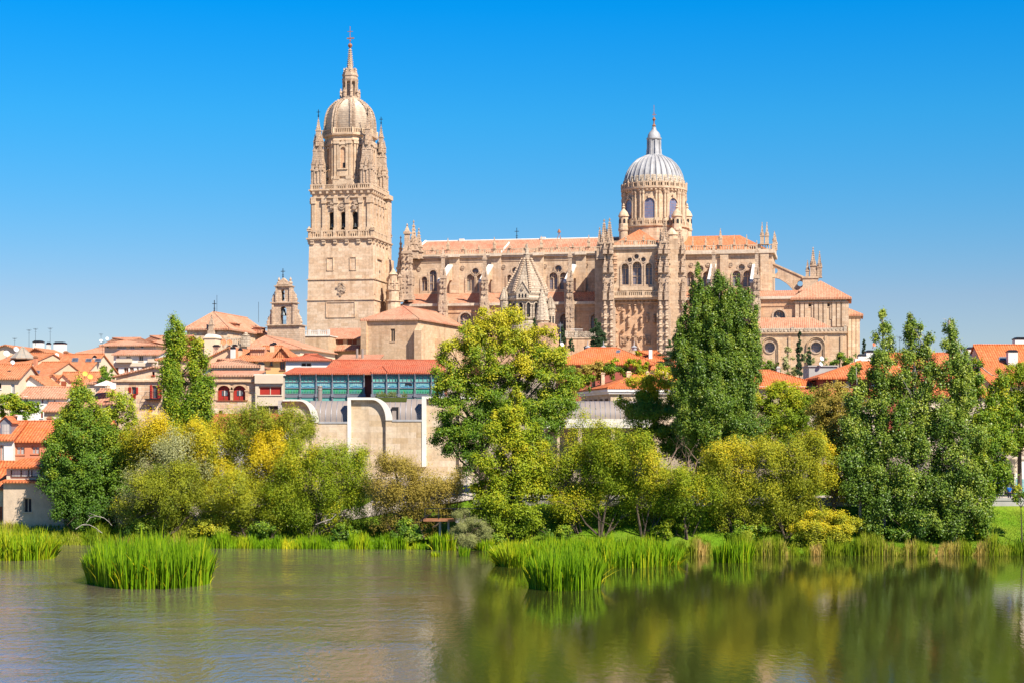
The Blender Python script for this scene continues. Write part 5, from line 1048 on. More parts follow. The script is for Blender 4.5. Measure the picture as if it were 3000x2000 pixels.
for x0, x1 in ((428,473),(482,524)):
    mb = MB(); a0, a1 = T.u(x0), T.u(x1); z_ = T.z(1167, x0); mb.fbox(FR, a0, a1, z_-.14, z_, 0, 1.1)
    for k in range(14): q = a0+(a1-a0)*k/13; mb.fbox(FR, q-.015, q+.015, z_, z_+.95, 1.03, 1.06)
    mb.fbox(FR, a0, a1, z_+.95, z_+1.0, 1.02, 1.07); mb.fbox(FR, a0, a0+.04, z_+.95, z_+1.0, 0, 1.06); mb.fbox(FR, a1-.04, a1, z_+.95, z_+1.0, 0, 1.06); T.part('balcony', mb, M['black_metal'])
chimney(T, 446, 452, 1066, 1074, 3, 'grey_stone', 'grey_stone')
T = house('arched_loggia_house', 'stone house with two red boarded horseshoe arches beside the modern annex', 598, 748, 1098, 1085, 246, 9, 'shed', 'rubble', 'tile_pale', 0, [(637,676,1128,1171,'r','a'),(682,722,1128,1171,'r','a'),(641,652,1201,1210,'d'),(711,723,1201,1210,'d')], .4, frame='brownwood', depth=.35)
mb = MB(); mb.fbox(FR, 0, T.L+.05, T.z(1117,650), T.z(1098,650), -.1, .12); mb.fbox(FR, T.u(606), T.L+.2, T.z(1118,650), T.z(1114,650), -.1, .4)
for x0, x1 in ((637,676),(682,722)):
    p = arch(T.u(x0), T.u(x1), T.z(1142,x0), T.z(1128,x0)); cx_, r = T.u((x0+x1)/2), (T.u(x1)-T.u(x0))/2; zc_ = T.z(1128,x0)-r
    mb.slab(FR, [(cx_+(r+.4)*math.cos(math.pi*i/14), zc_+(r+.4)*math.sin(math.pi*i/14)) for i in range(15)]+[(cx_+r*math.cos(math.pi*i/14), zc_+r*math.sin(math.pi*i/14)) for i in range(14,-1,-1)], .0, .14)
for x in (633, 679, 723): mb.fbox(FR, T.u(x)-.3, T.u(x)+.3, T.z(1145,x), T.z(1141,x), .0, .2); mb.fbox(FR, T.u(x)-.2, T.u(x)+.2, T.z(1171,x), T.z(1145,x), .0, .12)
T.part('arch_mouldings', mb, M['chapel'])
for x0, x1 in ((649,666),(693,711)):
    g = MB(); g.fbox(FR, T.u(x0), T.u(x1), T.z(1158,x0), T.z(1143,x0), -.34, -.28); o = T.part('casement', g, M['glass']); f = MB(); m_ = (T.u(x0)+T.u(x1))/2; f.fbox(FR, m_-.05, m_+.05, T.z(1158,x0), T.z(1143,x0), -.28, -.22); f.build('frame', M['white'], o)
T = house('modern_annex', 'flat roofed beige annex with red slatted shutters beside the glass gallery', 748, 830, 1099, 1099, 245.2, 8, 'flat', 'beige', 'white_stone', 0, [(758,825,1130,1155,'r'),(752,826,1187,1212,'s')], frame='beige', depth=.5)
mb = MB(); mb.fbox(FR, -.05, T.L, T.z(1122,780), T.z(1097,780), .0, .3); T.part('parapet', mb, M['beige'])
mb = MB()
for x0, x1 in ((793,803),(807,816)): mb.fbox(FR, T.u(x0), T.u(x1), T.z(1211,x0), T.z(1191,x0), -.48, -.42)
T.part('tall_panes', mb, M['curtain'])
T = house('red_roof_house', 'white house with a faded red roof behind the yellow willows', 596, 832, 1266, 1211, 229, 9, 'shed', 'white', 'tile_red', 0, [(602,625,1288,1305,'c'),(655,700,1288,1330,'c')], .5, frame='beige')
mb = MB(); mb.tube([(T.u(635),-.12,0),(T.u(635),-.12,T.ze)], [.08,.08], 5); T.part('drainpipe', mb, M['redwood'])
# riverside houses at the lower left
T = house('riverside_house', 'white house with bright orange roof and gabled dormer at the left river bank', -60, 38, 1283, 1234, 226, 12, 'ridge', 'white', 'tile_bright', 0, [(-6,11,1303,1347,'c')], .5, frame='salmon')
a, z_ = T.at(17, 1255, 1.5); mb = MB(); mb.slab((0,1.5,1,0), [(a-.75,z_-.9),(a+.75,z_-.9),(a+.75,z_+.9),(a,z_+1.6),(a-.75,z_+.9)], -3, 0); o = T.part('dormer', mb, M['iron']); g = MB(); g.fbox((0,1.5,1,0), a-.5, a+.5, z_-.7, z_+.6, .01, .05); g.build('dormer_window', M['curtain'], o); r_ = MB(); r_.thick([[(a-1.0,1.2,z_+.8),(a,1.2,z_+1.75),(a,4.5,z_+1.75),(a-1.0,4.5,z_+.8)],[(a,1.2,z_+1.75),(a+1.0,1.2,z_+.8),(a+1.0,4.5,z_+.8),(a,4.5,z_+1.75)]], .1); r_.build('dormer_roof', M['tile_bright'], o)
T = house('salmon_house', 'salmon pink house with a long bright orange roof behind the bank trees', 38, 300, 1287, 1234, 227, 12, 'ridge', 'salmon', 'tile_bright', 0, [(47,72,1305,1329,'c'),(92,116,1305,1327,'c')], .5, frame='salmon', chim=((38,50,1215,1236,7,'salmon','rust'),(137,152,1221,1236,8,'salmon','rust')))
mb = MB(); a, z_ = T.at(54, 1225, 7); mb.box(a-.4, a+.4, 7, 7.5, z_-.6, z_+.5); T.part('air_conditioner', mb, M['white'])
house('bay_roof_house', 'low house with a sloping orange roof and a strip of curtained windows', 54, 330, 1367, 1320, 217, 9, 'hip', 'beige', 'tile_bright', 0, [(33+24,120,1375,1394,'c')], .5, hl=6)
T = house('river_wall_house', 'rough stucco house with one dark window standing in the reeds at the water', 10, 330, 1408, 1394, 212, 5, 'shed', 'stucco', 'tile_bright', 0, [(69,93,1457,1498,'d')], .6, frame='stucco', depth=.5)
mb = MB(); z_ = T.z(1406, 30, 1.2); mb.box(.0, T.L, 1.3, 5, z_-.4, T.z(1372,30,1.2)); o = T.part('upper_storey', mb, M['beige']); g = MB(); g.box(T.u(33,1.2), T.u(120,1.2), 1.24, 1.29, T.z(1394,40,1.2), T.z(1376,40,1.2)); g.build('strip_window', M['curtain'], o)
f = MB()
for x in (33,62,84,93,120): f.box(T.u(x,1.2)-.06, T.u(x,1.2)+.06, 1.18, 1.235, T.z(1394,40,1.2), T.z(1376,40,1.2))
f.box(T.u(33,1.2), T.u(120,1.2), 1.16, 1.235, T.z(1394,40,1.2)-.1, T.z(1394,40,1.2)); f.build('window_frame', M['shadow_wood'], o)
r_ = MB(); z_ = T.z(1366, 40, 1); r_.thick([[(-.3,.6,z_),(T.L,.6,z_),(T.L,5,z_+1.0),(1.0,5,z_+1.0)]], .2); T.part('upper_roof', r_, M['tile_bright'])
house('low_orange_roof', 'narrow house with an orange roof cut by the left edge of the picture', -80, 9, 1425, 1352, 213, 10, 'ridge', 'stucco', 'tile_bright', 0, [(-4,8,1480,1530,'b')], .4)
# ---------------------------------------------------------------- glass gallery house and the museum wall below it
D0 = 247.0
G = Thing('glass_gallery_house', 'house with a long green and blue stained glass gallery under a red tiled roof', 'house', W(832, 0, D0)[0], D0, 10.0)
gu, gzz = G.u, (lambda py, v=0: G.z(py, 1000, v)); VB = -3.0
mb = MB(); mb.box(gu(834), gu(1300), .6, 14, 0, gzz(1096)); mb.box(gu(1092,VB), gu(1300,VB), VB+.6, .7, 0, gzz(1096)); G.part('wall', mb, M['darkred'])
def glazed(fr, a0, a1, v):
    z_ = lambda py: gzz(py, v); bay = MB(); q = .13
    for zz in (1098, 1099.5, 1118, 1136, 1152.5, 1157, 1162, 1175): bay.fbox(fr, a0, a1, z_(zz)-.045, z_(zz)+.045, -.1, .08)
    bay.fbox(fr, a0, a1, z_(1162), z_(1154), -.1, .05); bay.fbox(fr, a0, a1, z_(1098), z_(1094), -.2, .25)
    for k in (1, 2, 3): bay.fbox(fr, a0+(a1-a0)*k/4-.03, a0+(a1-a0)*k/4+.03, z_(1118), z_(1099), -.03, .05)
    for k in range(1, 10): bay.fbox(fr, a0+(a1-a0)*k/10-.015, a0+(a1-a0)*k/10+.015, z_(1152), z_(1141), .1, .16)
    o = G.part('gallery_bay', bay, M['iron'])
    for nm, m, y0, y1 in (('upper_glazing','sg_top',1099,1118),('middle_glazing','sg_mid',1118,1136),('lower_glazing','sg_low',1136,1153),('base_glazing','sg_top',1162,1176)):
        g = MB(); g.slab(fr, rect(a0, a1, z_(y1), z_(y0)), -.1, -.04); g.build(nm, M[m], o)
    g = MB(); cx_, w_ = (a0+a1)/2, (a1-a0)/2*.86; zc_ = (z_(1119)+z_(1135))/2; hh_ = (z_(1119)-z_(1135))/2
    g.tube([MB.fp(fr, cx_+w_*math.cos(t_)*(1 if abs(math.cos(t_)) < .8 else 1.0), zc_+hh_*.85*math.copysign(abs(math.sin(t_))**.55, math.sin(t_)), -.02) for t_ in [2*math.pi*i/20 for i in range(21)]], [.045]*21, 4)
    g.tube([MB.fp(fr, cx_+w_*.9*math.cos(t_), zc_-hh_*.95+hh_*.55*math.sin(t_), -.02) for t_ in [math.pi*i/10 for i in range(11)]], [.04]*11, 4)
    for k in (-.4, -.2, .2, .4): g.tube([MB.fp(fr, cx_+w_*k, zc_-hh_, -.02), MB.fp(fr, cx_+w_*k*.3, zc_-hh_*.1, -.02)], [.05,.05], 4)
    g.build('glass_ornament', M['sg_arc'], o)
ps = [834, 880, 927, 974, 1021, 1067]
for a, b_ in zip(ps, ps[1:]): glazed(FR, gu(a), gu(b_), 0)
frb = (0, VB, 1, 0); ps2 = [1091, 1133, 1169, 1216, 1264, 1300]
for a, b_ in zip(ps2, ps2[1:]): glazed(frb, gu(a,VB), gu(b_,VB), VB)
glazed((gu(1091,VB), 0, 0, -1), 0, 3.0, VB)
for pts, fr, v in ((ps, FR, 0), (ps2, frb, VB)):
    for p in pts:
        mb = MB(); mb.fbox(fr, gu(p,v)-.085, gu(p,v)+.085, gzz(1177,v), gzz(1094,v), -.1, .24); mb.fbox(fr, gu(p,v)-.2, gu(p,v)+.2, gzz(1162,v), gzz(1153,v), -.1, .32)
        mb.tube([MB.fp(fr, gu(p,v), gzz(1118,v), .2), MB.fp(fr, gu(p,v), gzz(1100,v), .55), MB.fp(fr, gu(p,v), gzz(1094,v), .6)], [.06,.06,.06], 4); G.part('iron_post', mb, M['iron'])
mb = MB(); mb.slab(frb, [(gu(1186,VB),gzz(1130,VB)),(gu(1208,VB),gzz(1130,VB)),(gu(1207,VB),gzz(1122,VB)),(gu(1187,VB),gzz(1122,VB))], -.03, -.01); G.part('open_pane', mb, M['dark'])
ze, zr = gzz(1092,-.6), gzz(1055,8); zl = gzz(1075,6)
pl = [[(gu(829,-.6),-.6,ze),(gu(1300,-.6),-.6,ze),(gu(1300,8),8,zr),(gu(976,8),8,zr),(gu(955,6),6,zl),(gu(864,6),6,zl)], [(gu(829,-.6),-.6,ze),(gu(864,6),6,zl),(gu(864,6),12,zl),(gu(829,-.6),12,ze)], [(gu(976,8),8,zr),(gu(1300,8),8,zr),(gu(1300,8),15,ze+1),(gu(960,8),15,ze+1)], [(gu(976,8),8,zr),(gu(960,8),15,ze+1),(gu(955,6),6,zl)]]
mb = MB(); mb.thick(pl, .2)
vz = VB-.5; z1_ = gzz(1090,vz); ap_ = (gu(1120,1.5), 2.2, gzz(1071,1.5)); e0, e1, e2 = (gu(1087,vz),vz,z1_), (gu(1136,vz),vz,z1_), (gu(1304,vz),vz,z1_)
mb.thick([[e0, e1, ap_], [(gu(1087,vz),.5,z1_), e0, ap_], [e1, e2, (gu(1304,1.5),2.6,gzz(1071,1.5)), ap_]], .2)
o = G.part('roof', mb, M['tile_red']); c = MB(); c.tube([(gu(976,8),8,zr),(gu(1300,8),8,zr)], [.16,.16], 5); c.tube([e0, ap_], [.14,.14], 5); c.tube([e1, ap_], [.14,.14], 5); c.build('ridge_tiles', M['tile_red'], o)
mb = MB(); mb.tube([(gu(937,-2.2),-2.2,gzz(1180,-2.2)),(gu(937,-2.2),-2.2,gzz(1130,-2.2))], [.34,.34], 14); mb.lathe(gu(937,-2.2),-2.2,[(.36,gzz(1133,-2.2)),(.4,gzz(1131,-2.2)),(.36,gzz(1129,-2.2))],14); mb.lathe(gu(937,-2.2),-2.2,[(.36,gzz(1142,-2.2)),(.38,gzz(1141,-2.2)),(.36,gzz(1140,-2.2))],14)
tag(mb.build('flue_pipe', M['zinc']), 'brown metal flue pipe rising before the green glass gallery', 'pipe'); bpy.data.objects['flue_pipe'].location = (W(832,0,D0)[0], D0, 10.0)
# museum wall: recessed panels framed by pale coping, projecting blocks with zinc barrel vaults
Q = Thing('museum_wall', 'tall smooth sandstone wall with white curved copings and zinc barrel vaults', 'building', W(827, 0, 238)[0], 238.0, 4.5)
qu = Q.u; qz = lambda py: Q.z(py, 1000, 0); PR = -.55; frp = (0, PR, 1, 0); quv = lambda px: Q.u(px, PR); qzv = lambda py: Q.z(py, 1000, PR)
def quarter(u0, zt_, u1, z1, n=12): return [(u0+(u1-u0)*math.sin(t_), zt_-(zt_-z1)*(1-math.cos(t_))) for t_ in [math.pi/2*i/n for i in range(n+1)]]
prof = [(0,-3),(0,qz(1174))] + quarter(qu(880), qz(1174), qu(917), qz(1234)) + [(qu(1018),qz(1234)),(qu(1018),qz(1166))] + quarter(qu(1092), qz(1166), qu(1133), qz(1229)) + [(qu(1236),qz(1229)),(qu(1236),qz(1162)),(qu(1405),qz(1162)),(qu(1405),-3)]
mb = MB(); mb.slab(FR, prof, -.5, 0); Q.part('wall', mb, M['museum'])
for x0, x1, yt, yb in ((913,1021,1234,1366),(1149-19,1238,1229,1366),(1345,1412,1172,1366)):
    mb = MB(); mb.box(quv(x0), quv(x1), PR, -.002, Q.z(yb,1000,PR), Q.z(yt,1000,PR)); Q.part('projecting_block', mb, M['museum'])
def cop(inner, outer, label=None):
    mb = MB(); mb.slab(frp, inner + outer[::-1], -.57, .12); return Q.part('coping', mb, M['white_stone'])
def arc_coping(x0, xa, xo, yt, yb, th=7):
    inner = [(quv(x0),qzv(yt+th))] + quarter(quv(xa), qzv(yt+th), quv(xo-19), qzv(yb)); outer = [(quv(x0),qzv(yt))] + quarter(quv(xa), qzv(yt), quv(xo), qzv(yb)); cop(inner, outer)
arc_coping(829, 878, 933, 1169, 1236, 5); arc_coping(1018, 1090, 1149, 1163, 1230, 7)
for x0, x1, y0, y1 in ((1018,1028,1170.3,1366),(1236,1249,1167.3,1366),(1236,1405,1160,1167)):
    mb = MB(); mb.box(quv(x0), quv(x1), PR-.12, .0, qzv(y1), qzv(y0)); Q.part('coping', mb, M['white_stone'])
for x0, x1, y in ((933,1018,1236),(1149,1236,1230)):
    mb = MB(); mb.box(quv(x0), quv(x1), PR-.1, .0, qzv(y+3.5), qzv(y-2)); Q.part('ledge', mb, M['lead'])
mb = MB(); mb.box(-.55, -.01, -.3, .6, -3, qz(1172)); Q.part('side_pier', mb, M['concrete'])
def barrel(x0, x1, y0, y1, T=Q, v0=.15, seam=15.5, name='barrel_vault'):
    z0, z1 = T.z(y1, x0, v0), T.z(y0, x0, v0+2.6); H = z1-z0; mb = MB(); a0, a1 = T.u(x0, v0), T.u(x1, v0); n = 14
    arc = [(v0+2.9*(1-math.cos(t_)), z0+H*math.sin(t_)) for t_ in [math.pi/2*i/n for i in range(n+1)]]
    vs = [(a, v, z) for a in (a0, a1) for v, z in arc]+[(a, v0+3.2, z0-1) for a in (a0, a1)]
    mb.add(vs, [(i, n+1+i, n+2+i, i+1) for i in range(n)] + [tuple(range(n+1))+(2*n+2,), tuple(range(n+1, 2*n+2))+(2*n+3,)])
    o = T.part(name, mb, M['zinc'], smooth=40); s_ = MB(); k = max(1, round((x1-x0)/seam))
    for i in range(k+1): s_.tube([(a0+(a1-a0)*i/k, v-.02, z+.02) for v, z in arc], [.05]*(n+1), 4)
    s_.build('standing_seams', M['iron'], o); return o
barrel(905, 1018, 1173, 1234); o = barrel(1110, 1236, 1167, 1229)
mb = MB(); mb.box(Q.u(1148,-.0), Q.u(1167,0), -.02, 2.2, Q.z(1229,1150,0), Q.z(1191,1150,0)); Q.part('vault_opening', mb, M['dark'])
mb = MB(); mb.box(Q.u(1149,0), Q.u(1161,0), -.08, -.03, Q.z(1229,1150,0), Q.z(1202,1150,0)); Q.part('metal_door', mb, M['zinc'])
# plants on the museum roof terrace
mb = MB(); rp = random.Random(3)
for k in range(260):
    px = rp.choice((1108,1118,1122,1140,1148,1156,1185)) + rp.gauss(0,4); py = 1163 - abs(rp.gauss(0,5)); x, y, z = W(px, py, 240.0+rp.uniform(-.5,.5)); mb.add([(x,y,z),(x+rp.uniform(-.3,.3),y,z+.1),(x+rp.uniform(-.2,.2),y+.1,z+.35)], [(0,1,2)])
mb.box(W(1098,0,240)[0], W(1192,0,240)[0], 239.4, 240.8, W(0,1176,240)[2], W(0,1163,240)[2])
M['planter_leaf'] = leafmat('planter_leaves', [(0,(0.10,0.12,0.02)),(1,(0.35,0.22,0.02))]); tag(mb.build('roof_planter', M['planter_leaf']), 'planter with yellowing plants above the second curved coping', 'plant')
# right part of the museum
V = Thing('museum_wing', 'museum wing with a long zinc barrel roof over a pale beam on stone columns', 'building', W(1600, 0, 243)[0], 243.0, 4.5)
mb = MB(); mb.box(V.u(1600), V.u(1910), 0, 1.0, V.z(1252,1700,0), V.z(1226,1700,0)); V.part('beam', mb, M['white_stone'])
for x0, x1 in ((1632,1640),(1693,1705),(1790,1802),(1880,1892)):
    mb = MB(); mb.box(V.u(x0), V.u(x1), .1, .9, 0, V.z(1252.2,1700,0)); V.part('column', mb, M['museum'])
mb = MB(); mb.box(V.u(1600), V.u(1910), 4, 9, 0, V.z(1226,1700,4)); V.part('rear_wall', mb, M['museum']); barrel(1600, 1905, 1174, 1226, V, .4, 14.5)
# orange roofs right of the middle tree
house('long_orange_house', 'long low house with a bright orange roof and shaded eaves below the cathedral portal', 1640, 1905, 1058, 1019, 335, 13, 'hip', 'darkred', 'tile_bright', 2, [(1735,1745,1062,1075,'c'),(1795,1806,1062,1072,'c'),(1830,1840,1062,1072,'c'),(1700,1712,1064,1078,'s')], 1.0, hr=6, sky=((1805,1815,1027,1034),), thick=.3, depth=.4)
T = house('orange_corner_house', 'small orange hip roofed house with a white chimney left of the dark poplar', 1862, 2008, 1074, 1028, 342, 12, 'hip', 'cream', 'tile_bright', 2, [(1990,2000,1080,1088,'g')], .8, hl=5, hr=9, chim=((1901,1911,1019,1039,3),)); dish(T, 1858, 1070, 5, .3)
for px in (1722, 1768, 1858): mb = MB(); a, z_ = T.at(px, 1017, 1); mb.lathe(a, 1, [(.5,z_-.6),(.5,z_),(.7,z_),(.1,z_+.4),(.05,z_+1.2)], 8); T.part('roof_vent', mb, M['lead'])
T = house('cornice_house', 'stone house with a deep white cornice and bright orange hip roof amid the trees', 1789, 2120, 1133, 1099, 272, 24, 'hip', 'museum', 'tile_bright', 9, [(1812,1824,1146,1168,'s')], .7, hl=6.5, hr=4, chim=((1762,1772,1090,1106,14,'rubble','rubble'),(1737,1744,1110,1118,18,'rubble','rubble'),(1836,1850,1088,1104,9,'rubble','rubble'),(1894,1902,1088,1098,6,'rubble','rubble'),(1936,1946,1088,1100,6,'rubble','rubble'),(1950,1957,1090,1100,6,'rubble','rubble')), thick=.25)
mb = MB(); mb.box(-.62, T.L+.6, -.62, 24.6, T.ze-.75, T.ze-.25); mb.box(-.4, T.L+.4, -.4, 24.4, T.ze-1.1, T.ze-.74); T.part('white_cornice', mb, M['white'])
mb = MB()
for k in range(5): mb.fbox((0,24,0,-1), 3+k*4.2, 5.2+k*4.2, T.ze-5.5, T.ze-1.8, .0, .06)
T.part('side_openings', mb, M['shadow_wood'])
house('orange_garden_house', 'low house with a vivid orange roof and white eaves below the round windows', 2190, 2418, 1128, 1085, 276, 12, 'hip', 'museum', 'tile_bright', 0, (), .7, hl=1, hr=8, thick=.3, chim=((2276,2286,1074,1088,6,'concrete','concrete'),))
T = bpy.data.objects['orange_garden_house']
mb = MB(); x0, x1 = W(2190,0,276)[0]-.6, W(2418,0,276)[0]+.6; z_ = W(0,1129,276)[2]; mb.box(x0-T.location.x, x1-T.location.x, -.6, .2, z_-.5-T.location.z, z_-.1-T.location.z); mb.build('white_fascia', M['white'], T)
T = house('red_walled_house', 'dark red walled house with a deep orange hip roof and white chimney block', 2412, 2600, 1098, 1052, 270, 14, 'hip', 'darkred', 'tile_bright', 0, [(2440,2450,1112,1128,'g'),(2478,2490,1116,1128,'g'),(2554,2562,1120,1127,'d')], 1.0, hl=8, hr=2, thick=.3, chim=((2538,2570,1027,1058,7),(2515,2537,1038,1062,7)))
dish(T, 2560, 1010, 7, .3, 'dish_orange'); antenna(T, 2636, 985, 1035, 7); mb = MB(); mb.box(T.u(2506,6), T.u(2569,6), 6.2, 7, T.z(1066,2530,6), T.z(1050,2530,6)); T.part('roof_parapet', mb, M['white'])
house('long_roof_house', 'wide house with a tall orange roof standing behind the pointed poplars', 2590, 2838, 1092, 1035, 285, 16, 'ridge', 'darkred', 'tile_bright', 0, [(2640,2650,1110,1125,'g'),(2748,2760,1108,1120,'g')], .8, chim=((2836,2864,1018,1066,-1),(2859,2880,1009,1074,2),(2710,2722,1015,1040,9)), thick=.3)
house('lower_orange_roof', 'strip of low orange roof just above the bank trees', 2350, 2600, 1158, 1140, 258, 8, 'shed', 'beige', 'tile_bright', 0, (), .5)
house('poplar_roof_house', 'low orange roof showing between the pointed poplars', 2690, 2905, 1158, 1100, 258, 10, 'shed', 'beige', 'tile_bright', 0, (), .5)
T = house('right_edge_house', 'house with a tall orange roof and white chimneys at the right edge', 2890, 3080, 1084, 1011, 275, 14, 'ridge', 'cream', 'tile_bright', 0, (), .5, sky=((2926,2951,1047,1055),), chim=((2954,2982,1026,1076,1.0),(2974,3010,990,1034,9)))
house('right_lower_house', 'wide orange roof above the trees at the far right', 2905, 3090, 1122, 1076, 262, 9, 'shed', 'cream', 'tile_bright', 0, (), .5)
T = house('concrete_shed', 'plain grey concrete box with two white dishes under the round windows', 2370, 2453, 1073, 1073, 292, 6, 'flat', 'concrete', 'concrete', 0, (), cat='shed'); dish(T, 2407, 1050, 3, .4); dish(T, 2404, 1066, -.5, .35)
# lower right building, promenade wall, rail, person
T = house('riverside_pavilion', 'pale building with a beige overhang and teal glass doors behind the railing', 2890, 3080, 1344, 1344, 212, 10, 'flat', 'white', 'beige', 0, [(2941,2972,1385,1466,'d')], frame='beige', depth=1.2, cat='building')
mb = MB(); mb.fbox(FR, T.u(2931), T.u(2975), T.z(1385,2950), T.z(1343,2950), 0, 1.2); T.part('overhang', mb, M['beige'])
for x0, x1 in ((2944,2962),(2976,3000)):
    mb = MB(); mb.fbox(FR, T.u(x0), T.u(x1), T.z(1466,2950), T.z(1402,2950), .02 if x0 > 2970 else -1.1, .06 if x0 > 2970 else -1.05); T.part('glass_door', mb, M['sg_mid'])
mb = MB(); xs_ = [W(p, 0, 199)[0] for p in range(1380, 3200, 20)]; top = []; 
for a, b_ in zip(xs_, xs_[1:]):
    ya, yb = bank_y(a)+12.0, bank_y(b_)+12.0
    for dz0, dz1, t0, t1 in ((3.0, 5.45, 0, .5), (5.45, 5.75, -.08, .62)): mb.add([(a,ya+t0,dz0),(b_,yb+t0,dz0),(b_,yb+t1,dz0),(a,ya+t1,dz0),(a,ya+t0,dz1),(b_,yb+t0,dz1),(b_,yb+t1,dz1),(a,ya+t1,dz1)], [(0,1,5,4),(1,2,6,5),(2,3,7,6),(3,0,4,7),(4,5,6,7)])
tag(mb.build('promenade_wall', M['concrete']), 'low grey concrete retaining wall along the lawn behind the bank trees', 'wall')
R_ = Thing('promenade_railing', 'thin dark railing on the promenade wall beside the person in blue', 'railing', W(2900, 0, 199)[0], 198.6, 5.75)
for k in range(9):
    mb = MB(); mb.box(k*1.4-.025, k*1.4+.025, .3, .35, 0, 1.05); R_.part('post', mb, M['black_metal'])
mb = MB(); mb.box(0, 11.2, .3, .35, 1.05, 1.1); mb.box(0, 11.2, .31, .34, .5, .54); R_.part('rail', mb, M['black_metal'])
# viewing platform on two posts
P_ = Thing('viewing_platform', 'small timber viewing platform with an iron railing standing on two posts in the reeds', 'platform', W(1240, 0, 195.5)[0], 195.5, -.3)
pu = P_.u; pz = lambda py: P_.z(py, 1290, 0)
mb = MB(); mb.box(pu(1240), pu(1334), 0, 2.4, pz(1526), pz(1520)); P_.part('deck', mb, M['rust'])
for px in (1288, 1313):
    mb = MB(); mb.tube([(pu(px), 1.2, 0), (pu(px), 1.2, pz(1526))], [.16,.14], 10); P_.part('post', mb, M['concrete'])
for px in (1245, 1285, 1331, 1375, 1410):
    mb = MB(); mb.box(pu(px)-.05, pu(px)+.05, .05, .15, pz(1520), pz(1488)); P_.part('railing_post', mb, M['black_metal'])
mb = MB(); mb.box(pu(1243), pu(1420), .06, .14, pz(1489), pz(1487)); mb.box(pu(1243), pu(1332), .07, .13, pz(1508), pz(1507)); P_.part('rail', mb, M['black_metal'])
mb = MB(); mb.box(pu(1335), pu(1420), .0, 2.4, pz(1530), pz(1520)); P_.part('bridge', mb, M['concrete'])
pw = lambda x_: 42 if -30 < x_ < -4 else 24
pm = MB(); pmx = list(np.linspace(-70, 80, 76))
for a, b_ in zip(pmx, pmx[1:]):
    pm.add([(a, bank_y(a)+12.55, ground(a, bank_y(a)+12.55)+.06), (b_, bank_y(b_)+12.55, ground(b_, bank_y(b_)+12.55)+.06), (b_, bank_y(b_)+pw(b_), ground(b_, bank_y(b_)+pw(b_))+.06), (a, bank_y(a)+pw(a), ground(a, bank_y(a)+pw(a))+.06)], [(0,1,2,3)])
M['paving'] = plain('pale_path_paving', (0.50,0.42,0.33), 0.9, 0.25, 0.4)
tag(pm.build('path', M['paving']), kind='structure')
LP = Thing('street_lamp', 'slim grey street lamp with a pale globe beside the museum wall', 'street lamp', *W(1367, 1425, 228))
mb = MB(); h_ = 70/F*228; mb.tube([(0,0,-2),(0,0,h_)], [.08,.05], 8); LP.part('pole', mb, M['iron']); mb = MB(); mb.lathe(0,0,[(.05,h_),(.22,h_+.1),(.28,h_+.4),(.2,h_+.6),(.02,h_+.7)],10); LP.part('lamp_head', mb, M['white'])
# person in blue on the promenade
def skinned(name, verts, edges, radii, m, parent=None, root=0):
    me = bpy.data.meshes.new(name); me.from_pydata(verts, edges, []); o = bpy.data.objects.new(name, me); col.objects.link(o)
    s_ = o.modifiers.new('skin', 'SKIN'); s_.use_smooth_shade = True; sub = o.modifiers.new('sub', 'SUBSURF'); sub.levels = sub.render_levels = 2
    if not me.skin_vertices: me.skin_vertices.new(name='')
    for i, r in enumerate(radii): d = me.skin_vertices[0].data[i]; d.radius = r if isinstance(r, tuple) else (r, r); d.use_root = i == root
    bpy.context.view_layer.update(); dg = bpy.context.evaluated_depsgraph_get(); nm = bpy.data.meshes.new_from_object(o.evaluated_get(dg)); o.modifiers.clear(); o.data = nm; nm.materials.clear(); nm.materials.append(m)
    if parent: o.parent = parent
    return o
px_, py_, pz_ = W(2957, 1463, 200.2)
bv = [(0,0,.92),(0,0,1.1),(0,.0,1.32),(0,0,1.43),(0,-.01,1.53),(0,-.01,1.63),(0,-.01,1.72),(.09,0,.86),(.10,.01,.48),(.11,.03,.08),(.11,-.09,.03),(-.09,0,.86),(-.12,-.05,.48),(-.13,.08,.10),(-.13,-.04,.04),(.19,0,1.38),(.26,.02,1.12),(.30,-.12,.92),(.31,-.2,.86),(-.19,0,1.38),(-.25,.04,1.12),(-.24,-.04,.86),(-.24,-.08,.78)]
be = [(0,1),(1,2),(2,3),(3,4),(4,5),(5,6),(0,7),(7,8),(8,9),(9,10),(0,11),(11,12),(12,13),(13,14),(2,15),(15,16),(16,17),(17,18),(2,19),(19,20),(20,21),(21,22)]
br_ = [(.16,.11),(.15,.10),(.17,.11),.06,.085,.10,.06,.09,.062,.045,.04,.09,.062,.045,.04,.065,.05,.04,.035,.065,.05,.04,.035]
body = skinned('person', bv, be, br_, M['skin']); body.location = (px_, py_, pz_); body.rotation_euler = (0, 0, R(160)); tag(body, 'person in a blue shirt and dark trousers walking on the promenade', 'person')
sh = skinned('shirt', [(0,0,.86),(0,0,1.1),(0,0,1.33),(0,0,1.42),(.2,0,1.38),(.26,.02,1.14),(-.2,0,1.38),(-.25,.04,1.14)], [(0,1),(1,2),(2,3),(2,4),(4,5),(2,6),(6,7)], [(.2,.15),(.185,.135),(.2,.14),.08,.09,.075,.09,.075], M['blue_cloth'], body)
tr = skinned('trousers', [(0,0,.95),(.09,0,.84),(.10,.01,.48),(.11,.03,.1),(-.09,0,.84),(-.12,-.05,.48),(-.13,.08,.12)], [(0,1),(1,2),(2,3),(0,4),(4,5),(5,6)], [(.17,.125),.115,.085,.07,.115,.085,.07], M['dark_cloth'], body)
hr_ = MB(); hr_.lathe(0, .015, [(.085,1.58),(.115,1.66),(.10,1.74),(.05,1.79),(.01,1.80)], 12); hr_.build('hair', M['hair'], body, smooth=60)
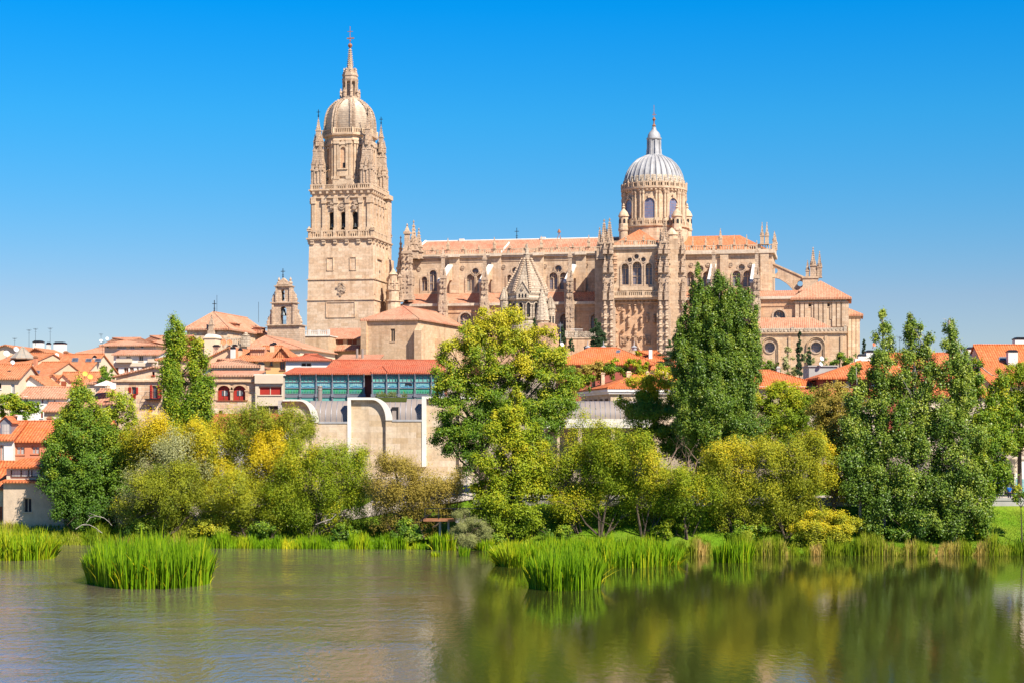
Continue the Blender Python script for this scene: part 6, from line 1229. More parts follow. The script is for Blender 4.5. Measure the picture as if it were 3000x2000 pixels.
# ---------------------------------------------------------------- foliage
def LM(name, a, b_, c, rough=0.5, trans=0.25, spec=0.3): M[name] = leafmat(name, [(0.0, a), (0.5, b_), (1.0, c)], rough, trans, spec)
LM('lime_leaves', (0.09,0.16,0.006), (0.25,0.31,0.010), (0.60,0.46,0.015), 0.55, 0.12, 0.2)
LM('green_leaves', (0.05,0.12,0.008), (0.165,0.26,0.012), (0.55,0.46,0.02), 0.5, 0.12, 0.22)
LM('poplar_leaves', (0.042,0.10,0.012), (0.135,0.215,0.018), (0.42,0.44,0.05), 0.42, 0.10, 0.3)
LM('dark_leaves', (0.04,0.10,0.010), (0.12,0.21,0.014), (0.38,0.40,0.02), 0.5, 0.11, 0.22)
LM('willow_leaves', (0.13,0.17,0.010), (0.33,0.34,0.016), (0.66,0.48,0.012), 0.55, 0.12, 0.2)
LM('brown_willow_leaves', (0.20,0.16,0.025), (0.38,0.29,0.05), (0.52,0.37,0.08), 0.6, 0.25, 0.15)
LM('silver_leaves', (0.18,0.20,0.05), (0.34,0.34,0.12), (0.50,0.48,0.24), 0.6, 0.15)
LM('yellow_leaves', (0.28,0.26,0.012), (0.56,0.43,0.012), (0.72,0.46,0.015), 0.55, 0.12, 0.2)
LM('cypress_leaves', (0.015,0.035,0.012), (0.035,0.07,0.02), (0.07,0.11,0.03), 0.7, 0.05)
LM('reed_leaves', (0.06,0.16,0.003), (0.22,0.37,0.006), (0.62,0.54,0.02), 0.45, 0.3, 0.25)
LM('bank_reed_leaves', (0.08,0.17,0.006), (0.27,0.33,0.012), (0.55,0.38,0.12), 0.5, 0.32, 0.2)
def strips(name, V, k, tint, m, parent=None):
    """V: (n, k, 3) vertices of n k-gons"""
    n = len(V); me = bpy.data.meshes.new(name)
    me.vertices.add(n*k); me.vertices.foreach_set('co', V.astype(np.float32).ravel())
    me.loops.add(n*k); me.loops.foreach_set('vertex_index', np.arange(n*k, dtype=np.int32))
    me.polygons.add(n); me.polygons.foreach_set('loop_start', np.arange(0, n*k, k, dtype=np.int32))
    me.update(calc_edges=True)
    me.attributes.new('tint', 'FLOAT', 'FACE').data.foreach_set('value', np.clip(tint, 0, 1).astype(np.float32))
    me.materials.append(m); o = bpy.data.objects.new(name, me); col.objects.link(o)
    if parent is not None: o.parent = parent
    return o
def unit(a): return a/np.maximum(np.linalg.norm(a, axis=1, keepdims=True), 1e-6)
def leaves(P, out, L, Wd):
    n = len(P); N = unit(out*.8 + np.array([.1,-.2,.45]) + rng.normal(0,.55,(n,3))); t_ = unit(np.cross(N, rng.normal(0,1,(n,3)))); b_ = np.cross(N, t_)
    l = L*rng.uniform(.5,1.45,(n,1)); w_ = Wd*rng.uniform(.5,1.4,(n,1))
    return np.stack([P-t_*l*.5, P+b_*w_*.5-t_*l*.08, P+t_*l*.5, P-b_*w_*.5-t_*l*.08], 1)
def crown(T, lobes, D, m, leaf=(.27,.2), k=3.4, clump=.55, vz=.85, per=95, tint=.4, shell=.45, tvar=.12, tall=0.25, name='crown', depth=.85, lean_in=0.0):
    P = []; O = []; TI = []
    zs = [HY-l[1] for l in lobes]; zlo, zhi = min(zs), max(zs)+1
    for l in lobes:
        x, y, rx, ry = l[:4]; dd = (l[4] if len(l) > 4 else 0.0) + lean_in*(1.0-((HY-y-zlo)/(zhi-zlo)))**1.3 - lean_in*.35; lt = l[5] if len(l) > 5 else 0.0; lk = l[6] if len(l) > 6 else 1.0
        rx *= 1.15; ry *= 1.13; leaf_ = (leaf[0]*.8, leaf[1]*.8); c = np.array(W(x, y, D+dd)); q = D/F; R3 = np.array([rx*q, min(rx,ry*1.3)*q*depth, ry*q]); area = math.pi*R3[0]*R3[2]
        n = max(30, int(1.65*k*lk*area/(leaf_[0]*leaf_[1]*.5))); nc = max(3, n//min(per, max(14, n//22)))
        ns = int(np.clip(3+area*.55, 4, 14)); sd = unit(rng.normal(0,1,(ns,3))*np.array([1,1,.9])+np.array([0,-.25,.15])); sr = rng.uniform(.30,.50,(ns,1))
        sc = c + sd*R3*rng.uniform(.55,.80,(ns,1)); si = rng.integers(0, ns, nc)
        d2 = unit(rng.normal(0,1,(nc,3)) + sd[si]*.75 + np.array([0,0,.4])); cp = sc[si] + d2*R3*sr[si]*(.55+.5*rng.random((nc,1)))*rng.normal(1.0,.14,(nc,1)); d = unit(d2+sd[si]*.5)
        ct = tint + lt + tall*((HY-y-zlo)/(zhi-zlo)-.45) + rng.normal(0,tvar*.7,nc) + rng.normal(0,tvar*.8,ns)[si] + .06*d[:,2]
        ci = rng.integers(0, nc, n); cs = clump*rng.uniform(.6,1.35,nc)*min(1.0, .35+R3[0]*.35)
        off = rng.normal(0,1,(n,3))*cs[ci][:,None]*np.array([.58,.58,.58*vz])
        P.append(cp[ci]+off); O.append(unit(d[ci]*.6+unit(off)*.55)); TI.append(ct[ci]+rng.normal(0,.09,n))
    P = np.concatenate(P); O = np.concatenate(O); TI = np.concatenate(TI)
    keep = P[:,2] > 0.15; P, O, TI = P[keep], O[keep], TI[keep]
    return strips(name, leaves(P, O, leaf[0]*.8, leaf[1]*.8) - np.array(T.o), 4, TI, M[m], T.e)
def trunk(T, paths, lobes, D, bark='bark', limb=True, r0=.28, name='trunk'):
    mb = MB(); o = Vector(T.o)
    main = [Vector(W(x, y, D)) - o for x, y in paths[0]]
    for pi, p in enumerate(paths):
        pts = [Vector(W(x, y, D+(.0 if pi == 0 else rnd.uniform(-.6,.6)))) - o for x, y in p]; n = len(pts); rr = r0*(1 if pi == 0 else .6)
        mb.tube(pts, [rr*(1-.75*i/(n-1)) for i in range(n)], 7)
    if limb:
        for l in lobes:
            c = Vector(W(l[0], l[1], D+(l[4] if len(l) > 4 else 0))) - o
            best = min(main, key=lambda q: abs(q.z-(c.z-.55*math.hypot(c.x-q.x, c.y-q.y)-.6)))
            L = (c-best).length; midp = best*.45+c*.55+Vector((0,0,-.12*L)); mb.tube([best, midp, c], [max(.04,.018*L+.03), max(.03,.012*L+.02), .02], 5)
            for _ in range(4):
                e = c+Vector((rnd.gauss(0,1),rnd.gauss(0,.8),rnd.gauss(.3,.8)))*l[2]*D/F*.75; mb.tube([midp*.4+c*.6, (c+e)*.5+Vector((0,0,.15)), e], [.035,.025,.01], 4)
    T.part(name, mb, M[bark])
def tree(name, label, cat, D, base, lobes, m, paths=None, group=None, bark='bark', r0=.28, limb=True, **kw):
    x, y, z = W(base[0], base[1], D); z = ground(x, D)-.1
    T = Thing(name, label, cat, x, D, z, 0, group); by = HY+(CZ-z)*F/D
    top = min(lobes, key=lambda l: l[1])
    if name == 'willow' and not paths:
        pk = rnd.sample(lobes, min(4, len(lobes))); paths = [[(base[0]+(i-1.5)*9, by), (base[0]*.6+l[0]*.4+(i-1.5)*6, by*.62+l[1]*.38), (l[0], l[1]+l[3]*.3)] for i, l in enumerate(pk)]
    paths = paths or [[(base[0], by), (base[0]*.7+top[0]*.3, by*.6+top[1]*.4), (base[0]*.3+top[0]*.7, by*.3+top[1]*.7), (top[0], top[1])]]
    paths = [[(base[0], by)]+list(paths[0])[1:]]+[list(p) for p in paths[1:]] if paths else paths
    trunk(T, paths, lobes, D, bark, limb, r0); crown(T, lobes, D, m, **kw); return T
def spindle(bx, by, tx, ty, r, n, t0=.12, dd=0.0, tint=0.0):
    out = []; H = abs(by-ty)
    for i in range(n):
        t_ = t0+(1-t0)*(i+.5)/n; rr = r*min(1.0, .55+t_*1.1)*(1-max(0,t_-.45)/.58)**.75*1.0+4.0; rr *= 1.15
        bow = math.sin(t_*math.pi)*.0; out.append((bx+(tx-bx)*(t_**.8)+rnd.gauss(0,2), by+(ty-by)*t_, rr, H*(1-t0)/n*.75, dd*t_+rnd.uniform(-.4,.4), tint))
    return out
GB = 'trees along the river bank'
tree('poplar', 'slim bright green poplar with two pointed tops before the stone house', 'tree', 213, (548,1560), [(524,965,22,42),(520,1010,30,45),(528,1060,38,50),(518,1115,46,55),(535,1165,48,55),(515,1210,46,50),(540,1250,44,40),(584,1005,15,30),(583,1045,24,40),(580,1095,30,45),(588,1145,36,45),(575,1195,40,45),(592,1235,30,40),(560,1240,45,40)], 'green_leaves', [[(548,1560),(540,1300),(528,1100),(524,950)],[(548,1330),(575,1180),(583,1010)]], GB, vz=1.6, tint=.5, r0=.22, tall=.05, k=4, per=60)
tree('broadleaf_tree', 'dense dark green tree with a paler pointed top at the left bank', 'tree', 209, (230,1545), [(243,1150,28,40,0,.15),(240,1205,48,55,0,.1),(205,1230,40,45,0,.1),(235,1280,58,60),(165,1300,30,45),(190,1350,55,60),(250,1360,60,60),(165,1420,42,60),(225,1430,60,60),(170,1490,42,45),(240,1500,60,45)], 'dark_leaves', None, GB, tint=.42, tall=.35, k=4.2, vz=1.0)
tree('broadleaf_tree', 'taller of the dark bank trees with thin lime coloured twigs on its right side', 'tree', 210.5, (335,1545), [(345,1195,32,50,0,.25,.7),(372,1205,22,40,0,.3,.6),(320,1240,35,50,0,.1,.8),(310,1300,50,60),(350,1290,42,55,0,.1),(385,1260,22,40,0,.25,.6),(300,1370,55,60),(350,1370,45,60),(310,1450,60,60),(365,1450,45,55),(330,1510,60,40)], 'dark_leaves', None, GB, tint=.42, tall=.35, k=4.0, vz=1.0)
GW = 'willows along the river bank'
def willow(label, D, base, lobes, m='willow_leaves', **kw):
    d = dict(leaf=(.30,.09), k=2.7, clump=.72, per=120, tint=.42, vz=1.35, shell=.3, r0=.16, lean_in=3.2, tall=.15); d.update(kw)
    return tree('willow', label, 'willow', D, base, lobes, m, None, GW, **d)
willow('yellow topped willow standing left of the slim poplar foot', 208, (440,1560), [(440,1250,48,36,0,.4),(415,1295,48,40,0,.25),(465,1290,45,42,0,.3),(400,1350,45,50),(450,1350,55,45)])
willow('silvery olive willow below the slim poplar', 205, (500,1560), [(470,1355,55,50),(525,1330,50,50,0,.1),(420,1420,55,45),(490,1420,70,55),(560,1390,55,55),(400,1490,55,45),(470,1500,70,50),(550,1480,65,55)], 'silver_leaves', k=1.5)
willow('olive green willow filling the gap under the silvery willow', 203.5, (470,1560), [(440,1440,70,50,0,-.1),(520,1430,70,60,0,-.1),(390,1510,60,40,0,-.1),(470,1520,80,45,0,-.15),(560,1500,70,55,0,-.1)], tint=.32)
willow('golden yellow willow right of the slim poplar', 206, (600,1560), [(590,1275,45,45,0,.2),(560,1300,45,50,0,.2),(620,1320,50,50,0,.15),(575,1370,55,50,0,.15),(640,1390,50,55,0,.2),(600,1440,60,55),(650,1470,50,50)], tint=.5)
willow('feathery green willow in front of the curved museum coping', 207, (720,1560), [(680,1240,38,30),(740,1235,40,28),(700,1280,55,40),(800,1240,48,30),(860,1235,42,28),(880,1265,42,30),(830,1280,55,40),(760,1300,60,45),(690,1340,55,50),(900,1240,20,35)], tint=.35, tall=-.1)
willow('brightest yellow willow before the white red-roofed house', 205, (790,1560), [(790,1300,38,36,0,.35),(770,1345,55,45,0,.3),(820,1360,50,45,0,.3),(740,1400,55,50,0,.15),(800,1420,55,50,0,.15)], tint=.55)
willow('lime green willow with long wispy shoots left of the brown willow', 202, (900,1575), [(880,1345,50,36,0,.1),(950,1350,48,36),(1010,1350,38,40),(1060,1345,20,36),(850,1400,70,50),(930,1410,75,55),(1010,1410,60,55),(840,1470,70,50),(920,1490,80,55),(1010,1490,65,50),(870,1540,70,35),(960,1545,80,35),(1050,1460,35,50)], tint=.38, m='lime_leaves', leaf=(.28,.10), k=3)
willow('olive willow shading the reeds left of the lime green willow', 202.5, (720,1575), [(690,1440,60,50),(750,1470,60,50),(680,1500,65,45),(750,1530,65,40),(800,1510,55,45),(640,1530,55,40)], tint=.3)
willow('brownish willow before the smooth museum wall', 200, (1230,1580), [(1150,1350,36,28),(1160,1395,52,40),(1120,1440,48,40),(1190,1440,60,42),(1260,1420,52,36),(1320,1420,36,36),(1300,1450,52,36),(1230,1480,70,40),(1150,1500,60,40),(1210,1530,70,35),(1130,1540,45,35),(1330,1490,30,30)], 'brown_willow_leaves', k=2.3, tint=.45)
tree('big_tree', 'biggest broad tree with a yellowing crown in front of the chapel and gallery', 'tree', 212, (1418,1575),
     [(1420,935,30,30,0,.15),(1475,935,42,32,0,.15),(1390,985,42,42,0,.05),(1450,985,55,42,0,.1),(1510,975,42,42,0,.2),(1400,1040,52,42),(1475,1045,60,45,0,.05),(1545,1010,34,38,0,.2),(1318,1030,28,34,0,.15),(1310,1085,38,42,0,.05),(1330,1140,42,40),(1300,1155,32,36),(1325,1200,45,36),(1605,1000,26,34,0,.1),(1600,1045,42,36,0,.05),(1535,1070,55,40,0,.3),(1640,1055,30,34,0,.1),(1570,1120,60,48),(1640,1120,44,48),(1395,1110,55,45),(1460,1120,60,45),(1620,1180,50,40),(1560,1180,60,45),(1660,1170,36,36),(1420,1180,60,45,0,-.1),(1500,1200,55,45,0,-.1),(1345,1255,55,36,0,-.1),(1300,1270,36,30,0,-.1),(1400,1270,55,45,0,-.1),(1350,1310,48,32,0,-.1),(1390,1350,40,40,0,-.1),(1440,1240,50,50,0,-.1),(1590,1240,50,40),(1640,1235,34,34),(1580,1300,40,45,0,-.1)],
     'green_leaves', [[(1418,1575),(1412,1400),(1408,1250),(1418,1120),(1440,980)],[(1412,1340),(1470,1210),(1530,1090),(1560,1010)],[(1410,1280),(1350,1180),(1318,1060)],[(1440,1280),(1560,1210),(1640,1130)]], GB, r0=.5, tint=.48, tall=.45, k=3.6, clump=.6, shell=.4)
tree('front_tree', 'bright yellow-green pointed tree in front of the biggest tree', 'tree', 197, (1500,1575), [(1508,1165,16,28),(1505,1205,32,40),(1447,1225,12,28),(1455,1270,36,40),(1520,1260,48,42),(1490,1320,60,42),(1555,1310,40,45),(1435,1365,42,45),(1500,1380,66,48),(1570,1370,42,48),(1420,1440,36,50),(1475,1450,66,50),(1555,1440,55,48),(1450,1515,62,42,0,-.15),(1530,1510,60,45,0,-.15),(1480,1560,70,30,0,-.2)], 'lime_leaves', None, GB, tint=.5, tall=.1, k=4, vz=1.1)
willow('olive willow left of the open-trunked willows with a pale column behind', 196.5, (1690,1565), [(1720,1255,36,36,0,.1,.6),(1690,1300,40,40,0,.1,.7),(1650,1340,55,42,0,.1),(1630,1390,50,40),(1700,1390,55,42),(1640,1440,55,36,0,.1),(1710,1450,55,34),(1660,1500,55,30,0,-.1)], m='lime_leaves', leaf=(.26,.11))
willow('spreading lime willow with dark leaning stems in the middle of the right bank', 195, (1760,1575), [(1770,1290,45,40),(1820,1330,50,42),(1750,1350,55,42),(1680,1470,60,34,0,.2),(1740,1460,60,34,0,.2),(1800,1430,60,42,0,.1),(1850,1450,45,36),(1790,1390,60,40),(1850,1380,50,42),(1760,1510,60,28,0,-.15),(1830,1500,50,28,0,-.1)], m='lime_leaves', leaf=(.26,.11), k=3)
willow('golden lime willow under the dead bare tree', 194, (1880,1575), [(1860,1300,40,34),(1880,1350,45,40,0,.2),(1920,1390,50,40,0,.15),(1980,1420,48,36,0,.1),(1900,1440,60,40,0,.15),(1960,1470,55,38),(1880,1490,55,34),(1920,1525,60,28,0,-.15)], m='lime_leaves', leaf=(.26,.11))
willow('small lime willow between the dead tree and the olive willow', 192.5, (2010,1575), [(2020,1420,45,38,0,.1),(2060,1440,42,42),(2000,1470,48,38),(2060,1490,48,36),(2020,1520,50,28)], m='lime_leaves', leaf=(.26,.11), tint=.35)
willow('wide olive gold willow below the dark poplar', 193, (2150,1580), [(2120,1335,48,32,0,.15),(2180,1325,50,32,0,.15),(2150,1375,65,42,0,.1),(2090,1390,42,42,0,.1),(2110,1440,60,40),(2190,1430,60,45),(2130,1500,60,40),(2200,1500,52,42),(2150,1545,70,26,0,-.2)], k=3)
willow('rusty olive willow right of the dark poplar', 192.5, (2300,1580), [(2250,1330,52,34,0,.05),(2320,1325,55,38,0,.05),(2380,1310,40,36,0,.1),(2270,1380,60,45),(2350,1380,58,48),(2410,1370,36,48),(2260,1450,60,45),(2340,1450,58,50),(2290,1510,60,42),(2360,1510,45,42),(2290,1550,70,26,0,-.2)], k=3, tint=.38)
tree('round_bush', 'round golden green bush hanging over the water right of the willows', 'bush', 190, (2425,1615), [(2420,1525,60,36,0,.1),(2370,1550,45,36,0,.1),(2470,1550,45,38),(2420,1575,75,36),(2380,1595,48,28),(2470,1595,45,28)], 'willow_leaves', None, None, leaf=(.22,.13), k=4, tint=.48, r0=.1, clump=.4)
st = []
for tx, ty, r, dd, bx in ((2040,795,27,-1,2075),(2072,850,24,1,2085),(2108,805,25,0,2095),(2130,870,26,-1.5,2100),(2158,835,24,1,2110),(2186,855,24,-.5,2118),(2212,905,24,.5,2125),(2012,905,24,.3,2065),(1988,935,26,-.6,2055),(1975,1000,22,.8,2050),(2228,985,22,0,2135),(2090,930,26,-2,2090)):
    st += spindle(bx, 1340, tx, ty, r, 9, .1, dd)
st += [(2040,1150,52,60,1),(2100,1180,60,60,-1),(2160,1170,50,60,1),(2060,1260,60,50,0),(2140,1270,60,50,-1),(2195,1250,40,50,0),(2010,1240,32,60,0),(2100,1320,70,35,0),(2062,905,40,60,0),(2112,885,48,70,.5),(2162,925,42,60,0),(2080,1000,62,70,1),(2150,1010,58,70,1),(2060,1085,62,60,.5),(2140,1090,66,60,1),(2196,1045,30,60,0),(2012,1015,32,60,0)]
tree('dark_poplar', 'large dark many-stemmed poplar rising in front of the cathedral choir', 'tree', 224, (2095,1420), st, 'poplar_leaves', [[(2095,1420),(2098,1250),(2105,1050),(2108,850)]]+[[(2095,1330),(bx_,1180),(tx_,ty_)] for bx_, tx_, ty_ in ((2060,2040,830),(2085,2072,900),(2125,2158,870),(2145,2212,940),(2045,1988,960),(2130,2186,900))], GB, bark='bark_pale', r0=.3, limb=False, leaf=(.26,.2), vz=1.6, clump=.42, tint=.42, tall=.0, k=3.8, shell=.35, per=55)
GP = 'pointed poplars at the right'
def pop(label, D, base, tops, low, m='poplar_leaves', **kw):
    l = []
    for (bx, by, tx, ty, r, n) in tops: l += spindle(bx, by, tx, ty, r, n, .05, rnd.uniform(-.5,.5), .05)
    d = dict(leaf=(.26,.2), vz=1.35, clump=.46, tint=.5, tall=.1, k=3.8, shell=.4, per=70, r0=.2, bark='bark_pale', limb=True); d.update(kw)
    return tree('pointed_poplar', label, 'tree', D, base, l+low, m, [[(base[0],1560),(base[0],1400),(tops[0][0],1250),(tops[0][2],tops[0][3]+10)]], GP, **d)
pop('shortest poplar, leftmost of the pointed group at the right', 193.5, (2520,1575), [(2518,1330,2508,1065,34,8)], [(2510,1290,45,55),(2490,1350,48,50),(2540,1370,50,55),(2510,1430,55,45,0,-.15)])
pop('poplar with the single slim top nearest the cathedral', 193, (2590,1575), [(2598,1320,2585,922,36,12)], [(2570,1290,50,55),(2620,1320,52,60),(2575,1390,60,55),(2600,1460,65,55,0,-.1),(2570,1520,60,45,0,-.15)])
pop('poplar with a double top, central in the pointed group', 192, (2690,1575), [(2690,1300,2668,925,46,12),(2700,1200,2726,985,24,7)], [(2660,1270,55,60),(2720,1300,60,60),(2680,1370,70,60),(2720,1440,70,55),(2660,1460,65,60),(2700,1530,75,42,0,-.1)])
pop('tall poplar with a leaning slender top in front of the long orange roof', 191.5, (2790,1575), [(2795,1300,2780,930,38,12),(2810,1250,2830,1040,26,7)], [(2780,1250,55,60),(2830,1290,55,60),(2790,1350,65,60),(2840,1390,60,60),(2790,1450,65,55),(2830,1490,60,50),(2780,1530,60,42,0,-.1)])
pop('poplar with small side shoots before the white chimneys', 193, (2880,1575), [(2880,1280,2868,1060,34,7),(2905,1290,2935,1090,34,7)], [(2870,1270,55,55),(2920,1240,50,60),(2880,1340,60,55),(2940,1310,45,55),(2900,1410,50,50),(2860,1470,45,50),(2920,1390,38,40),(2880,1530,40,35,0,-.1)], m='green_leaves', tint=.42)
tree('edge_tree', 'green tree cut by the right edge of the picture', 'tree', 207, (2988,1500), [(2985,1120,40,45),(3030,1130,60,60),(2990,1190,48,55),(3040,1210,60,60),(2985,1265,45,50),(3030,1290,60,50),(2975,1320,30,30)], 'lime_leaves', None, GB, r0=.32, tint=.25)
tree('young_tree', 'thin young tree on the sunny lawn at the right edge', 'tree', 191, (2994,1560), [(2990,1440,16,22,0,.1,.6),(2978,1462,14,14,0,0,.6),(3005,1455,22,25,0,0,.6)], 'green_leaves', None, None, r0=.09, limb=True)
tree('young_tree', 'small pale trunked tree on the lawn left of the pointed poplars', 'tree', 195, (2563,1545), [(2560,1420,40,36,0,.1,.7),(2585,1440,36,30,0,.1,.7),(2540,1445,36,30,0,.1,.7)], 'lime_leaves', None, None, r0=.14, bark='bark_pale')
tree('autumn_tree', 'mixed orange and green tree behind the pointed poplars', 'tree', 203, (2450,1500), [(2440,1165,48,34),(2490,1180,45,36),(2420,1210,48,40),(2470,1240,55,45),(2420,1280,50,45),(2480,1310,45,50)], 'brown_willow_leaves', None, GB, leaf=(.27,.17), k=3, tint=.35)
tree('yellow_tree', 'yellow leaved slender tree between the willows and the pointed poplars', 'tree', 195, (2450,1545), [(2420,1320,36,40,0,.1),(2450,1370,40,45),(2410,1390,36,45,0,.1),(2450,1430,40,36),(2480,1390,28,40)], 'yellow_leaves', None, GB, leaf=(.25,.18), k=2.8, tint=.3)
GT = 'trees on the terrace behind the museum wing'
tree('terrace_tree', 'bright lime tree behind the zinc barrel roof', 'tree', 236, (1900,1350), [(1880,1140,45,38,0,.25),(1930,1130,45,40,0,.25),(1860,1180,45,38,0,.1),(1920,1190,60,45,0,.1),(1970,1180,45,45)], 'lime_leaves', None, GT, tint=.4)
tree('terrace_tree', 'dark green tree in the shade left of the dark poplar', 'tree', 233, (1930,1400), [(1890,1230,55,45),(1950,1240,55,45),(1870,1280,45,40),(1930,1300,60,45),(1990,1310,52,50),(2030,1350,50,42)], 'dark_leaves', None, GT, tint=.4)
tree('terrace_tree', 'lime green tree right of the dark poplar below the garden house', 'tree', 238, (2280,1350), [(2250,1170,45,38,0,.15),(2300,1160,48,38,0,.15),(2240,1220,45,45),(2300,1220,60,48),(2270,1280,60,40,0,-.15)], 'lime_leaves', None, GT, tint=.3)
tree('terrace_tree', 'dense green tree left of the autumn tree', 'tree', 239, (2380,1350), [(2350,1170,45,36),(2395,1180,42,38),(2360,1220,55,45),(2410,1240,42,48),(2370,1280,60,42,0,-.1)], 'lime_leaves', None, GT, tint=.2)
GY = 'small trees in the gardens under the cathedral'
for lab, D, b_, lo, m_ in (('orange tinged garden tree between the two orange roofs', 288, (1730,1130), [(1700,1090,28,20),(1735,1078,30,22),(1770,1080,26,20),(1745,1100,36,18)], 'brown_willow_leaves'),
    ('green garden tree in front of the long orange house eaves', 287, (1800,1130), [(1790,1085,25,20),(1800,1065,14,16),(1815,1095,25,16)], 'green_leaves'),
    ('yellow-green garden trees before the small orange corner house', 286, (1890,1130), [(1855,1075,18,20),(1865,1050,13,18),(1890,1085,28,20),(1930,1085,32,18),(1960,1095,25,15)], 'lime_leaves'),
    ('lime garden tree just right of the biggest tree', 280, (1690,1150), [(1660,1100,30,22),(1690,1115,36,22),(1720,1120,30,20)], 'lime_leaves'),
    ('grey green shrub at the foot of the round-windowed wall', 320, (2312,1095), [(2312,1060,16,18),(2320,1082,20,18),(2308,1035,10,14)], 'silver_leaves'),
    ('low ivy bush on the terrace left of the tall cypress', 322, (2240,1095), [(2225,1076,22,12),(2255,1072,24,13),(2275,1078,14,10)], 'dark_leaves'),
    ('rounded dark laurel below the second round window', 318, (2475,1070), [(2460,1055,18,14),(2480,1046,24,15),(2492,1058,14,11),(2448,1062,14,9)], 'dark_leaves'),
    ('small shrub beside the shorter cypress', 322, (2395,1080), [(2358,1045,8,14),(2375,1050,9,16),(2415,1060,9,12)], 'silver_leaves'),
    ('olive tree behind the chimneys at the left edge', 245, (50,1240), [(25,1175,36,26),(60,1185,40,28),(90,1200,22,22),(30,1205,45,22),(75,1215,35,20)], 'green_leaves'),
    ('dark shrub growing beside the white flats', 272, (310,1130), [(303,1095,13,22),(322,1098,12,20),(312,1115,20,14)], 'dark_leaves')):
    tree('garden_tree', lab, 'tree', D, b_, lo, m_, None, GY, leaf=(.36,.26), k=3.4, r0=.12, limb=False, clump=.4)
def conifer(name, label, D, x, top, bot, w_, n=7, flat=False, m='cypress_leaves'):
    l = [(x+rnd.gauss(0,w_*.03), bot+(top-bot)*(i+.5)/n, w_*.5*(1-(i+.2)/n)**.55+1.5, (bot-top)/n*.8) for i in range(n)]
    return tree(name, label, 'cypress' if name == 'cypress' else 'conifer', D, (x, bot), l, m, None, None, leaf=(.3,.16), k=7, vz=1.3, clump=.2, per=20, r0=.12, limb=False, shell=.2, tall=0, tvar=.08)
conifer('cypress', 'narrow dark cypress right of the ribbed cupola', 392, 1563, 938, 1020, 22)
conifer('cypress', 'dark cypress behind the white dish mast', 390, 1646, 955, 1030, 18)
conifer('conifer', 'broad dark conifer at the foot of the transept turret', 388, 1752, 940, 1025, 48)
conifer('cypress', 'smallest dark cypress below the terrace balustrade', 387, 1673, 993, 1028, 15, 5)
conifer('cypress', 'tallest slim cypress between the two round windows', 312, 2342, 978, 1094, 21, 9)
conifer('cypress', 'short cypress right of the tallest slim cypress', 314, 2370, 1020, 1075, 13, 6)
conifer('cypress', 'tiny cypress tip at the far right corner of the sacristy', 330, 2531, 995, 1045, 8, 5)
tree('cedar', 'cedar with flat tiered branches left of the dark poplar', 'conifer', 300, (1968,1090), [(1964,1000,5,12),(1962,1018,10,5),(1975,1030,24,5),(1948,1040,26,5),(1985,1048,32,6),(1945,1058,22,4),(1975,1066,36,7),(2000,1078,28,7),(1965,1082,40,6)], 'cypress_leaves', None, None, leaf=(.3,.14), k=5, vz=.4, clump=.35, r0=.15, tint=.55)
# terrace with tracery balustrade and mast beside the transept
T = house('portal_terrace', 'stone terrace with a pierced balustrade left of the carved portal', 1660, 1745, 992, 992, 405, 10, 'flat', 'sand_pink', 'sand_weathered', 0, [(1709,1724,1012,1030,'d','a')], cat='terrace', frame='sand', depth=.8)
mb = MB(); balustrade(mb, FR, 0, T.L, T.ze+.2, T.ze+1.6, 2.4, .5)
for k in range(5): wreath(mb, FR, 3+k*.95, T.ze+.9, .42, .05)
T.part('balustrade', mb, M['grey_stone']); mb = MB(); mb.box(T.u(1672), T.u(1708), .2, .3, T.ze+2.2, T.ze+2.3); mb.box(T.u(1672), T.u(1708), .2, .3, T.ze+1.9, T.ze+1.95); T.part('rail', mb, M['white'])
AM = Thing('antenna_mast', 'slim mast with an aerial and a white dish behind the biggest tree', 'antenna', *W(1642, 1040, 345))
mb = MB(); mb.tube([(0,0,0),(0,0,6.6)], [.07,.05], 6); mb.box(-.5,.5,-.05,.05,6.1,6.2); mb.box(-.4,.4,-.05,.05,5.8,5.88); AM.part('mast', mb, M['iron']); dish(AM, 1646, 1009, -.2, .42)
# ---------------------------------------------------------------- dead wood
def branchy(mb, p, d, L, r, depth):
    if depth == 0 or L < .25: return
    q = p; pts = [p]; rr = [r]
    for i in range(3): d = (d+Vector((rnd.gauss(0,.16),rnd.gauss(0,.16),rnd.gauss(.05,.1)))).normalized(); q = q+d*L/3; pts.append(q); rr.append(r*(1-.17*(i+1)))
    mb.tube(pts, rr, 5)
    for _ in range(2 if depth > 1 else 3): branchy(mb, pts[rnd.choice((2,3,3))], (d+Vector((rnd.gauss(0,.55),rnd.gauss(0,.5),rnd.gauss(.1,.25)))).normalized(), L*rnd.uniform(.5,.8), rr[-1]*.7, depth-1)
x, y, z = W(1985, 1390, 203); T = Thing('dead_tree', 'bare leafless dead tree in front of the dark poplar', 'dead tree', x, y, ground(x, y))
for dx in (-2.2, -.6, .9, 1.7):
    mb = MB(); branchy(mb, Vector((dx*.35,0,0)), Vector((dx*.1,0,1)), z-ground(x,y)-.2, .18, 1); branchy(mb, Vector((dx,0,z-ground(x,y)-.6)), Vector((dx*.12,0,1)), 2.5, .14, 5); T.part('branch', mb, M['dead'])
mb = MB()
for dx in (-.7, 0, .6): mb.tube([(dx*.3,0,0),(dx,0,z-ground(x,y)+.2)], [.16,.1], 6)
T.part('trunk', mb, M['dead'])
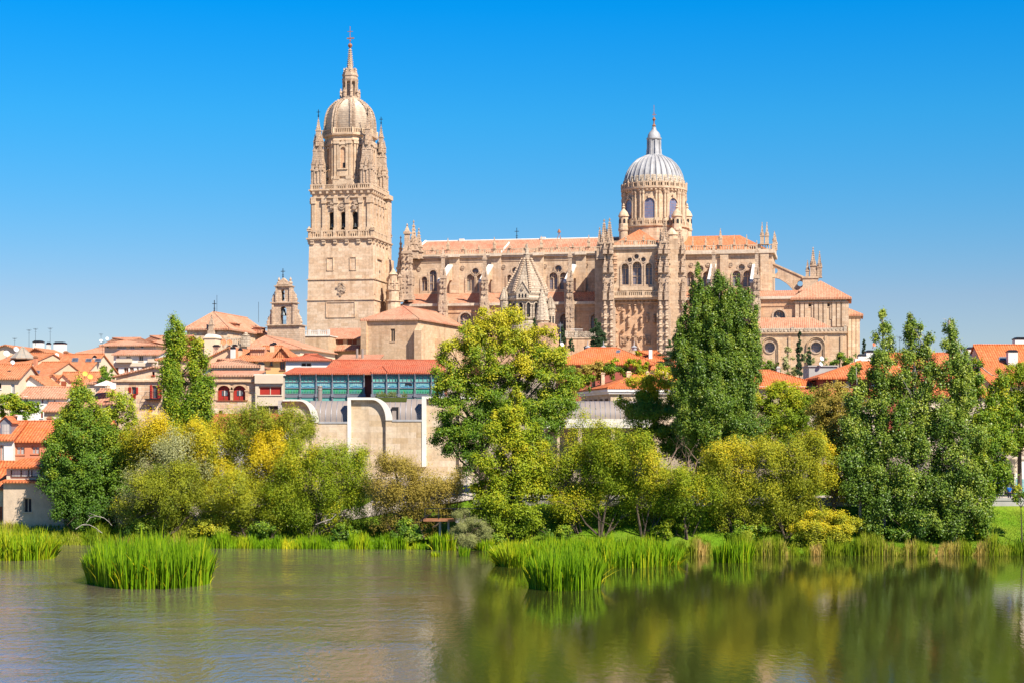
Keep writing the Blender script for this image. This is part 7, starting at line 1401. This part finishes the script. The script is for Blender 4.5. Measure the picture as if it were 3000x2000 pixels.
def fallen(label, pts, D, r=.05):
    mb = MB(); P = [Vector(W(px, py, D)) for px, py in pts]; mb.tube(P, [r*(1-.1*i) for i in range(len(P))], 5)
    for i in range(1, len(P)): mb.tube([P[i], P[i]+Vector((rnd.uniform(-.8,.8),rnd.uniform(-.5,.5),rnd.uniform(-.2,.5)))], [r*.5,.01], 4)
    tag(mb.build('fallen_branch', M['bark_pale']), label, 'branch', 'bare fallen branches')
fallen('upper of two bare arched branches below the dark bank trees', [(255,1527),(265,1514),(283,1510),(305,1516),(320,1528),(328,1538)], 204)
fallen('lower of two bare arched branches by the reeds at the left', [(222,1548),(240,1536),(262,1536),(280,1545),(300,1560)], 203)
fallen('pale bare branch drooping low over the reeds under the lime green willow', [(925,1535),(950,1525),(970,1520),(985,1505)], 200)
# ---------------------------------------------------------------- reeds
def blades(n, xy, hgt, wid, lean, out=None):
    """(n,7,3) narrow bent blades"""
    b0 = np.zeros((n,3)); b0[:,:2] = xy; b0[:,2] = -.15
    h = hgt[:,None]; a = rng.uniform(0,2*math.pi,n); ld = np.stack([np.cos(a),np.sin(a)],1)*np.abs(rng.normal(0,lean,n))[:,None]
    if out is not None: ld += out
    wdir = np.stack([np.cos(a+1.57),np.sin(a+1.57)],1)*(.5+.5*np.abs(np.cos(a)))[:,None]
    wdir[:,0] = np.sign(wdir[:,0]+1e-3)*np.maximum(np.abs(wdir[:,0]), .6)
    def pt(t_, s): 
        q = b0.copy(); q[:,:2] += ld*h*(t_**1.9) + wdir*(s*wid[:,None]*.5); q[:,2] += hgt*t_*(1-.12*t_*np.minimum(1.5,np.linalg.norm(ld,axis=1))); return q
    return np.stack([pt(0,-.8),pt(0,.8),pt(.45,1),pt(.8,.6),pt(1,0),pt(.8,-.6),pt(.45,-1)], 1)
def reed_patch(name, label, x0, x1, yf, db, n, h, hv=.17, m='reed_leaves', tint=.4, wid=.115, lean=.13, group=None, kind=None, flare=.14, tipy=.12, yellow_edge=0.0, cat='reeds'):
    """reeds standing in water between pixel columns x0..x1, front foot at pixel row yf, db metres deep"""
    df = CZ*F/(yf-HY); px = rng.uniform(x0, x1, n); dp = rng.random(n); xm = (x0+x1)/2; hw = (x1-x0)/2
    e = 1-np.abs((px-xm)/hw)**3; d = df+db*(.5-.5*e)*.6+dp*db*np.maximum(.15,e); x = (px-CX)/F*d
    o = np.zeros((n,2)); o[:,0] = flare*np.clip((px-xm)/hw,-1,1)**5; o[:,1] = -.25*np.maximum(0,.12-dp)/.12*flare
    H = h*rng.normal(1,hv,n)*(.72+.28*np.sqrt(np.maximum(e,0.02))); ti = tint+rng.normal(0,.13,n)+yellow_edge*(np.abs((px-xm)/hw)**4)+tipy*(dp-.4)
    nb = np.sin(px*.11)+np.sin(px*.043+1.3); H *= 1+.07*nb; ti += .05*nb
    dead = rng.random(n) < .06; ti = np.where(dead, rng.uniform(.8,1.0,n), ti); H = np.where(dead, H*rng.uniform(.35,.95,n), H); o[dead] += rng.normal(0,.45,(int(dead.sum()),2))
    V = blades(n, np.stack([x,d],1), np.maximum(.3,H), wid*rng.uniform(.6,1.3,n), lean, o)
    ob = strips(name, V, 7, ti, M[m]); return tag(ob, label, cat, group, kind)
GR = 'reed clumps standing in the water'
reed_patch('reed_clump', 'big dark green reed clump standing alone in the water at the left', 256, 618, 1726, 20, 5600, 3.2, group=GR, tint=.40)
reed_patch('reed_clump', 'yellow-green reed clump at the left edge of the river', -90, 160, 1643, 14, 2700, 2.4, group=GR, tint=.62, lean=.25, flare=.4)
reed_patch('reed_clump', 'wide reed clump on the water before the middle willows', 1490, 1998, 1664, 16, 6800, 2.15, group=GR, tint=.47)
reed_patch('reed_clump', 'yellowing end of reeds left of the wide middle clump', 1455, 1580, 1661, 12, 2600, 1.9, group=GR, tint=.66, lean=.25, flare=.5)
reed_patch('reed_clump', 'dark upright reed clump nearest the viewer in front of the wide clump', 1550, 1760, 1731, 12, 2600, 2.75, group=GR, tint=.38)
reed_patch('reed_clump', 'little reed tuft off the right bank', 2092, 2202, 1648, 3, 700, 2.0, group=GR, tint=.45, hv=.22)
reed_patch('reed_clump', 'little reed tuft under the viewing platform', 1263, 1340, 1612, 4, 700, 1.75, group=GR, tint=.5)
reed_patch('reed_clump', 'tiny reed tuft right of the platform posts', 1345, 1375, 1629, 1, 130, 1.2, group=GR, tint=.4)
reed_patch('reed_clump', 'small yellow reed tuft at the foot of the grey bush', 1398, 1442, 1612, 2, 260, 1.4, group=GR, tint=.65, lean=.3)
reed_patch('reed_clump', 'sparse floating reed sprigs in front of the platform tuft', 1262, 1290, 1630, 1, 45, .7, group=GR, tint=.6, lean=.5)
def shore(name, label, x0, x1, n, h, m, tint, off=(-1.2, 2.2), lean=.2, tv=.2, dry=()):
    px = rng.uniform(x0, x1, n); x = (px-CX)/F*196; by = np.array([bank_y(v) for v in x]); d = by+rng.uniform(off[0], off[1], n); x = (px-CX)/F*d
    H = h*rng.normal(1,.2,n)*(1+.25*np.sin(px*.05)+.2*np.sin(px*.017+2)+.12*np.sin(px*.13)); ti = tint+rng.normal(0,.1,n)+.16*np.sin(px*.037+.7)+.12*np.sin(px*.09)
    gap = np.sin(px*.061+1.1)+np.sin(px*.023+.4)+.7*np.sin(px*.171); H *= np.where(gap < -.75, .5, 1.0)
    for a, b_ in dry: ti += .5*np.exp(-((px-a)/b_)**2); H *= 1-.25*np.exp(-((px-a)/b_)**2)
    V = blades(n, np.stack([x,d],1), np.maximum(.2,H), .085*rng.uniform(.6,1.3,n), lean); V[:,:,2] += np.maximum(0,(d-by))[:,None]*.22
    return tag(strips(name, V, 7, ti, M[m]), label, 'reeds', None, 'stuff')
shore('bank_reeds', 'fringe of yellow-green reeds along the left bank foot', -60, 620, 6500, .95, 'bank_reed_leaves', .45, (-1.0,6.0), .25)
shore('bank_reeds', 'fringe of green reeds along the bank under the lime green willow', 600, 1250, 4200, 1.15, 'reed_leaves', .46, (-1.2,2.0), .2, dry=((835,14),))
shore('bank_reeds', 'fringe of mixed green and dry reeds along the right bank', 1960, 3100, 10000, 1.4, 'bank_reed_leaves', .42, (-1.2,2.0), .15, dry=((2060,18),(2300,20),(2390,16),(2650,40),(2780,45),(2860,20)))
shore('bank_grass', 'rough grass and weeds behind the reeds along the whole bank', -60, 3060, 15000, .75, 'bank_reed_leaves', .25, (1.5,9.0), .35)
tree('grey_bush', 'pale grey leafless looking bush beside the viewing platform', 'bush', 195, (1375,1605), [(1350,1555,28,26),(1390,1545,32,28),(1370,1580,50,26),(1410,1575,30,28),(1375,1600,50,18),(1360,1510,25,22,0,-.2)], 'silver_leaves', None, None, leaf=(.2,.05), k=3, tint=.35, r0=.08, clump=.4)
GU = 'low bushes under the bank trees'
for lab, x, y, rx, ry, D, m_ in (('dark low bush left of the viewing platform', 1205, 1560, 60, 34, 198, 'dark_leaves'), ('dark low bush at the foot of the biggest tree', 1440, 1580, 60, 30, 196.5, 'dark_leaves'), ('olive low bush below the golden willow', 620, 1555, 60, 32, 202, 'willow_leaves'), ('olive low bush at the foot of the silvery willow', 430, 1550, 70, 32, 204, 'dark_leaves'),
    ('green low bush by the open lawn left of the brown willow', 1010, 1565, 40, 26, 200, 'dark_leaves'), ('leafy low bush between the right bank willows', 1960, 1555, 50, 26, 193, 'lime_leaves'), ('olive low bush left of the round golden bush', 2190, 1555, 60, 28, 192, 'green_leaves'), ('green low bush under the pointed poplars', 2660, 1565, 90, 26, 192, 'dark_leaves'), ('small leafy bush at the foot of the right pointed poplars', 2850, 1560, 55, 24, 192, 'green_leaves'), ('dark low bush behind the wide reed clump', 1640, 1570, 60, 22, 195, 'dark_leaves'), ('dark low bush under the yellow willow', 770, 1565, 60, 30, 201, 'dark_leaves')):
    tree('low_bush', lab, 'bush', D, (x, y+ry), [(x-rx*.5,y+4,rx*.5,ry*.8),(x+rx*.5,y+4,rx*.5,ry*.8),(x,y-4,rx*.6,ry)], m_, None, GU, r0=.06, k=3.4, clump=.4)
# short lawn grass where the bank lies open to the sun
n = 26000; px = np.concatenate([rng.uniform(2480,3080,n*2//3), rng.uniform(960,1200,n//3)])[:n]; n = len(px); x = (px-CX)/F*194; by = np.array([bank_y(v) for v in x]); d = by+rng.uniform(1.5,11.3,n); x = (px-CX)/F*d
V = blades(n, np.stack([x,d],1), .13*rng.uniform(.5,1.5,n), .05*np.ones(n), .4); V[:,:,2] += np.array([ground(a, b_) for a, b_ in zip(x, d)])[:,None]+.13
LM('lawn_blades', (0.09,0.20,0.008), (0.18,0.30,0.012), (0.34,0.36,0.03)); tag(strips('lawn_grass', V, 7, .45+rng.normal(0,.2,n), M['lawn_blades']), 'short mown sunlit grass on the open bank', 'grass', None, 'stuff')
